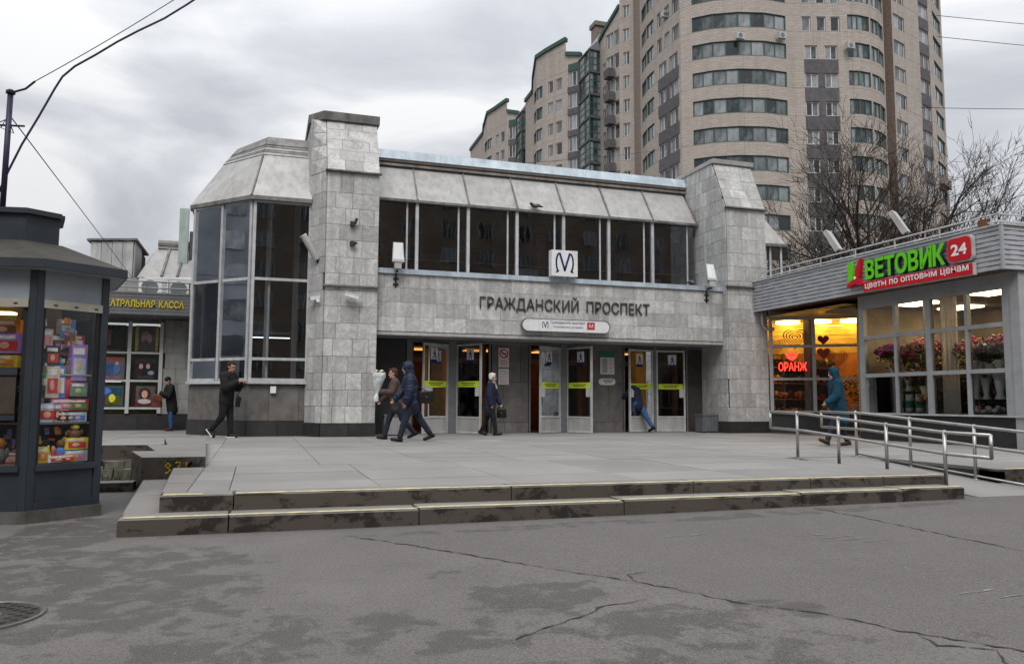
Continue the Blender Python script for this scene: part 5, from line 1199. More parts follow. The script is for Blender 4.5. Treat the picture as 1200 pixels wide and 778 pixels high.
GD = [('bottle', 'tall green bottle at the left end of the upper kiosk shelf', 0, .04, 0, 1.29, .06, .28, 'green', 'white'), ('toy_box', 'tall beige doll box on the upper kiosk shelf', 0, .2, 0, 1.22, .13, .32, 'beige', 'red'), ('toy_box', 'tall blue boxed toy beside the beige doll box', 0, .4, .02, 1.22, .11, .33, 'blue', 'white'),
      ('doll', 'red costumed doll at the middle of the kiosk window', 0, .62, .03, 1.22, .16, .36, 'red', 'brown'), ('toy_box', 'violet toy box leaning at the right of the kiosk window', 0, .86, .02, 1.40, .16, .38, 'violet', 'pale blue'), ('packet', 'dark green packet under the violet box', 0, .86, .0, 1.24, .17, .14, 'grey', 'green'),
      ('toy_box', 'black boxed toy with red lettering above the beige box', 0, .22, .04, 1.55, .14, .2, 'black', 'red'), ('toy_box', 'pale blue puzzle box at the left of the middle shelf', 0, .13, 0, .975, .22, .19, 'pale blue', 'red'), ('packet', 'narrow pink box beside the puzzle box', 0, .36, 0, .975, .09, .19, 'pink', 'brown'), ('packet', 'white flat car box on the middle shelf', 0, .52, 0, .975, .18, .10, 'white', 'black'),
      ('packet', 'black flat car box on the middle shelf', 0, .70, 0, .975, .15, .10, 'black', 'blue'), ('packet', 'blue flat car box at the right of the middle shelf', 0, .88, 0, .975, .17, .10, 'pale blue', 'blue'), ('packet', 'pink edged wide box lying over the car boxes', 0, .60, .01, 1.09, .32, .12, 'pink', 'grey'), ('packet', 'red and green box over the blue car box', 0, .89, .01, 1.09, .2, .12, 'red', 'green'),
      ('packet', 'yellow carton at the left of the bottom shelf', 0, .06, 0, .57, .12, .16, 'yellow', 'orange'), ('bottle', 'small teal bottle on the bottom shelf', 0, .22, 0, .57, .05, .17, 'teal', 'white'), ('doll', 'small red figurine on the bottom shelf', 0, .33, 0, .57, .07, .17, 'red', 'orange'), ('soft_toy', 'blue soft toy on the bottom shelf', 0, .54, .02, .60, .15, .2, 'blue', 'brown'), ('packet', 'white and red low packet on the bottom shelf', 0, .44, -.02, .57, .22, .06, 'white', 'red'),
      ('packet', 'orange low packet on the bottom shelf', 0, .66, -.02, .57, .14, .07, 'orange', 'red'), ('packet', 'yellow carton stacked at the right of the bottom shelf', 0, .88, 0, .69, .23, .12, 'yellow', 'red'), ('packet', 'pale blue carton under the stacked yellow one', 0, .88, 0, .57, .23, .11, 'pale blue', 'pink'), ('soft_toy', 'brown soft toy over the yellow cartons', 0, .88, .03, .81, .16, .14, 'brown', 'yellow'),
      ('toy_box', 'dark brown toy box hung in shade at the kiosk window top', 0, .45, .10, 1.66, .26, .22, 'brown', 'black'), ('toy_box', 'red capped toy pack hung at the right of the kiosk window', 0, .80, .08, 1.74, .20, .14, 'red', 'white'), ('packet', 'grey card pack hung near the kiosk window top', 0, .62, .10, 1.88, .16, .16, 'grey', 'pale blue'), ('packet', 'pale card hung at the left top of the kiosk window', 0, .08, .05, 1.72, .1, .2, 'beige', 'pink'),
      ('packet', 'stack of yellow packets in the left kiosk window', 7, .75, 0, 1.52, .3, .12, 'yellow', 'orange'), ('toy_box', 'violet and red box in the left kiosk window', 7, .78, .03, 1.66, .28, .2, 'violet', 'red'), ('toy_box', 'orange wrapped toy at the top of the left kiosk window', 7, .72, .06, 1.84, .3, .16, 'orange', 'brown'), ('soft_toy', 'orange headed toy on the bottom shelf of the left kiosk window', 7, .78, 0, .57, .18, .26, 'grey', 'orange'), ('toy_box', 'blue carton on the bottom shelf of the left kiosk window', 7, .52, 0, .57, .2, .2, 'blue', 'white'), ('packet', 'red packet at the corner of the left kiosk window', 7, .95, .02, .57, .12, .12, 'red', 'beige')]
for (k_, l_, fi, t_, d_2, z_, w_, h_, c_, c2_) in GD: goods(k_, l_, fi, t_, d_2, z_, w_, h_, CN[c_], CN[c2_])
c0, c1 = kp(7, 1, 0), kp(8, 1, 0); u = (c1 - c0).normalized(); n = Vector((u.y, -u.x, 0))
q = MB(); q.obox(c0 + u * .2 - n * .3 + Z * 2.06, u * .5, n * .12, Z * .025, emis('kiosk_light', (1, .72, .25), 4.)); q.build('kiosk_light', kx)
c0, c1 = kp(0, 1, 0), kp(1, 1, 0); u = (c1 - c0).normalized(); n = Vector((u.y, -u.x, 0))
q = MB(); q.obox(c0 + u * .15 - n * .22 + Z * 2.22, u * .5, n * .1, Z * .015, emis('kiosk_fill_light', (1, .9, .75), 5.0)); q.build('kiosk_light', kx)  # unseen fill light, added behind the header panel to brighten the goods
sm = MB(); gs = random.Random(33)      # hanging cards, packs and trinkets behind the front rows: too many and too small to tell apart
for fi in (0, 7):
    c0, c1 = kp(fi, 1, 0), kp(fi + 1, 1, 0); u = (c1 - c0); ln = u.length; u.normalize(); n = Vector((u.y, -u.x, 0))
    for i in range(110):
        w_, h_ = gs.uniform(.02, .075), gs.uniform(.02, .08); z_ = gs.choice((gs.uniform(.6, .86), gs.uniform(1.0, 1.36), gs.uniform(1.48, 1.75), gs.uniform(1.48, 2.0))); o = c0 + u * gs.uniform(.10, ln - .2) - n * gs.uniform(.13, .30) + Z * z_; tl_ = gs.uniform(-.2, .2)
        col = pc(list(CN.values())[gs.randrange(len(CN))]) ; uu = u * math.cos(tl_) + Z * math.sin(tl_); vv = Z * math.cos(tl_) - u * math.sin(tl_)
        sm.obox(o, uu * w_, vv * h_, -n * .015, col)
        if i % 2: sm.obox(o + uu * w_ * .2 + vv * h_ * .25 + n * .001, uu * w_ * .55, vv * h_ * .4, n * .002, pc(list(CN.values())[gs.randrange(len(CN))]))
sm.build('small_goods', kx, kind='stuff')
# mast and wires on the kiosk roof
ms = thing('mast', 'thin dark mast with violet tinged edge on top of the kiosk lantern', 'mast', (-2.77, 10.0, 3.2), site=True)
M['mast'] = mat('violet_black_paint', (.03, .024, .06), .45, .2)
q = MB(); q.tube([(-2.77, 10.0, 3.18), (-2.76, 10.0, 4.66)], .03, 10, M['mast']); q.build('pole', ms, True)
q = MB(); q.lathe((-2.76, 10.0, 4.66), [(0, .05), (.03, .05), (.05, .02)], 8, M['black']); q.tube([(-2.76, 10, 4.67), (-2.6, 9.95, 4.72), (-2.5, 9.9, 4.80)], .012, 6, M['black']); q.build('insulator', ms)
q = MB(); q.tube([(-2.9, 10, 4.28), (-2.6, 10, 4.30)], .012, 6, M['black']); q.tube([(-2.78, 10, 4.4), (-2.70, 9.98, 4.2), (-2.83, 9.98, 4.25), (-2.74, 9.98, 4.45)], .008, 5, M['black']); q.build('bracket', ms)
def wire(name, label, pts, r, m='black', grp=None, n=6): q = MB(); q.tube(pts, r, n, M[m]); o = q.build(name, smooth=True); tag(o, label, 'cable', grp); return o
def sag(a, b, drop, n=10):
    a, b = Vector(a), Vector(b); return [a.lerp(b, i / n) - Z * (drop * 4 * (i / n) * (1 - i / n)) for i in range(n + 1)]
CABLE = [(-2.9, 10.05, 3.3), (-2.74, 10.0, 3.75), (-2.62, 10.0, 4.08), (-2.47, 10.0, 4.42), (-2.32, 10.0, 4.78), (-2.25, 10.0, 4.93), (-2.13, 10.0, 5.07), (-1.92, 10.0, 5.24), (-1.7, 10.0, 5.43), (-1.48, 10.0, 5.6), (-1.2, 10.0, 5.8), (-.95, 10, 6.02), (-.6, 10, 6.35), (-.2, 10, 6.8)]
wire('power_cable', 'thick black cable curving from the kiosk mast up to the top of the sky', CABLE, .012, 'mast')
wire('thin_wire', 'thin wire following the thick cable from the mast tip', sag((-2.5, 9.9, 4.80), (-.2, 10, 6.9), .05), .005)
wire('guy_wire', 'thin straight wire sloping from the mast down to the ticket office roof', [(-2.75, 10, 4.4), (-3.7, 26.3, 4.9)], .007)
wire('guy_wire', 'short wire leaving the mast towards the picture edge', [(-2.8, 10, 4.35), (-3.6, 9.6, 3.6)], .006)
for a, b_, l_ in (((26, 24, 17.0), (60, 20, 18.6), 'uppermost overhead wire right of the tower'), ((26, 24, 16.1), (60, 20, 17.4), 'lower overhead wire right of the tower'), ((25, 24, 13.0), (50, 22, 16.0), 'overhead wire rising beside the bare tree'), ((3.2, 24, 8.3), (36, 60, 24), 'wire crossing from the station roof to the tower')):
    wire('overhead_wire', l_, sag(a, b_, .3), .012)

# ================================================================== APARTMENT TOWER
def brick_mat():
    b = NB('pale_brick'); uv = b.n('ShaderNodeTexCoord').outputs['UV']; P = b.pos()
    t = b.n('ShaderNodeTexBrick'); t.inputs['Scale'].default_value = 1; t.inputs['Mortar Size'].default_value = .025; t.inputs['Brick Width'].default_value = .52; t.inputs['Row Height'].default_value = .17
    t.inputs['Color1'].default_value = (.52, .465, .42, 1); t.inputs['Color2'].default_value = (.40, .355, .32, 1); t.inputs['Mortar'].default_value = (.27, .24, .215, 1); t.inputs['Bias'].default_value = .1
    b.l(uv, t.inputs['Vector']); c = t.outputs[0]
    c = b.mix(b.math('MULTIPLY', b.ramp(b.noise(P, .12, 5, .6), (.35, 0), (.7, 1)), .5), c, (.36, .315, .28))
    s1 = b.noise(b.mapped(P, (1.2, 1.2, .12)), 1, 4, .6); c = b.mix(b.math('MULTIPLY', b.ramp(s1, (.5, 0), (.7, 1)), .35), c, (.26, .22, .19))
    sp = b.n('ShaderNodeSeparateXYZ'); b.l(uv, sp.inputs[0])     # storey joints of the brick panels
    md = b.math('FRACT', b.math('DIVIDE', b.math('SUBTRACT', sp.outputs[1], .35), 3.07)); jt = b.ramp(md, (.0, 1), (.022, 1), (.03, 0))
    mu = b.math('FRACT', b.math('DIVIDE', sp.outputs[0], 5.4)); jv = b.ramp(mu, (.0, 1), (.008, 1), (.012, 0))
    c = b.mix(b.math('MULTIPLY', b.math('MAXIMUM', jt, jv), .55), c, (.17, .14, .12))
    b.bsdf(c, .9, 0, .2); return b.m
M['brick'] = brick_mat(); M['darkpanel'] = mat('charcoal_tiles', (.10, .095, .10), .8, .25, 2, 12, .1); M['joint'] = mat('brown_joint', (.24, .19, .16), .9, .2)
M['greenframe'] = mat('green_frame', (.035, .10, .085), .5, .15); M['pvc'] = mat('white_frame', (.58, .58, .56), .5, .1); M['greenroof'] = mat('green_coping', (.035, .085, .065), .6, .2); M['slate'] = mat('slate_metal', (.20, .22, .25), .5, .2, .4, 10, metal=.2)
def far_glass():
    b = NB('far_window_glass'); r0 = b.n('ShaderNodeObjectInfo').outputs['Random']; r1 = b.n('ShaderNodeNewGeometry').outputs['Random Per Island']; r = b.math('FRACT', b.math('ADD', r0, b.math('MULTIPLY', r1, 7.3))); P = b.obj(); n = b.noise(b.mapped(P, (1.6, 1, .9)), 1.3, 3)
    c = b.mix(b.ramp(b.math('ADD', b.math('MULTIPLY', r, .6), b.math('MULTIPLY', n, .6)), (.40, 0), (.95, 1)), (.018, .024, .028), (.30, .325, .34))  # pale and dark pane tones paint in sky reflections and curtains
    p = b.bsdf(c, .08, 0, .6); return b.m
M['farglass'] = far_glass()
_wc = {}
def far_window(parent, o, u, w, h, n, fm, seed=0, bars=()):
    key = (round(w, 2), round(h, 2), n, fm, bars)
    if key not in _wc:
        q = MB(); t = .11 if fm == 'greenframe' else .095
        q.box((0, .12, 0), (w, .2, t), M[fm]); q.box((0, .12, h - t), (w, .2, h), M[fm])
        for k in range(n + 1): x = (w - t) * k / n; q.box((x, .121, t), (x + t, .199, h - t), M[fm])
        for z_ in bars: q.box((t, .13, h * z_), (w - t, .19, h * z_ + t), M[fm])
        p = MB()
        for k in range(n): xa = (w - t) * k / n + t / 2; xb = (w - t) * (k + 1) / n + t / 2 - .004; p.add([(xa, .165, t), (xb, .165, t), (xb, .165, h - t), (xa, .165, h - t)], [(0, 1, 2, 3)], M['farglass'])
        _wc[key] = (q.mesh('window'), p.mesh('pane'))
    u = Vector(u).normalized(); n_ = Vector((-u.y, u.x, 0))
    x = link('window', _wc[key][0], parent); mm = Matrix((u, n_, Z)).transposed().to_4x4(); mm.translation = Vector(o); x.matrix_basis = mm
    link('pane', _wc[key][1], x); return x
class Wall:
    def __init__(s): s.v = []; s.f = []; s.uv = []
    def quad(s, P, U): k = len(s.v); s.v += [tuple(p) for p in P]; s.uv += U; s.f.append((k, k + 1, k + 2, k + 3))
    def build(s, name, parent, m):
        me = bpy.data.meshes.new(name); me.from_pydata(s.v, [], s.f); l = me.uv_layers.new(name='UVMap')
        for p in me.polygons:
            for li in p.loop_indices: l.data[li].uv = s.uv[me.loops[li].vertex_index]
        me.materials.append(m); return link(name, me, parent)
_s0 = [0.]
def strip_wall(bld, pts, z0, z1, cols, rows, h, fm, ribbon=False, m='brick', tops=None, panes=2, mind=.3, bars=()):
    """plan polyline written left to right as seen from outside; cols: (s0, s1, panes) as fractions of each straight run"""
    w = Wall(); P = [Vector((*p, 0)) for p in pts]; s = _s0[0]
    for si, (a, b_) in enumerate(zip(P, P[1:])):
        u = b_ - a; ln = u.length; u.normalize(); n = Vector((-u.y, u.x, 0))
        cs = cols if isinstance(cols, list) and (not cols or not isinstance(cols[0], list)) else cols[si]
        xs = sorted({0, ln} | {c[0] * ln for c in cs} | {c[1] * ln for c in cs}); zs = sorted({z0, z1} | {z for r in rows for z in (r, r + h) if z0 < z < z1})
        for i in range(len(xs) - 1):
            for j in range(len(zs) - 1):
                xm, zm = (xs[i] + xs[i + 1]) / 2, (zs[j] + zs[j + 1]) / 2
                if any(r < zm < r + h for r in rows) and any(c[0] * ln < xm < c[1] * ln for c in cs): continue
                w.quad([a + u * xs[i] + Z * zs[j], a + u * xs[i + 1] + Z * zs[j], a + u * xs[i + 1] + Z * zs[j + 1], a + u * xs[i] + Z * zs[j + 1]],
                       [(s + xs[i], zs[j]), (s + xs[i + 1], zs[j]), (s + xs[i + 1], zs[j + 1]), (s + xs[i], zs[j + 1])])
        for r in rows:
            for c in cs:
                p, q = a + u * c[0] * ln, a + u * c[1] * ln; d = n * .2
                for e0, e1 in ((p, q),):
                    w.quad([e0 + Z * r, e1 + Z * r, e1 + d + Z * r, e0 + d + Z * r], [(0, 0)] * 4); w.quad([e0 + Z * (r + h), e0 + d + Z * (r + h), e1 + d + Z * (r + h), e1 + Z * (r + h)], [(0, 0)] * 4)
                if not ribbon or True:
                    w.quad([p + Z * r, p + d + Z * r, p + d + Z * (r + h), p + Z * (r + h)], [(0, 0)] * 4); w.quad([q + Z * r, q + Z * (r + h), q + d + Z * (r + h), q + d + Z * r], [(0, 0)] * 4)
                far_window(bld, p + Z * r, u, (c[1] - c[0]) * ln, h, c[2], fm, bars=bars)
        if tops:
            w.quad([a + Z * z1, b_ + Z * z1, b_ + Z * tops[si + 1], a + Z * tops[si]], [(s, z1), (s + ln, z1), (s + ln, tops[si + 1]), (s, tops[si])])
            g = MB(); A, B = a + Z * tops[si], b_ + Z * tops[si + 1]
            g.add([A - n * .25, B - n * .25, B + n * .4, A + n * .4, A - n * .25 - Z * .55, B - n * .25 - Z * .55, B + n * .4 - Z * .55, A + n * .4 - Z * .55], BF, M['greenroof']); g.build('coping', bld)
        s += ln
    _s0[0] = s + 1.3
    return w.build('wall', bld, M[m])
def dark_panels(bld, a, b_, f0, f1, rows, h, gap, mid_=None):
    a, b_ = Vector((*a, 0)), Vector((*b_, 0)); u = (b_ - a); ln = u.length; u.normalize(); n = Vector((u.y, -u.x, 0))
    for r in rows:
        q = MB(); q.obox(a + u * (f0 * ln) + n * .003 + Z * (r + h + .04), u * ((f1 - f0) * ln), n * .05, Z * (gap - h - .08), M['darkpanel'])
        if mid_: q.obox(a + u * (mid_[0] * ln) + n * .003 + Z * r, u * ((mid_[1] - mid_[0]) * ln), n * .045, Z * h, M['darkpanel'])
        q.build('dark_panel', bld)
FH = 3.07; SR = lambda j0, j1, b=18.85: [b + FH * j for j in range(j0, j1)]
tw = thing('apartment_tower', 'tall pale brick apartment tower with rounded ribbon balconies behind the station', 'apartment block', (58, 75, 0), site=True)
ZT = 58.
low, hi = SR(-3, 7), SR(7, 11)
allr = SR(-3, 11)
strip_wall(tw, [(43.7, 85.7), (43, 82.6)], 0, ZT, [], [], 1.5, 'pvc', m='joint')
strip_wall(tw, [(43, 82.6), (42.25, 79.6), (42.0, 76.8)], 0, ZT, [[(.25, .98, 2)], [(.02, .75, 2)]], allr, 1.65, 'greenframe')
strip_wall(tw, [(42.0, 76.8), (42.1, 71.6)], 0, low[-1] + 1.9, [(.12, .42, 2), (.55, .87, 2)], low, 1.62, 'pvc'); strip_wall(tw, [(42.0, 76.8), (42.1, 71.6)], low[-1] + 1.9, ZT, [(.05, .24, 1), (.36, .56, 1), (.68, .94, 1)], hi, 1.6, 'pvc')
dark_panels(tw, (42.0, 76.8), (42.1, 71.6), .08, .92, low[:-1], 1.62, FH, (.43, .54))
strip_wall(tw, [(42.1, 71.6), (42.8, 70.8)], 0, ZT, [], [], 1.5, 'pvc')
strip_wall(tw, [(42.8, 70.8), (44.5, 69.2), (46.8, 67.95), (49.5, 67.2), (52.2, 67.1)], 0, ZT, [[(.08, 1, 2)], [(0, 1, 2)], [(0, 1, 2)], [(0, .95, 2)]], allr, 1.62, 'greenframe', True)
strip_wall(tw, [(52.2, 67.1), (53.7, 66.6)], 0, ZT, [], [], 1.5, 'pvc')
strip_wall(tw, [(53.7, 66.6), (57.9, 65.3)], 0, low[-1] + 1.9, [(.06, .36, 2), (.54, .84, 2)], low, 1.5, 'pvc'); strip_wall(tw, [(53.7, 66.6), (57.9, 65.3)], low[-1] + 1.9, ZT, [(-.0 + .0, .22, 1), (.36, .58, 1), (.7, .92, 1)], hi, 1.6, 'pvc')
dark_panels(tw, (53.7, 66.6), (57.9, 65.3), .04, .86, low[2:-1], 1.5, FH, (.37, .53))
strip_wall(tw, [(57.9, 65.3), (59.5, 64.9), (61.1, 64.95), (62.7, 65.45), (64.4, 66.5)], 0, ZT, [[(.3, 1, 2)], [(0, .95, 2)], [(.1, 1, 2)], [(0, .85, 2)]], SR(-3, 11, 19.1), 1.65, 'greenframe', True)
strip_wall(tw, [(64.4, 66.5), (64.6, 68.2), (66.2, 68.8), (66.4, 67.3)], 0, ZT, [], [], 1.5, 'pvc', m='joint')
strip_wall(tw, [(66.4, 67.3), (75.3, 70.3)], 0, ZT, [(.03, .29, 2), (.66, .90, 2)], SR(-3, 12, 18.7), 1.65, 'pvc')
dark_panels(tw, (66.4, 67.3), (75.3, 70.3), .66, .90, SR(2, 10, 18.7), 1.65, FH)
strip_wall(tw, [(75.3, 70.3), (80, 73.2)], 0, ZT - 3, [(.1, .85, 3)], SR(-3, 11, 18.9), 1.7, 'greenframe')
for z_ in (SR(3, 4, 18.9) + SR(1, 2, 18.9) + SR(-1, 0, 18.9)):
    q = MB(); a = Vector((75.9, 70.6, z_ - 1.15)); u = Vector((.85, .525, 0)).normalized(); n = Vector((u.y, -u.x, 0)); q.obox(a, u * 4.0, n * .45, Z * .15, M['joint']); q.obox(a + Z * .151 + n * .37, u * 4, n * .08, Z * .9, M['darkpanel' if int(z_) % 2 else 'brick']); q.obox(a + Z * .151, u * .08, n * .36, Z * .9, M['brick']); q.build('balcony', tw)
q = MB(); q.prism([(43.8, 85.7, ZT), (43.1, 82.6, ZT), (42.3, 79.6, ZT), (42.1, 71.7, ZT), (46.8, 68, ZT), (58, 65.4, ZT), (64.3, 66.6, ZT), (80, 73, ZT), (76, 92, ZT), (46, 92, ZT)], Z * .5, M['greenroof']); q.build('roof', tw)
q = MB(); q.prism([(80, 73.25, 0), (76, 92, 0), (46, 92, 0), (46, 91.9, 0), (75.9, 91.9, 0), (79.9, 73.25, 0)], Z * 54, M['joint']); q.build('rear_wall', tw)
for o, l_ in (((51.2, 66.95, 39.1), ''), ((46.6, 67.7, 38.7), ''), ((58.2, 65.0, 38.2), ''), ((42.0, 75.0, 43.8), '')):
    q = MB(); q.box((o[0] - .45, o[1] - .55, o[2]), (o[0] + .45, o[1] - .1, o[2] + .65), M['lampgrey']); ac = q.build('air_conditioner', tw)
    q = MB(); q.lathe((o[0] - .05, o[1] - .551, o[2] + .32), [(0, .27), (.01, .25)], 14, M['alu_dark'], (0, -1, 0)); q.build('fan_guard', ac)
# middle section of the long wing
FB = 32.3
def wing(label, bay, win, rib, tail, top, bot, stair, zb, name='apartment_wing'):
    t = thing(name, label, 'apartment block', (bay[0][0] + 3, bay[0][1] + 3, 0), site=True)
    rows = [zb - 3.05 * k for k in range(8)]
    # plan lists run from the far (left in view) end to the near end
    strip_wall(t, tail, 0, bot[0], [], [], 1.5, 'pvc', tops=[bot[0] + .01] * len(tail))
    strip_wall(t, rib, 0, bot[1] - 3, [(.2, .8, 2)] if len(rib) == 2 else [[(.25, .98, 2)], [(.02, .6, 2)]], rows, 1.7, 'greenframe', tops=[top[0]] + [top[1]] * (len(rib) - 2) + [top[1]])
    strip_wall(t, win, 0, bot[1] - 3, [(.1, .34, 1), (.5, .8, 1)], rows, 1.7, 'pvc', tops=[top[1], top[2]])
    strip_wall(t, bay, 0, bot[2], [(.16, .94, 3)], rows, 2.1, 'pvc', tops=[bot[2] + .9, bot[2] + .2])
    dark_panels(t, bay[0], bay[1], .12, .97, rows[1:], 2.1, 3.05)
    a, b_ = Vector((*bay[0], 0)), Vector((*bay[1], 0)); u = (b_ - a); q = MB(); q.obox(a + u * .16 + Z * (rows[0] + 2.15) + Vector((-.05, -.05, 0)), u * .78, Vector((.1, .1, 0)), Z * 1.0, M['greenroof']); q.build('green_panel', t)
    # glass stair
    for k, (c, d) in enumerate(zip(stair, stair[1:])):
        strip_wall(t, [c, d], 0, zb + 3.1, [(.03, .97, 3 if k == 1 else 2)], [zb + .25 - 3.05 * i for i in range(8)], 2.75, 'greenframe', m='darkpanel', bars=(.3, .62))
    s0, s1, s2 = [Vector((*p, zb + 3.1)) for p in stair[:3]]; ap = Vector(((s1.x + s2.x) / 2 + 1.6, (s0.y + s1.y) / 2 - .5, zb + 6.5)); ap2 = ap + Vector((.9, -.7, 0))
    q = MB(); q.add([s0, s1, s2, ap, ap2], [(0, 1, 3), (1, 2, 4, 3), (0, 3, 4)], M['slate']); q.build('slate_roof', t)
    q = MB(); q.box((bay[0][0] + 1.5, bay[1][1], 0), (bay[0][0] + 10, tail[0][1], bot[2] - 1), M['joint']); q.build('rear_wall', t)
    return t
wing('middle section of the long brick apartment wing with green coping and glass stair', [(39.2, 97.2), (40.6, 95.2)], [(37.5, 100.3), (39.2, 97.2)], [(37.35, 105.4), (36.9, 102.8), (37.5, 100.3)], [(38.9, 113.4), (38.7, 109.4), (37.35, 105.4)], (48.8, 50.8, 51.3), (48.5, 50, 48.3), [(40.15, 95.1), (40.0, 91.1), (42.0, 91.4)], 44.1)
wing('far section of the brick apartment wing, lowest on the skyline', [(37.7, 119.2), (39.2, 117.5)], [(36.7, 122.7), (37.7, 119.2)], [(36.3, 128.1), (36.1, 125.2), (36.7, 122.7)], [(37.6, 142), (37.3, 132), (36.3, 128.1)], (49.0, 50.4, 50.7), (49.3, 50, 47.9), [(38.6, 117.4), (38.4, 113.8), (39.6, 114.2)], 43.7)
# strip between tower and stair: belongs to the tower
strip_wall(tw, [(41.7, 91.5), (41.7, 89.6)], 0, 48.2, [(.55, .95, 1)], SR(1, 9), 1.5, 'pvc', tops=[48.9, 49.6])
strip_wall(tw, [(41.7, 89.6), (42.4, 87.0)], 0, 49, [(.05, .55, 2), (.6, .95, 1)], SR(0, 10), 1.9, 'pvc', tops=[49.6, 51.5]); strip_wall(tw, [(42.4, 87.0), (43.7, 85.7)], 0, ZT, [(.25, .72, 2)], SR(0, 11), 1.65, 'pvc')
for k, z_ in enumerate(SR(1, 9)):
    q = MB(); q.box((41.1, 87.6, z_ - 1.2), (42.0, 89.0, z_ - .1), M['darkpanel']); q.build('balcony', tw)
q = MB(); q.box((43.0, 95.6, 44), (45.6, 97.2, 52.9), M['joint']); q.box((42.8, 95.4, 52.9), (45.8, 97.4, 53.5), M['brick']); q.build('chimney', tw)
# low brick flats across the road, behind the viewpoint: only their mirror image in the glass is seen
fl = thing('brick_flats', 'low dark brick flats mirrored in the station glass', 'apartment block', (6, -34, 0), site=True)
w = Wall(); w.quad([(48, -34, 0), (-40, -34, 0), (-40, -34, 26), (48, -34, 26)], [(0, 0), (88, 0), (88, 15), (0, 15)])
M['redbrick'] = mat('red_brown_brick', (.25, .19, .155), .9, .25, .5, 8); w.build('wall', fl, M['redbrick'])
q = MB(); g2 = MB()
for i in range(22):
    for j in range(9):
        x0, z0 = -37 + i * 3.9, 1.2 + j * 2.8
        q.box((x0, -33.95, z0), (x0 + 1.5, -33.9, z0 + 1.5), M['farglass'])
        for xx in (x0 - .05, x0 + .47, x0 + .98, x0 + 1.47): g2.box((xx, -33.95, z0 - .05), (xx + .07, -33.88, z0 + 1.55), M['pvc'])
q.build('windows', fl, kind='stuff'); g2.build('window_frames', fl, kind='stuff')
w = Wall(); w.quad([(-52, -20, 0), (-52, 150, 0), (-52, 150, 24), (-52, -20, 24)], [(0, 0), (170, 0), (170, 24), (0, 24)])
q = MB()
for i in range(28):
    for j in range(7): q.box((-51.95, -10 + i * 5.4, 2 + j * 3.1), (-51.9, -10 + i * 5.4 + 1.9, 3.7 + j * 3.1), M['farglass'])
f3 = thing('brick_flats', 'taller grey flats beyond the left of the square, mirrored in the bay window', 'apartment block', (-52, 40, 0), site=True); q.build('windows', f3, kind='stuff'); w.build('wall', f3, mat('grey_render', (.16, .17, .19), .9, .3, .3, 6))
boxo('back', (-64, -20, 0), (-52.05, 150, 24.4), M['joint'], f3)
boxo('back', (-40, -46, 0), (48, -34.05, 26.4), M['redbrick'], fl)

# ================================================================== BARE TREES
M['bark'] = mat('dark_bark', (.045, .036, .03), .95, .3, 6, 40, 0, bump=.6, bdist=.02); M['twig'] = mat('dark_twigs', (.05, .038, .033), .95, .2, 2, 20, bump=0)
def tree(label, base, limbs, seed, scale=1., depth=5):
    t = thing('bare_tree', label, 'tree', base, 'leafless trees behind the flower shop'); g = random.Random(seed)
    tr, cr, tg = MB(), MB(), MB(); hz = 2.2 * scale
    tr.tube([(0, 0, -.2), (.03, 0, hz * .5), (0, .05, hz)], .3, 10, M['bark'], rs=[.34 * scale, .26 * scale, .25 * scale])
    def grow(p, d, ln, r, lev):
        n = 4 if lev < 3 else 3; pts = [p]; rs = [r]; q = p.copy(); dd = d.copy()
        for i in range(n):
            dd = (dd + Vector((g.uniform(-1, 1), g.uniform(-1, 1), g.uniform(-.4, .9))) * (.13 + .035 * lev)).normalized(); q = q + dd * (ln / n); pts.append(q.copy()); rs.append(r * (1 - .5 * (i + 1) / n))
        mb = tr if lev == 0 else (cr if lev < 3 else tg)
        mb.tube(pts, r, 7 if lev == 0 else (5 if lev < 3 else 3), M['bark'] if lev < 3 else M['twig'], cap=False, rs=rs)
        if lev >= depth: return
        k = (6, 5, 4, 4, 3)[min(lev, 4)]
        for i in range(k):
            f = g.uniform(.3, 1.) if i < k - 1 else 1.; j = min(int(f * n), n - 1); pp = pts[j].lerp(pts[j + 1], f * n - j); a = (pts[j + 1] - pts[j]).normalized()
            s_ = a.cross(Vector((g.uniform(-1, 1), g.uniform(-1, 1), g.uniform(-1, 1)))).normalized(); an = R(g.uniform(22, 52)) if i < k - 1 else R(g.uniform(5, 20))
            nd = (a * math.cos(an) + s_ * math.sin(an)).normalized(); nd.z = nd.z * .9 + .05
            grow(pp, nd.normalized(), ln * g.uniform(.5, .72), max(.0095, rs[j] * g.uniform(.5, .68)), lev + 1)
    for (dx_, dy_, dz_, ln, r) in limbs: grow(Vector((0, 0, hz * .93)), (rt * dx_ + fw * dy_ + Z * dz_).normalized(), ln * scale, r * scale, 0)
    tr.build('trunk', t, True); cr.build('branches', t, True); tg.build('twigs', t, kind='stuff')
    return t
tree('large bare tree with many spreading limbs against the tower', (25.0, 25.3, 0), [(-.85, .2, .62, 4.3, .13), (-.5, -.3, .9, 5.0, .2), (-.15, .3, 1, 5.2, .21), (.14, -.2, 1, 5.0, .21), (.45, .2, .85, 4.6, .2), (.78, -.1, .6, 4.3, .17), (-.65, .4, .35, 3.8, .13), (.6, .5, .5, 4.0, .15), (-.3, -.5, .5, 3.8, .13)], 4, 1.02)
tree('slighter bare tree at the edge of the roof railing, mostly out of view', (30.5, 20.5, 0), [(-.6, .2, .8, 2.9, .1), (0, -.3, 1, 2.9, .1), (.5, .2, .9, 2.8, .1), (-.3, .4, .7, 2.6, .08)], 9, .9, 4)

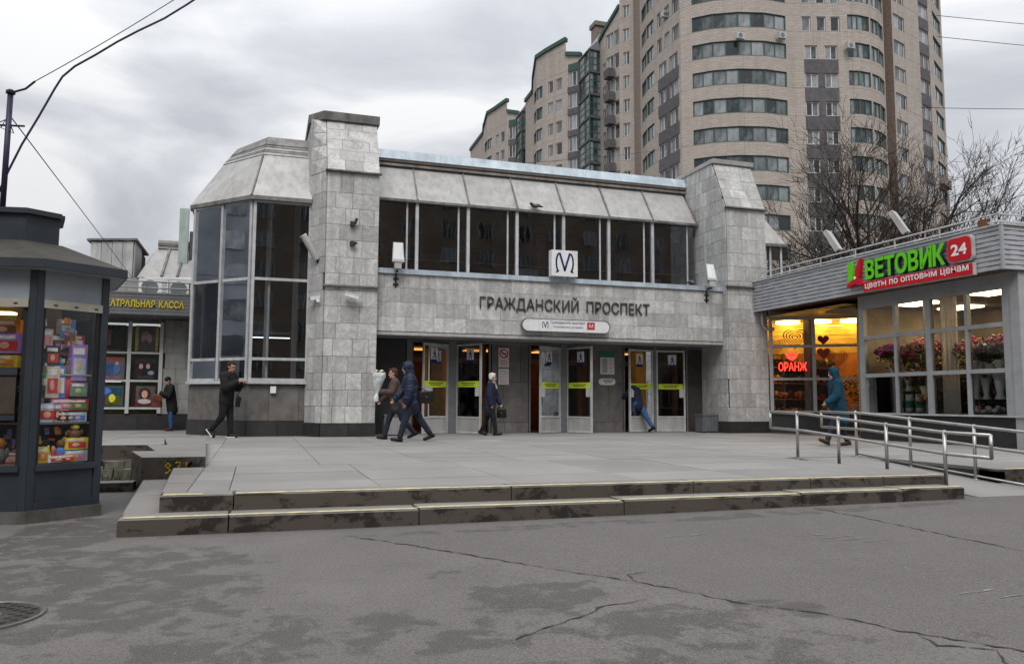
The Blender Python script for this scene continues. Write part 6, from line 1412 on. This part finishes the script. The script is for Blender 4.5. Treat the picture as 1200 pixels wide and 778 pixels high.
# ================================================================== FIXTURES ON THE STATION
def floodlight(label, o, n, grp=None, tilt=15, post=.4):
    t = thing('floodlight', label, 'floodlight', o, grp, math.atan2(n[1], n[0]) + math.pi / 2)
    q = MB(); r_m = Matrix.Rotation(R(tilt), 3, 'X'); B = lambda p: r_m @ Vector(p) + Vector((0, -.3, post + .1))
    pr = [(-.16, -.0), (.16, .0), (.13, .52), (-.13, .52)]
    V = [B((x, -.06, z)) for x, z in pr] + [B((x * .8, .08, z)) for x, z in pr]; q.add(V, BF, M['lampgrey']); q.build('housing', t)
    q = MB(); q.add([B((x * .85, -.064, z * .86 + .06)) for x, z in pr], [(0, 1, 2, 3)], M['white']); q.build('lens', t)
    q = MB(); q.box((-.09, -.34, post - .06), (.09, -.2, post + .1), M['lampgrey']); q.build('gear_box', t)
    q = MB(); q.box((-.02, -.03, -.1), (.02, 0, post - .1), M['black']); q.box((-.02, -.3, post - .13), (.02, -.03, post - .09), M['black'])
    for z_ in (-.05, .1): q.box((-.07, -.035, z_), (.07, -.002, z_ + .04), M['black'])
    q.build('bracket', t); return t
floodlight('grey floodlight on the ledge beside the first marble pier', (3.37, YB - .0, 4.25), (0, -1), 'floodlights on the station', -8)
floodlight('grey floodlight on the ledge beside the second marble pier', (12.62, YB - .0, 4.25), (0, -1), 'floodlights on the station', -16)
t = thing('tube_floodlight', 'pale tube shaped lamp leaning out between bay window and marble pier', 'floodlight', (1.42, 20.25, 4.6))
q = MB(); q.tube([(-.05, -.05, .15), (-.4, -.12, .72)], .085, 12, M['lampgrey']); q.build('housing', t); q = MB(); q.tube([(.02, .2, -.1), (.0, 0, .0), (-.05, -.05, .16)], .025, 8, M['black']); q.build('bracket', t); q = MB(); q.lathe((-.4, -.12, .72), [(0, .088), (.03, .09), (.032, .07)], 12, M['white'], (-.5, -.1, .8)); q.build('lens_cap', t)
def cctv(label, o, ang, tilt=-12):
    t = thing('security_camera', label, 'camera', o, 'cameras on the marble piers', ang)
    rm = Matrix.Rotation(R(-tilt), 3, 'Y'); q = MB(); o_ = Vector((0, -.18, .05))
    q.obox(o_ + rm @ Vector((-.17, -.055, -.05)), rm @ Vector((.36, 0, 0)), Vector((0, .11, 0)), rm @ Vector((0, 0, .10)), M['white']); q.build('housing', t)
    q = MB(); q.obox(o_ + rm @ Vector((-.2, -.065, .052)), rm @ Vector((.44, 0, 0)), Vector((0, .13, 0)), rm @ Vector((0, 0, .012)), M['white']); q.build('sun_shield', t)
    q = MB(); q.lathe(o_ + rm @ Vector((.19, 0, 0)), [(0, .04), (.012, .038)], 12, M['black'], rm @ Vector((1, 0, 0))); q.build('lens', t)
    q = MB(); q.tube([(0, 0, -.05), (0, -.1, -.08), (0, -.18, .0)], .018, 8, M['white']); q.lathe((0, 0, -.05), [(0, .05), (.02, .05)], 10, M['white'], (0, -1, 0)); q.build('bracket', t); return t
cctv('white bullet camera at the flank of the first pier pointing to the bay', (1.40, 19.98, 3.74), math.pi, -14); cctv('white bullet camera on the front of the first pier', (2.20, 19.95, 3.76), R(0), -14); cctv('white bullet camera on the second pier under the shop fascia', (13.72, 19.95, 3.74), math.pi, -14)
for z_, l_ in ((5.66, 'upper rusty bracket stub on the first marble pier'), (5.15, 'lower rusty bracket stub on the first marble pier')):
    t = thing('bracket_stub', l_, 'bracket', (2.2, 19.94, z_)); q = MB(); q.box((-.06, -.1, -.05), (.06, .0, .06), M['iron']); q.build('plate', t); q = MB(); q.tube([(.05, -.08, .0), (.1, -.12, .14 if z_ > 5.4 else .02)], .035, 8, M['iron']); q.build('stub', t)
def bin_(name, label, o, w, d, h, m, ribs=0):
    t = thing(name, label, 'litter bin', o); q = MB(); q.box((-w / 2, -d / 2, .03), (w / 2, d / 2, h), M[m]); q.build('body', t)
    q = MB()
    for a, b_, c, e_ in ((-w / 2 - .02, -d / 2 - .02, w / 2 + .02, -d / 2 + .04), (-w / 2 - .02, d / 2 - .04, w / 2 + .02, d / 2 + .02)): q.box((a, b_, h), (c, e_, h + .04), M['alu_dark'])
    q.box((-w / 2 - .02, -d / 2 + .041, h), (-w / 2 + .05, d / 2 - .041, h + .04), M['alu_dark']); q.box((w / 2 - .05, -d / 2 + .041, h), (w / 2 + .02, d / 2 - .041, h + .04), M['alu_dark']); q.build('rim', t)
    q = MB(); q.box((-w / 2 + .05, -d / 2 + .05, h - .02), (w / 2 - .05, d / 2 - .05, h + .005), M['black']); q.build('opening', t)
    for i in range(ribs): q = MB(); x = -w / 2 + w * (i + .5) / ribs; q.box((x - .015, -d / 2 - .018, .05), (x + .015, -d / 2 - .001, h - .02), M['alu_dark']); q.build('rib', t)
    for s_ in (-1, 1): q = MB(); q.box((s_ * w * .4 - .03, -d / 2 + .02, 0), (s_ * w * .4 + .03, d / 2 - .02, .03), M['black']); q.build('foot', t)
bin_('litter_bin', 'square concrete litter bin beside the first marble pier', (3.42, 20.45, PZ), .52, .42, .5, 'concrete'); bin_('litter_bin', 'ribbed grey metal litter bin by the second marble pier', (12.93, 20.75, PZ), .56, .45, .5, 'alu_dark', 5)
def bird(label, o, ang):
    t = thing('pigeon', label, 'bird', o, None, ang); m = M['black']; q = MB()
    q.ell((0, 0, .11), (.13, .065, .07), 10, 7, m); q.ell((.12, 0, .17), (.045, .04, .045), 8, 6, m); q.tube([(.06, 0, .12), (.12, 0, .17)], .05, 8, m, rs=[.06, .04]); q.tube([(-.1, 0, .11), (-.24, 0, .08)], .03, 6, m, rs=[.045, .02])
    body = remesh(q, 'body', m, t, .012)
    q = MB(); q.tube([(.155, 0, .17), (.19, 0, .16)], .01, 5, M['lampgrey'], rs=[.012, .003]); q.build('beak', t)
    for s_ in (-1, 1): q = MB(); q.tube([(.01, s_ * .025, .06), (.02, s_ * .025, 0)], .007, 5, M['redink']); q.build('leg', t); q = MB(); q.ell((-.04, s_ * .055, .12), (.12, .018, .05), 8, 5, M['alu_dark']); q.build('wing', t, True)
def remesh(mb, name, m, parent, vox, smooth=4, disp=0., dsc=.12):
    me = mb.mesh('tmp'); me.materials.clear(); o = bpy.data.objects.new('tmp', me); C.objects.link(o)
    r = o.modifiers.new('r', 'REMESH'); r.mode = 'VOXEL'; r.voxel_size = vox; r.use_smooth_shade = True
    if smooth: k = o.modifiers.new('s', 'SMOOTH'); k.iterations = smooth; k.factor = .5
    if disp:
        if 'folds' not in bpy.data.textures: tx = bpy.data.textures.new('folds', 'CLOUDS')
        tx = bpy.data.textures['folds']; tx.noise_scale = dsc; d = o.modifiers.new('d', 'DISPLACE'); d.texture = tx; d.strength = disp; d.mid_level = .5
    bpy.context.view_layer.update(); dg = bpy.context.evaluated_depsgraph_get(); n = bpy.data.meshes.new_from_object(o.evaluated_get(dg)); n.name = name
    bpy.data.objects.remove(o); bpy.data.meshes.remove(me); n.materials.clear(); n.materials.append(m)
    n.polygons.foreach_set('use_smooth', [True] * len(n.polygons)); return link(name, n, parent)
bird('dark pigeon sitting on the sloping roof above the emblem box', (7.66, 20.98 + .45, 6.84), R(170)); bird('dark pigeon on the ledge beside the second floodlight', (12.3, 20.45, 4.66), R(20))
# lamps on the shop roof
def roof_lamp(label, o, tilt):
    t = thing('floodlight', label, 'floodlight', o, 'floodlights on the shop roof', R(-62)); q = MB(); q.box((-.035, -.035, 0), (.035, .035, .34), M['black']); q.build('post', t)
    rm = Matrix.Rotation(R(tilt), 3, 'Y'); B = lambda p: rm @ Vector(p) + Vector((0, 0, .36)); pr = [(-.05, -.13), (.05, -.16), (.07, .16), (-.05, .13)]
    q = MB(); q.add([B((-.07, -.11, .0)), B((.07, -.13, 0)), B((.07, .13, 0)), B((-.07, .11, 0)), B((-.06, -.17, .62)), B((.05, -.17, .62)), B((.05, .17, .62)), B((-.06, .17, .62))], BF, M['lampgrey']); q.build('housing', t)
    q = MB(); q.add([B((-.077, -.10, .10)), B((-.077, .10, .10)), B((-.07, .14, .58)), B((-.07, -.14, .58))], [(0, 1, 2, 3)], M['white']); q.build('lens', t)
roof_lamp('floodlight on the shop roof farther from the road', (14.35, 16.6, 4.8), -28); roof_lamp('floodlight on the shop roof above the green sign', (14.35, 14.35, 4.8), -28)

# ================================================================== PEOPLE
def skin(c): return mat('skin', c, .55, .08, 20, 90, 0, local=True, bump=.1)
SK = skin((.40, .22, .155)); SKP = skin((.46, .29, .22))
cloth = {}
def cl(name, c, rough=.85, var=.2, bump=.5): 
    if name not in cloth: cloth[name] = mat(name, c, rough, var, 8, 120, 0, local=True, bump=bump)
    return cloth[name]
def cap(mb, a, b_, ra, rb, sq=1., n=12):
    a, b_ = Vector(a), Vector(b_); L_ = (b_ - a).length
    pr = [(-ra * math.cos(R(t)), ra * math.sin(R(t))) for t in (8, 35, 65, 90)] + [(L_ + rb * math.cos(R(t)), rb * math.sin(R(t))) for t in (90, 65, 35, 8)]
    mb.lathe(a, pr, n, None, (b_ - a) if L_ > 1e-6 else Z, sq)
def person(label, o, head, H, lean, legs, arms, hp=0, bulk=.0, look=0., sk=SK, top=None, bottom=None, shoe=None, hem=.86, hood=False, hair=None, hat=None, scarf=None, puffy=False, group=None, female=False, hemr=0., yaw_t=0.):
    """legs: two (thigh, knee, foot pitch) left then right; arms: two (forward swing, outward, elbow) in degrees; faces local +x"""
    k = H / 1.75; t = thing('person', label, 'person', o, group, head)
    sag_ = lambda a: Vector((math.sin(R(a)), 0, -math.cos(R(a))))
    J = {}; hip = Vector((0, 0, 0))
    for i, (th, kn, fp) in enumerate(legs):
        s_ = 1 if i == 0 else -1; h = hip + Vector((0, s_ * .088 * k, 0)); kne = h + sag_(th) * .43 * k; ank = kne + sag_(th - kn) * .41 * k
        fd = Vector((math.cos(R(fp)), 0, math.sin(R(fp)))); hd = Vector((-math.sin(R(fp)), 0, math.cos(R(fp))))
        heel = ank - hd * .07 * k - fd * .04 * k; toe = ank - hd * .075 * k + fd * .16 * k; J[i] = (h, kne, ank, heel, toe, fd, hd)
    zmin = min(min(J[i][3].z - .02, J[i][4].z - .018) for i in J); up0 = -zmin
    for i in J: J[i] = tuple(p + Z * up0 for p in J[i][:5]) + J[i][5:]
    hip = Z * up0; sp = Vector((math.sin(R(lean)), 0, math.cos(R(lean)))); f_ = Vector((math.cos(R(lean)), 0, -math.sin(R(lean))))
    ch = hip + sp * .36 * k; shz = hip + sp * .50 * k; nk = hip + sp * .56 * k; sw = (.165 if female else .185) * k
    hdir = Vector((math.sin(R(lean * .5 + hp)), 0, math.cos(R(lean * .5 + hp)))); hc = nk + hdir * .155 * k + f_ * .015
    RH = Matrix.Rotation(R(look), 3, 'Z') @ Matrix.Rotation(R(lean * .5 + hp), 3, 'Y'); hl = lambda x, y, z: hc + RH @ (Vector((x, y, z)) * k)
    A = {}
    for i, (fwd, outw, el) in enumerate(arms[:2]):
        s_ = 1 if i == 0 else -1; sh = shz + Y * (s_ * sw); d = Vector((math.sin(R(fwd + lean)) * math.cos(R(outw)), s_ * math.sin(R(outw)), -math.cos(R(fwd + lean)) * math.cos(R(outw))))
        elb = sh + d * .285 * k; inw = arms[2][i] if len(arms) > 2 else 0
        d2 = Vector((math.sin(R(fwd + lean + el)), -s_ * math.sin(R(inw)), -math.cos(R(fwd + lean + el)))).normalized(); wr = elb + d2 * .25 * k; A[i] = (sh, elb, wr, d2, s_)
    b = MB()
    cap(b, hip + Z * .02, ch, .135 * k, .14 * k, .72); cap(b, ch, shz - sp * .03, .14 * k, .11 * k, .7); cap(b, shz + Y * sw * .8 - sp * .02, shz - Y * sw * .8 - sp * .02, .065 * k, .065 * k)
    cap(b, nk - sp * .06, hc - hdir * .04, .058 * k, .052 * k)
    b.ell(hl(-.012, 0, .025), (.098 * k, .077 * k, .10 * k), 14, 10, None, RH); b.ell(hl(.028, 0, -.05), (.066 * k, .056 * k, .072 * k), 12, 8, None, RH)
    cap(b, hl(.088, 0, .015), hl(.106, 0, -.022), .010 * k, .015 * k); cap(b, hl(.075, .03, .04), hl(.075, -.03, .04), .016 * k, .016 * k); cap(b, hl(.083, .012, -.062), hl(.083, -.012, -.062), .011 * k, .011 * k); b.ell(hl(.072, 0, -.10), (.022 * k, .022 * k, .018 * k), 8, 6, None, RH)
    for s_ in (-1, 1): b.ell(hl(-.01, s_ * .078, -.005), (.022 * k, .010 * k, .034 * k), 8, 6, None, RH)
    for i in J:
        h, kne, ank, heel, toe, fd, hd = J[i]; cap(b, h, kne, .085 * k, .052 * k); cap(b, kne, ank, .054 * k, .036 * k); cap(b, heel + hd * .02, toe + hd * .01, .035 * k, .03 * k)
    for i in A:
        sh, elb, wr, d2, s_ = A[i]; cap(b, sh, elb, .05 * k, .038 * k); cap(b, elb, wr, .039 * k, .027 * k)
        pn = Vector((0, -s_, 0)); pn = (pn - d2 * pn.dot(d2)).normalized(); sd_ = d2.cross(pn).normalized()
        if sd_.x < 0: sd_ = -sd_
        pm = wr + d2 * .05 * k; cap(b, wr, wr + d2 * .075 * k, .026 * k, .03 * k)
        for q_, (off, ln, cu) in enumerate(((.027, .07, 28), (.009, .078, 36), (-.009, .072, 44), (-.026, .056, 52))):
            r0 = wr + d2 * .088 * k + sd_ * off * k; d3 = (d2 * math.cos(R(cu * .5)) + pn * math.sin(R(cu * .5))); m1 = r0 + d3 * ln * .5 * k; d4 = (d2 * math.cos(R(cu * 1.5)) + pn * math.sin(R(cu * 1.5))); cap(b, r0 - d2 * .02 * k, m1, .0095 * k, .0088 * k, 1, 8); cap(b, m1, m1 + d4 * ln * .5 * k, .0088 * k, .0075 * k, 1, 8)
        tb = wr + d2 * .03 * k + sd_ * .026 * k; td = (d2 * .62 + sd_ * .6 + pn * .35).normalized(); cap(b, tb, tb + td * .035 * k, .012 * k, .0105 * k, 1, 8); cap(b, tb + td * .035 * k, tb + td * .05 * k + d2 * .02 * k, .0105 * k, .009 * k, 1, 8)
    body = remesh(b, 'body', sk, t, .0085, 3)
    for s_ in (-1, 1): q = MB(); q.ell(hl(.086, s_ * .031, .012), (.008 * k, .013 * k, .008 * k), 8, 5, M['ink']); q.build('eye', t, True)
    q = MB(); q.ell(hl(.093, 0, -.063), (.006 * k, .022 * k, .006 * k), 8, 5, cl('lips', (.25, .08, .07))); q.build('mouth', t, True)
    # trousers
    q = MB(); g_ = 1.08 if not female else 1.03
    cap(q, hip + Z * .07 * k, hip - Z * .03, .15 * k, .155 * k, .78)
    for i in J:
        h, kne, ank, heel, toe, fd, hd = J[i]; cap(q, h, kne, .105 * k * g_, .073 * k * g_); cap(q, kne, ank + (kne - ank) * .08, .073 * k * g_, .058 * k * g_)
    remesh(q, 'trousers', bottom, t, .012, 3, .02, .10)
    for i in J:
        h, kne, ank, heel, toe, fd, hd = J[i]; q = MB(); cap(q, heel + hd * .028, toe + hd * .02, .045 * k, .04 * k, 1.); cap(q, ank - hd * .03, ank + hd * .035, .05 * k, .052 * k); q2 = q
        s_o = remesh(q2, 'shoe', shoe[0], t, .01, 2)
        q = MB(); fw2 = fd * .235 * k; y_ = Vector((0, .085 * k, 0)); q.obox(heel - hd * .022 - fd * .04 * k - y_ / 2, fw2, y_, hd * (.018 if len(shoe) < 2 else .026), shoe[1] if len(shoe) > 1 else M['black']); q.build('sole', s_o)
    # top garment
    q = MB(); hz_ = hip + sp * (hem - .93) * k; e_ = (.028 if puffy else .018) + bulk
    cap(q, hz_ + Z * .02, ch, (.165 + e_ + hemr) * k, (.165 + e_) * k, .76); cap(q, ch, shz - sp * .03, (.165 + e_) * k, (.12 + e_) * k, .74); cap(q, shz + Y * sw * .85 - sp * .025, shz - Y * sw * .85 - sp * .025, (.075 + e_) * k, (.075 + e_) * k)
    cap(q, nk - sp * .05, nk + sp * .01, .085 * k, .078 * k)
    for i in A:
        sh, elb, wr, d2, s_ = A[i]; cap(q, sh, elb, (.066 + e_) * k, (.056 + e_) * k); cap(q, elb, wr + d2 * .01, (.056 + e_) * k, (.045 + e_ * .8) * k)
        if puffy:
            for f in (.2, .45, .7, .95):
                c = sh.lerp(elb, f); cap(q, c, c + (elb - sh).normalized() * .01, (.075 + e_) * k, (.075 + e_) * k)
            for f in (.3, .65): c = elb.lerp(wr, f); cap(q, c, c + d2 * .01, (.064 + e_) * k, (.064 + e_) * k)
    if puffy:
        for f in (.1, .35, .6, .85): c = hz_.lerp(shz, f); cap(q, c, c + sp * .01, (.182 + e_) * k, (.182 + e_) * k, .77)
    if hood:
        q.ell(hl(-.035, 0, .03), (.125 * k, .108 * k, .135 * k), 14, 10, None, RH); cap(q, hl(-.05, 0, -.08), nk - sp * .02 - f_ * .02, .10 * k, .10 * k)
        for s_ in (-1, 1): cap(q, hl(.03, s_ * .075, .06), hl(.02, s_ * .075, -.10), .03 * k, .035 * k)
        cap(q, hl(.04, .05, .115), hl(.04, -.05, .115), .03 * k, .03 * k)
    remesh(q, 'coat' if hem < .8 else 'jacket', top, t, .0125, 3, .022, .09)
    if hair is not None:
        q = MB(); q.ell(hl(-.028, 0, .04), (.098 * k, .086 * k, .10 * k), 14, 10, None, RH); cap(q, hl(-.06, .03, -.03), hl(-.06, -.03, -.03), .05 * k, .05 * k)
        for s_ in (-1, 1): cap(q, hl(-.01, s_ * .068, .05), hl(-.03, s_ * .068, .0), .022 * k, .02 * k)
        q.ell(hl(.03, 0, .10), (.06 * k, .06 * k, .03 * k), 10, 7, None, RH); remesh(q, 'hair', hair, t, .010, 3, .02, .05)
    if hat is not None:
        q = MB(); q.ell(hl(-.012, 0, .06), (.108 * k, .09 * k, .10 * k), 14, 9, None, RH); remesh(q, 'knitted_hat', hat, t, .011, 2)
    if scarf is not None:
        q = MB(); P = [nk + sp * .0 + (RH @ Vector((.085 * math.cos(a), .085 * math.sin(a), 0))) * k for a in [i * .5236 for i in range(12)]]
        for a, c in zip(P, P[1:] + P[:1]): cap(q, a, c, .035 * k, .035 * k)
        cap(q, P[0], P[0] - sp * .14 * k + f_ * .05, .035 * k, .045 * k); remesh(q, 'scarf', scarf, t, .011, 2, .015, .05)
    MW = Matrix.Translation(Vector(o)) @ Matrix.Rotation(head, 4, 'Z')
    return dict(o=t, hand=[MW @ (A[i][2] + A[i][3] * .08 * k) for i in (0, 1)], hip=MW @ hip, sh=MW @ shz, hc=MW @ hc, M=MW)
BK = cl('black_cloth', (.012, .012, .014)); NV = cl('navy_quilt', (.012, .019, .045), .55); NV2 = cl('navy_coat', (.014, .020, .042)); BR = cl('brown_jacket_cloth', (.085, .055, .045)); DJ = cl('dark_denim', (.016, .022, .038)); BJ = cl('blue_denim', (.03, .085, .22)); TL = cl('teal_coat', (.004, .038, .065)); LE = cl('black_leather', (.012, .011, .011), .4); BL = cl('brown_leather', (.06, .022, .016), .45)
WH = cl('white_hair', (.55, .54, .50)); DKH = cl('dark_brown_hair', (.03, .017, .010)); GS = cl('grey_scarf_wool', (.32, .31, .29)); WS = cl('white_rubber', (.7, .7, .7), .6, .05)
P1 = person('young man in black jacket and slim black trousers walking past the glazed bay', (-.66, 19.95, PZ), R(-30), 1.79, 4, [(7, 5, 0), (-5, 36, -48)], [(16, 12, 96), (12, 12, 108), (38, 46)], 14, .022, -10, SK, BK, BK, (LE, WS), .84, hair=DKH)
P2 = person('man in hooded navy quilted jacket and dark jeans striding past the doors', (3.3, 17.25, PZ), R(176), 1.77, 9, [(22, 6, 8), (-24, 12, -22)], [(-6, 10, 14), (10, 8, 25)], 6, .0, 0, SK, NV, DJ, (LE,), .80, True, puffy=True)
P3 = person('person in brown jacket and dark trousers walking half hidden beside the navy jacketed man', (3.12, 18.3, PZ), R(178), 1.67, 6, [(-20, 22, -25), (22, 8, 6)], [(18, 14, 70), (10, 8, 30)], 4, .01, 0, SKP, BR, DJ, (LE,), .82, hair=cl('auburn_hair', (.07, .025, .015)), female=True)
P4 = person('elderly person with white hair, navy coat and pale scarf in front of the notice panel', (5.86, 19.85, PZ), R(-28), 1.62, 4, [(-14, 10, -16), (16, 8, 2)], [(10, 12, 14), (-6, 12, 12)], 2, .02, 20, SKP, NV2, BK, (LE,), .70, hair=WH, scarf=GS, female=True, hemr=.01)
P5 = person('person in dark jacket and blue jeans stepping through the fifth door', (10.86, 21.22, PZ), R(120), 1.70, 12, [(30, 30, 0), (-30, 6, -25)], [(20, 10, 30), (-10, 10, 20)], 6, .01, 0, SK, NV2, BJ, (LE,), .84, hair=DKH)
P6 = person('person in hooded teal coat and dark trousers walking past the lit shop window', (11.62, 13.6, PZ), R(165), 1.62, 6, [(24, 4, 24), (-10, 12, -6)], [(8, 6, 40), (-12, 10, 20)], 8, .02, 0, SKP, TL, DJ, (BL,), .62, True, female=True, hemr=.04)
P7 = person('elderly person in black coat, dark hat and blue jeans standing by the poster windows', (-2.3, 24.6, PZ), R(205), 1.52, 8, [(3, 4, 0), (-2, 3, 0)], [(8, 8, 92), (6, 8, 98), (40, 40)], 14, .02, 0, SKP, BK, BJ, (BL,), .68, hat=BK, female=True, hemr=.02)
# things they carry
def bag(label, c, ang, w, d, h, m, strap, name='handbag', pat=None):
    t = thing(name, label, 'bag', tuple(c), None, ang); q = MB(); k = 14
    for i in range(1): q.lathe((0, 0, 0), [(0, w * .44), (h * .1, w * .5), (h * .6, w * .49), (h * .95, w * .42), (h, w * .36)], k, m, (0, 0, 1), 1.)
    me = q.mesh('body', True)
    for v in me.vertices: v.co.y *= d / w; v.co.x = math.copysign(min(abs(v.co.x), w * .46), v.co.x)
    link('body', me, t); q = MB(); q.box((-w * .40, -d * .5, h * .45), (w * .40, -d * .42, h * .9), m); q.build('flap', t); q = MB(); q.box((-.012, -d * .53, h * .5), (.012, -d * .5, h * .56), pat or M['brass']); q.build('clasp', t)
    W2 = Matrix.Translation(Vector(c)) @ Matrix.Rotation(ang, 4, 'Z'); iv = W2.inverted()
    q = MB(); q.tube([iv @ Vector(p) for p in strap], .011, 6, m); q.build('strap', t, True)
h = P4['hand'][0]; bag('black handbag hanging from the hand of the white haired person', h - Z * .34 + Vector((.02, -.02, 0)), R(-20), .28, .10, .24, LE, [h - Z * .12 + Vector((-.08, .0, 0)), h - Z * .0, h - Z * .12 + Vector((.11, -.03, 0))], pat=M['brass'])
s_ = P2['sh']; hp_ = P2['hip']; bag('black shoulder bag at the back of the navy jacketed man', hp_ + Vector((.27, -.12, -.06)), R(0), .40, .16, .28, LE, [hp_ + Vector((.18, -.12, .2)), s_ + Vector((.06, -.17, .05)), s_ + Vector((-.08, .1, .0)), hp_ + Vector((.32, -.05, .2))], 'shoulder_bag')
hp_ = P1['hip']; s_ = P1['sh']; bag('small black bag swinging at the hip of the young man in black', hp_ + Vector((.26, -.05, -.22)), R(70), .20, .10, .26, LE, [hp_ + Vector((.22, -.05, .02)), P1['hand'][0] - Z * .1, s_ + Vector((.1, .1, .03))], 'shoulder_bag')
h = P7['hand'][1]; bag('patterned reddish cloth bag held by the person in dark hat', h + Vector((-.04, -.07, -.42)), R(20), .30, .14, .36, mat('patterned_cloth', (.16, .05, .035), .9, .8, 22, 60, local=True), [h + Vector((-.12, -.04, -.08)), h, h + Vector((.06, -.04, -.08))], 'cloth_bag', BK)
h = P3['hand'][0]
bt = thing('wrapped_bouquet', 'bouquet in white wrapping carried by the person in brown jacket', 'bouquet', tuple(h)); ax = Vector((.10, -.05, 1)).normalized(); q = MB()
q.lathe((0, 0, 0), [(-.22, .05), (-.16, .06), (-.05, .035), (.08, .07), (.25, .125), (.36, .15), (.43, .145)], 11, cl('white_wrap', (.62, .66, .66), .35), ax); bo = q.mesh('wrapping')
gq = random.Random(2)
for v in bo.vertices: v.co += Vector((gq.uniform(-.014, .014), gq.uniform(-.014, .014), gq.uniform(-.014, .014)))
link('wrapping', bo, bt); q = MB()
for i in range(26): q.ell(ax * (.40 + gq.random() * .07) + Vector((gq.uniform(-.1, .1), gq.uniform(-.1, .1), 0)), (.035, .035, .03), 7, 5, [M['vase'], FM['green'], FM['white'], M['leaf'], FM['yellow']][i % 5])
q.build('blooms', bt, True); q = MB(); q.ell(ax * -.2, (.06, .06, .05), 8, 6, M['paper']); q.build('stem_wrap', bt, True)
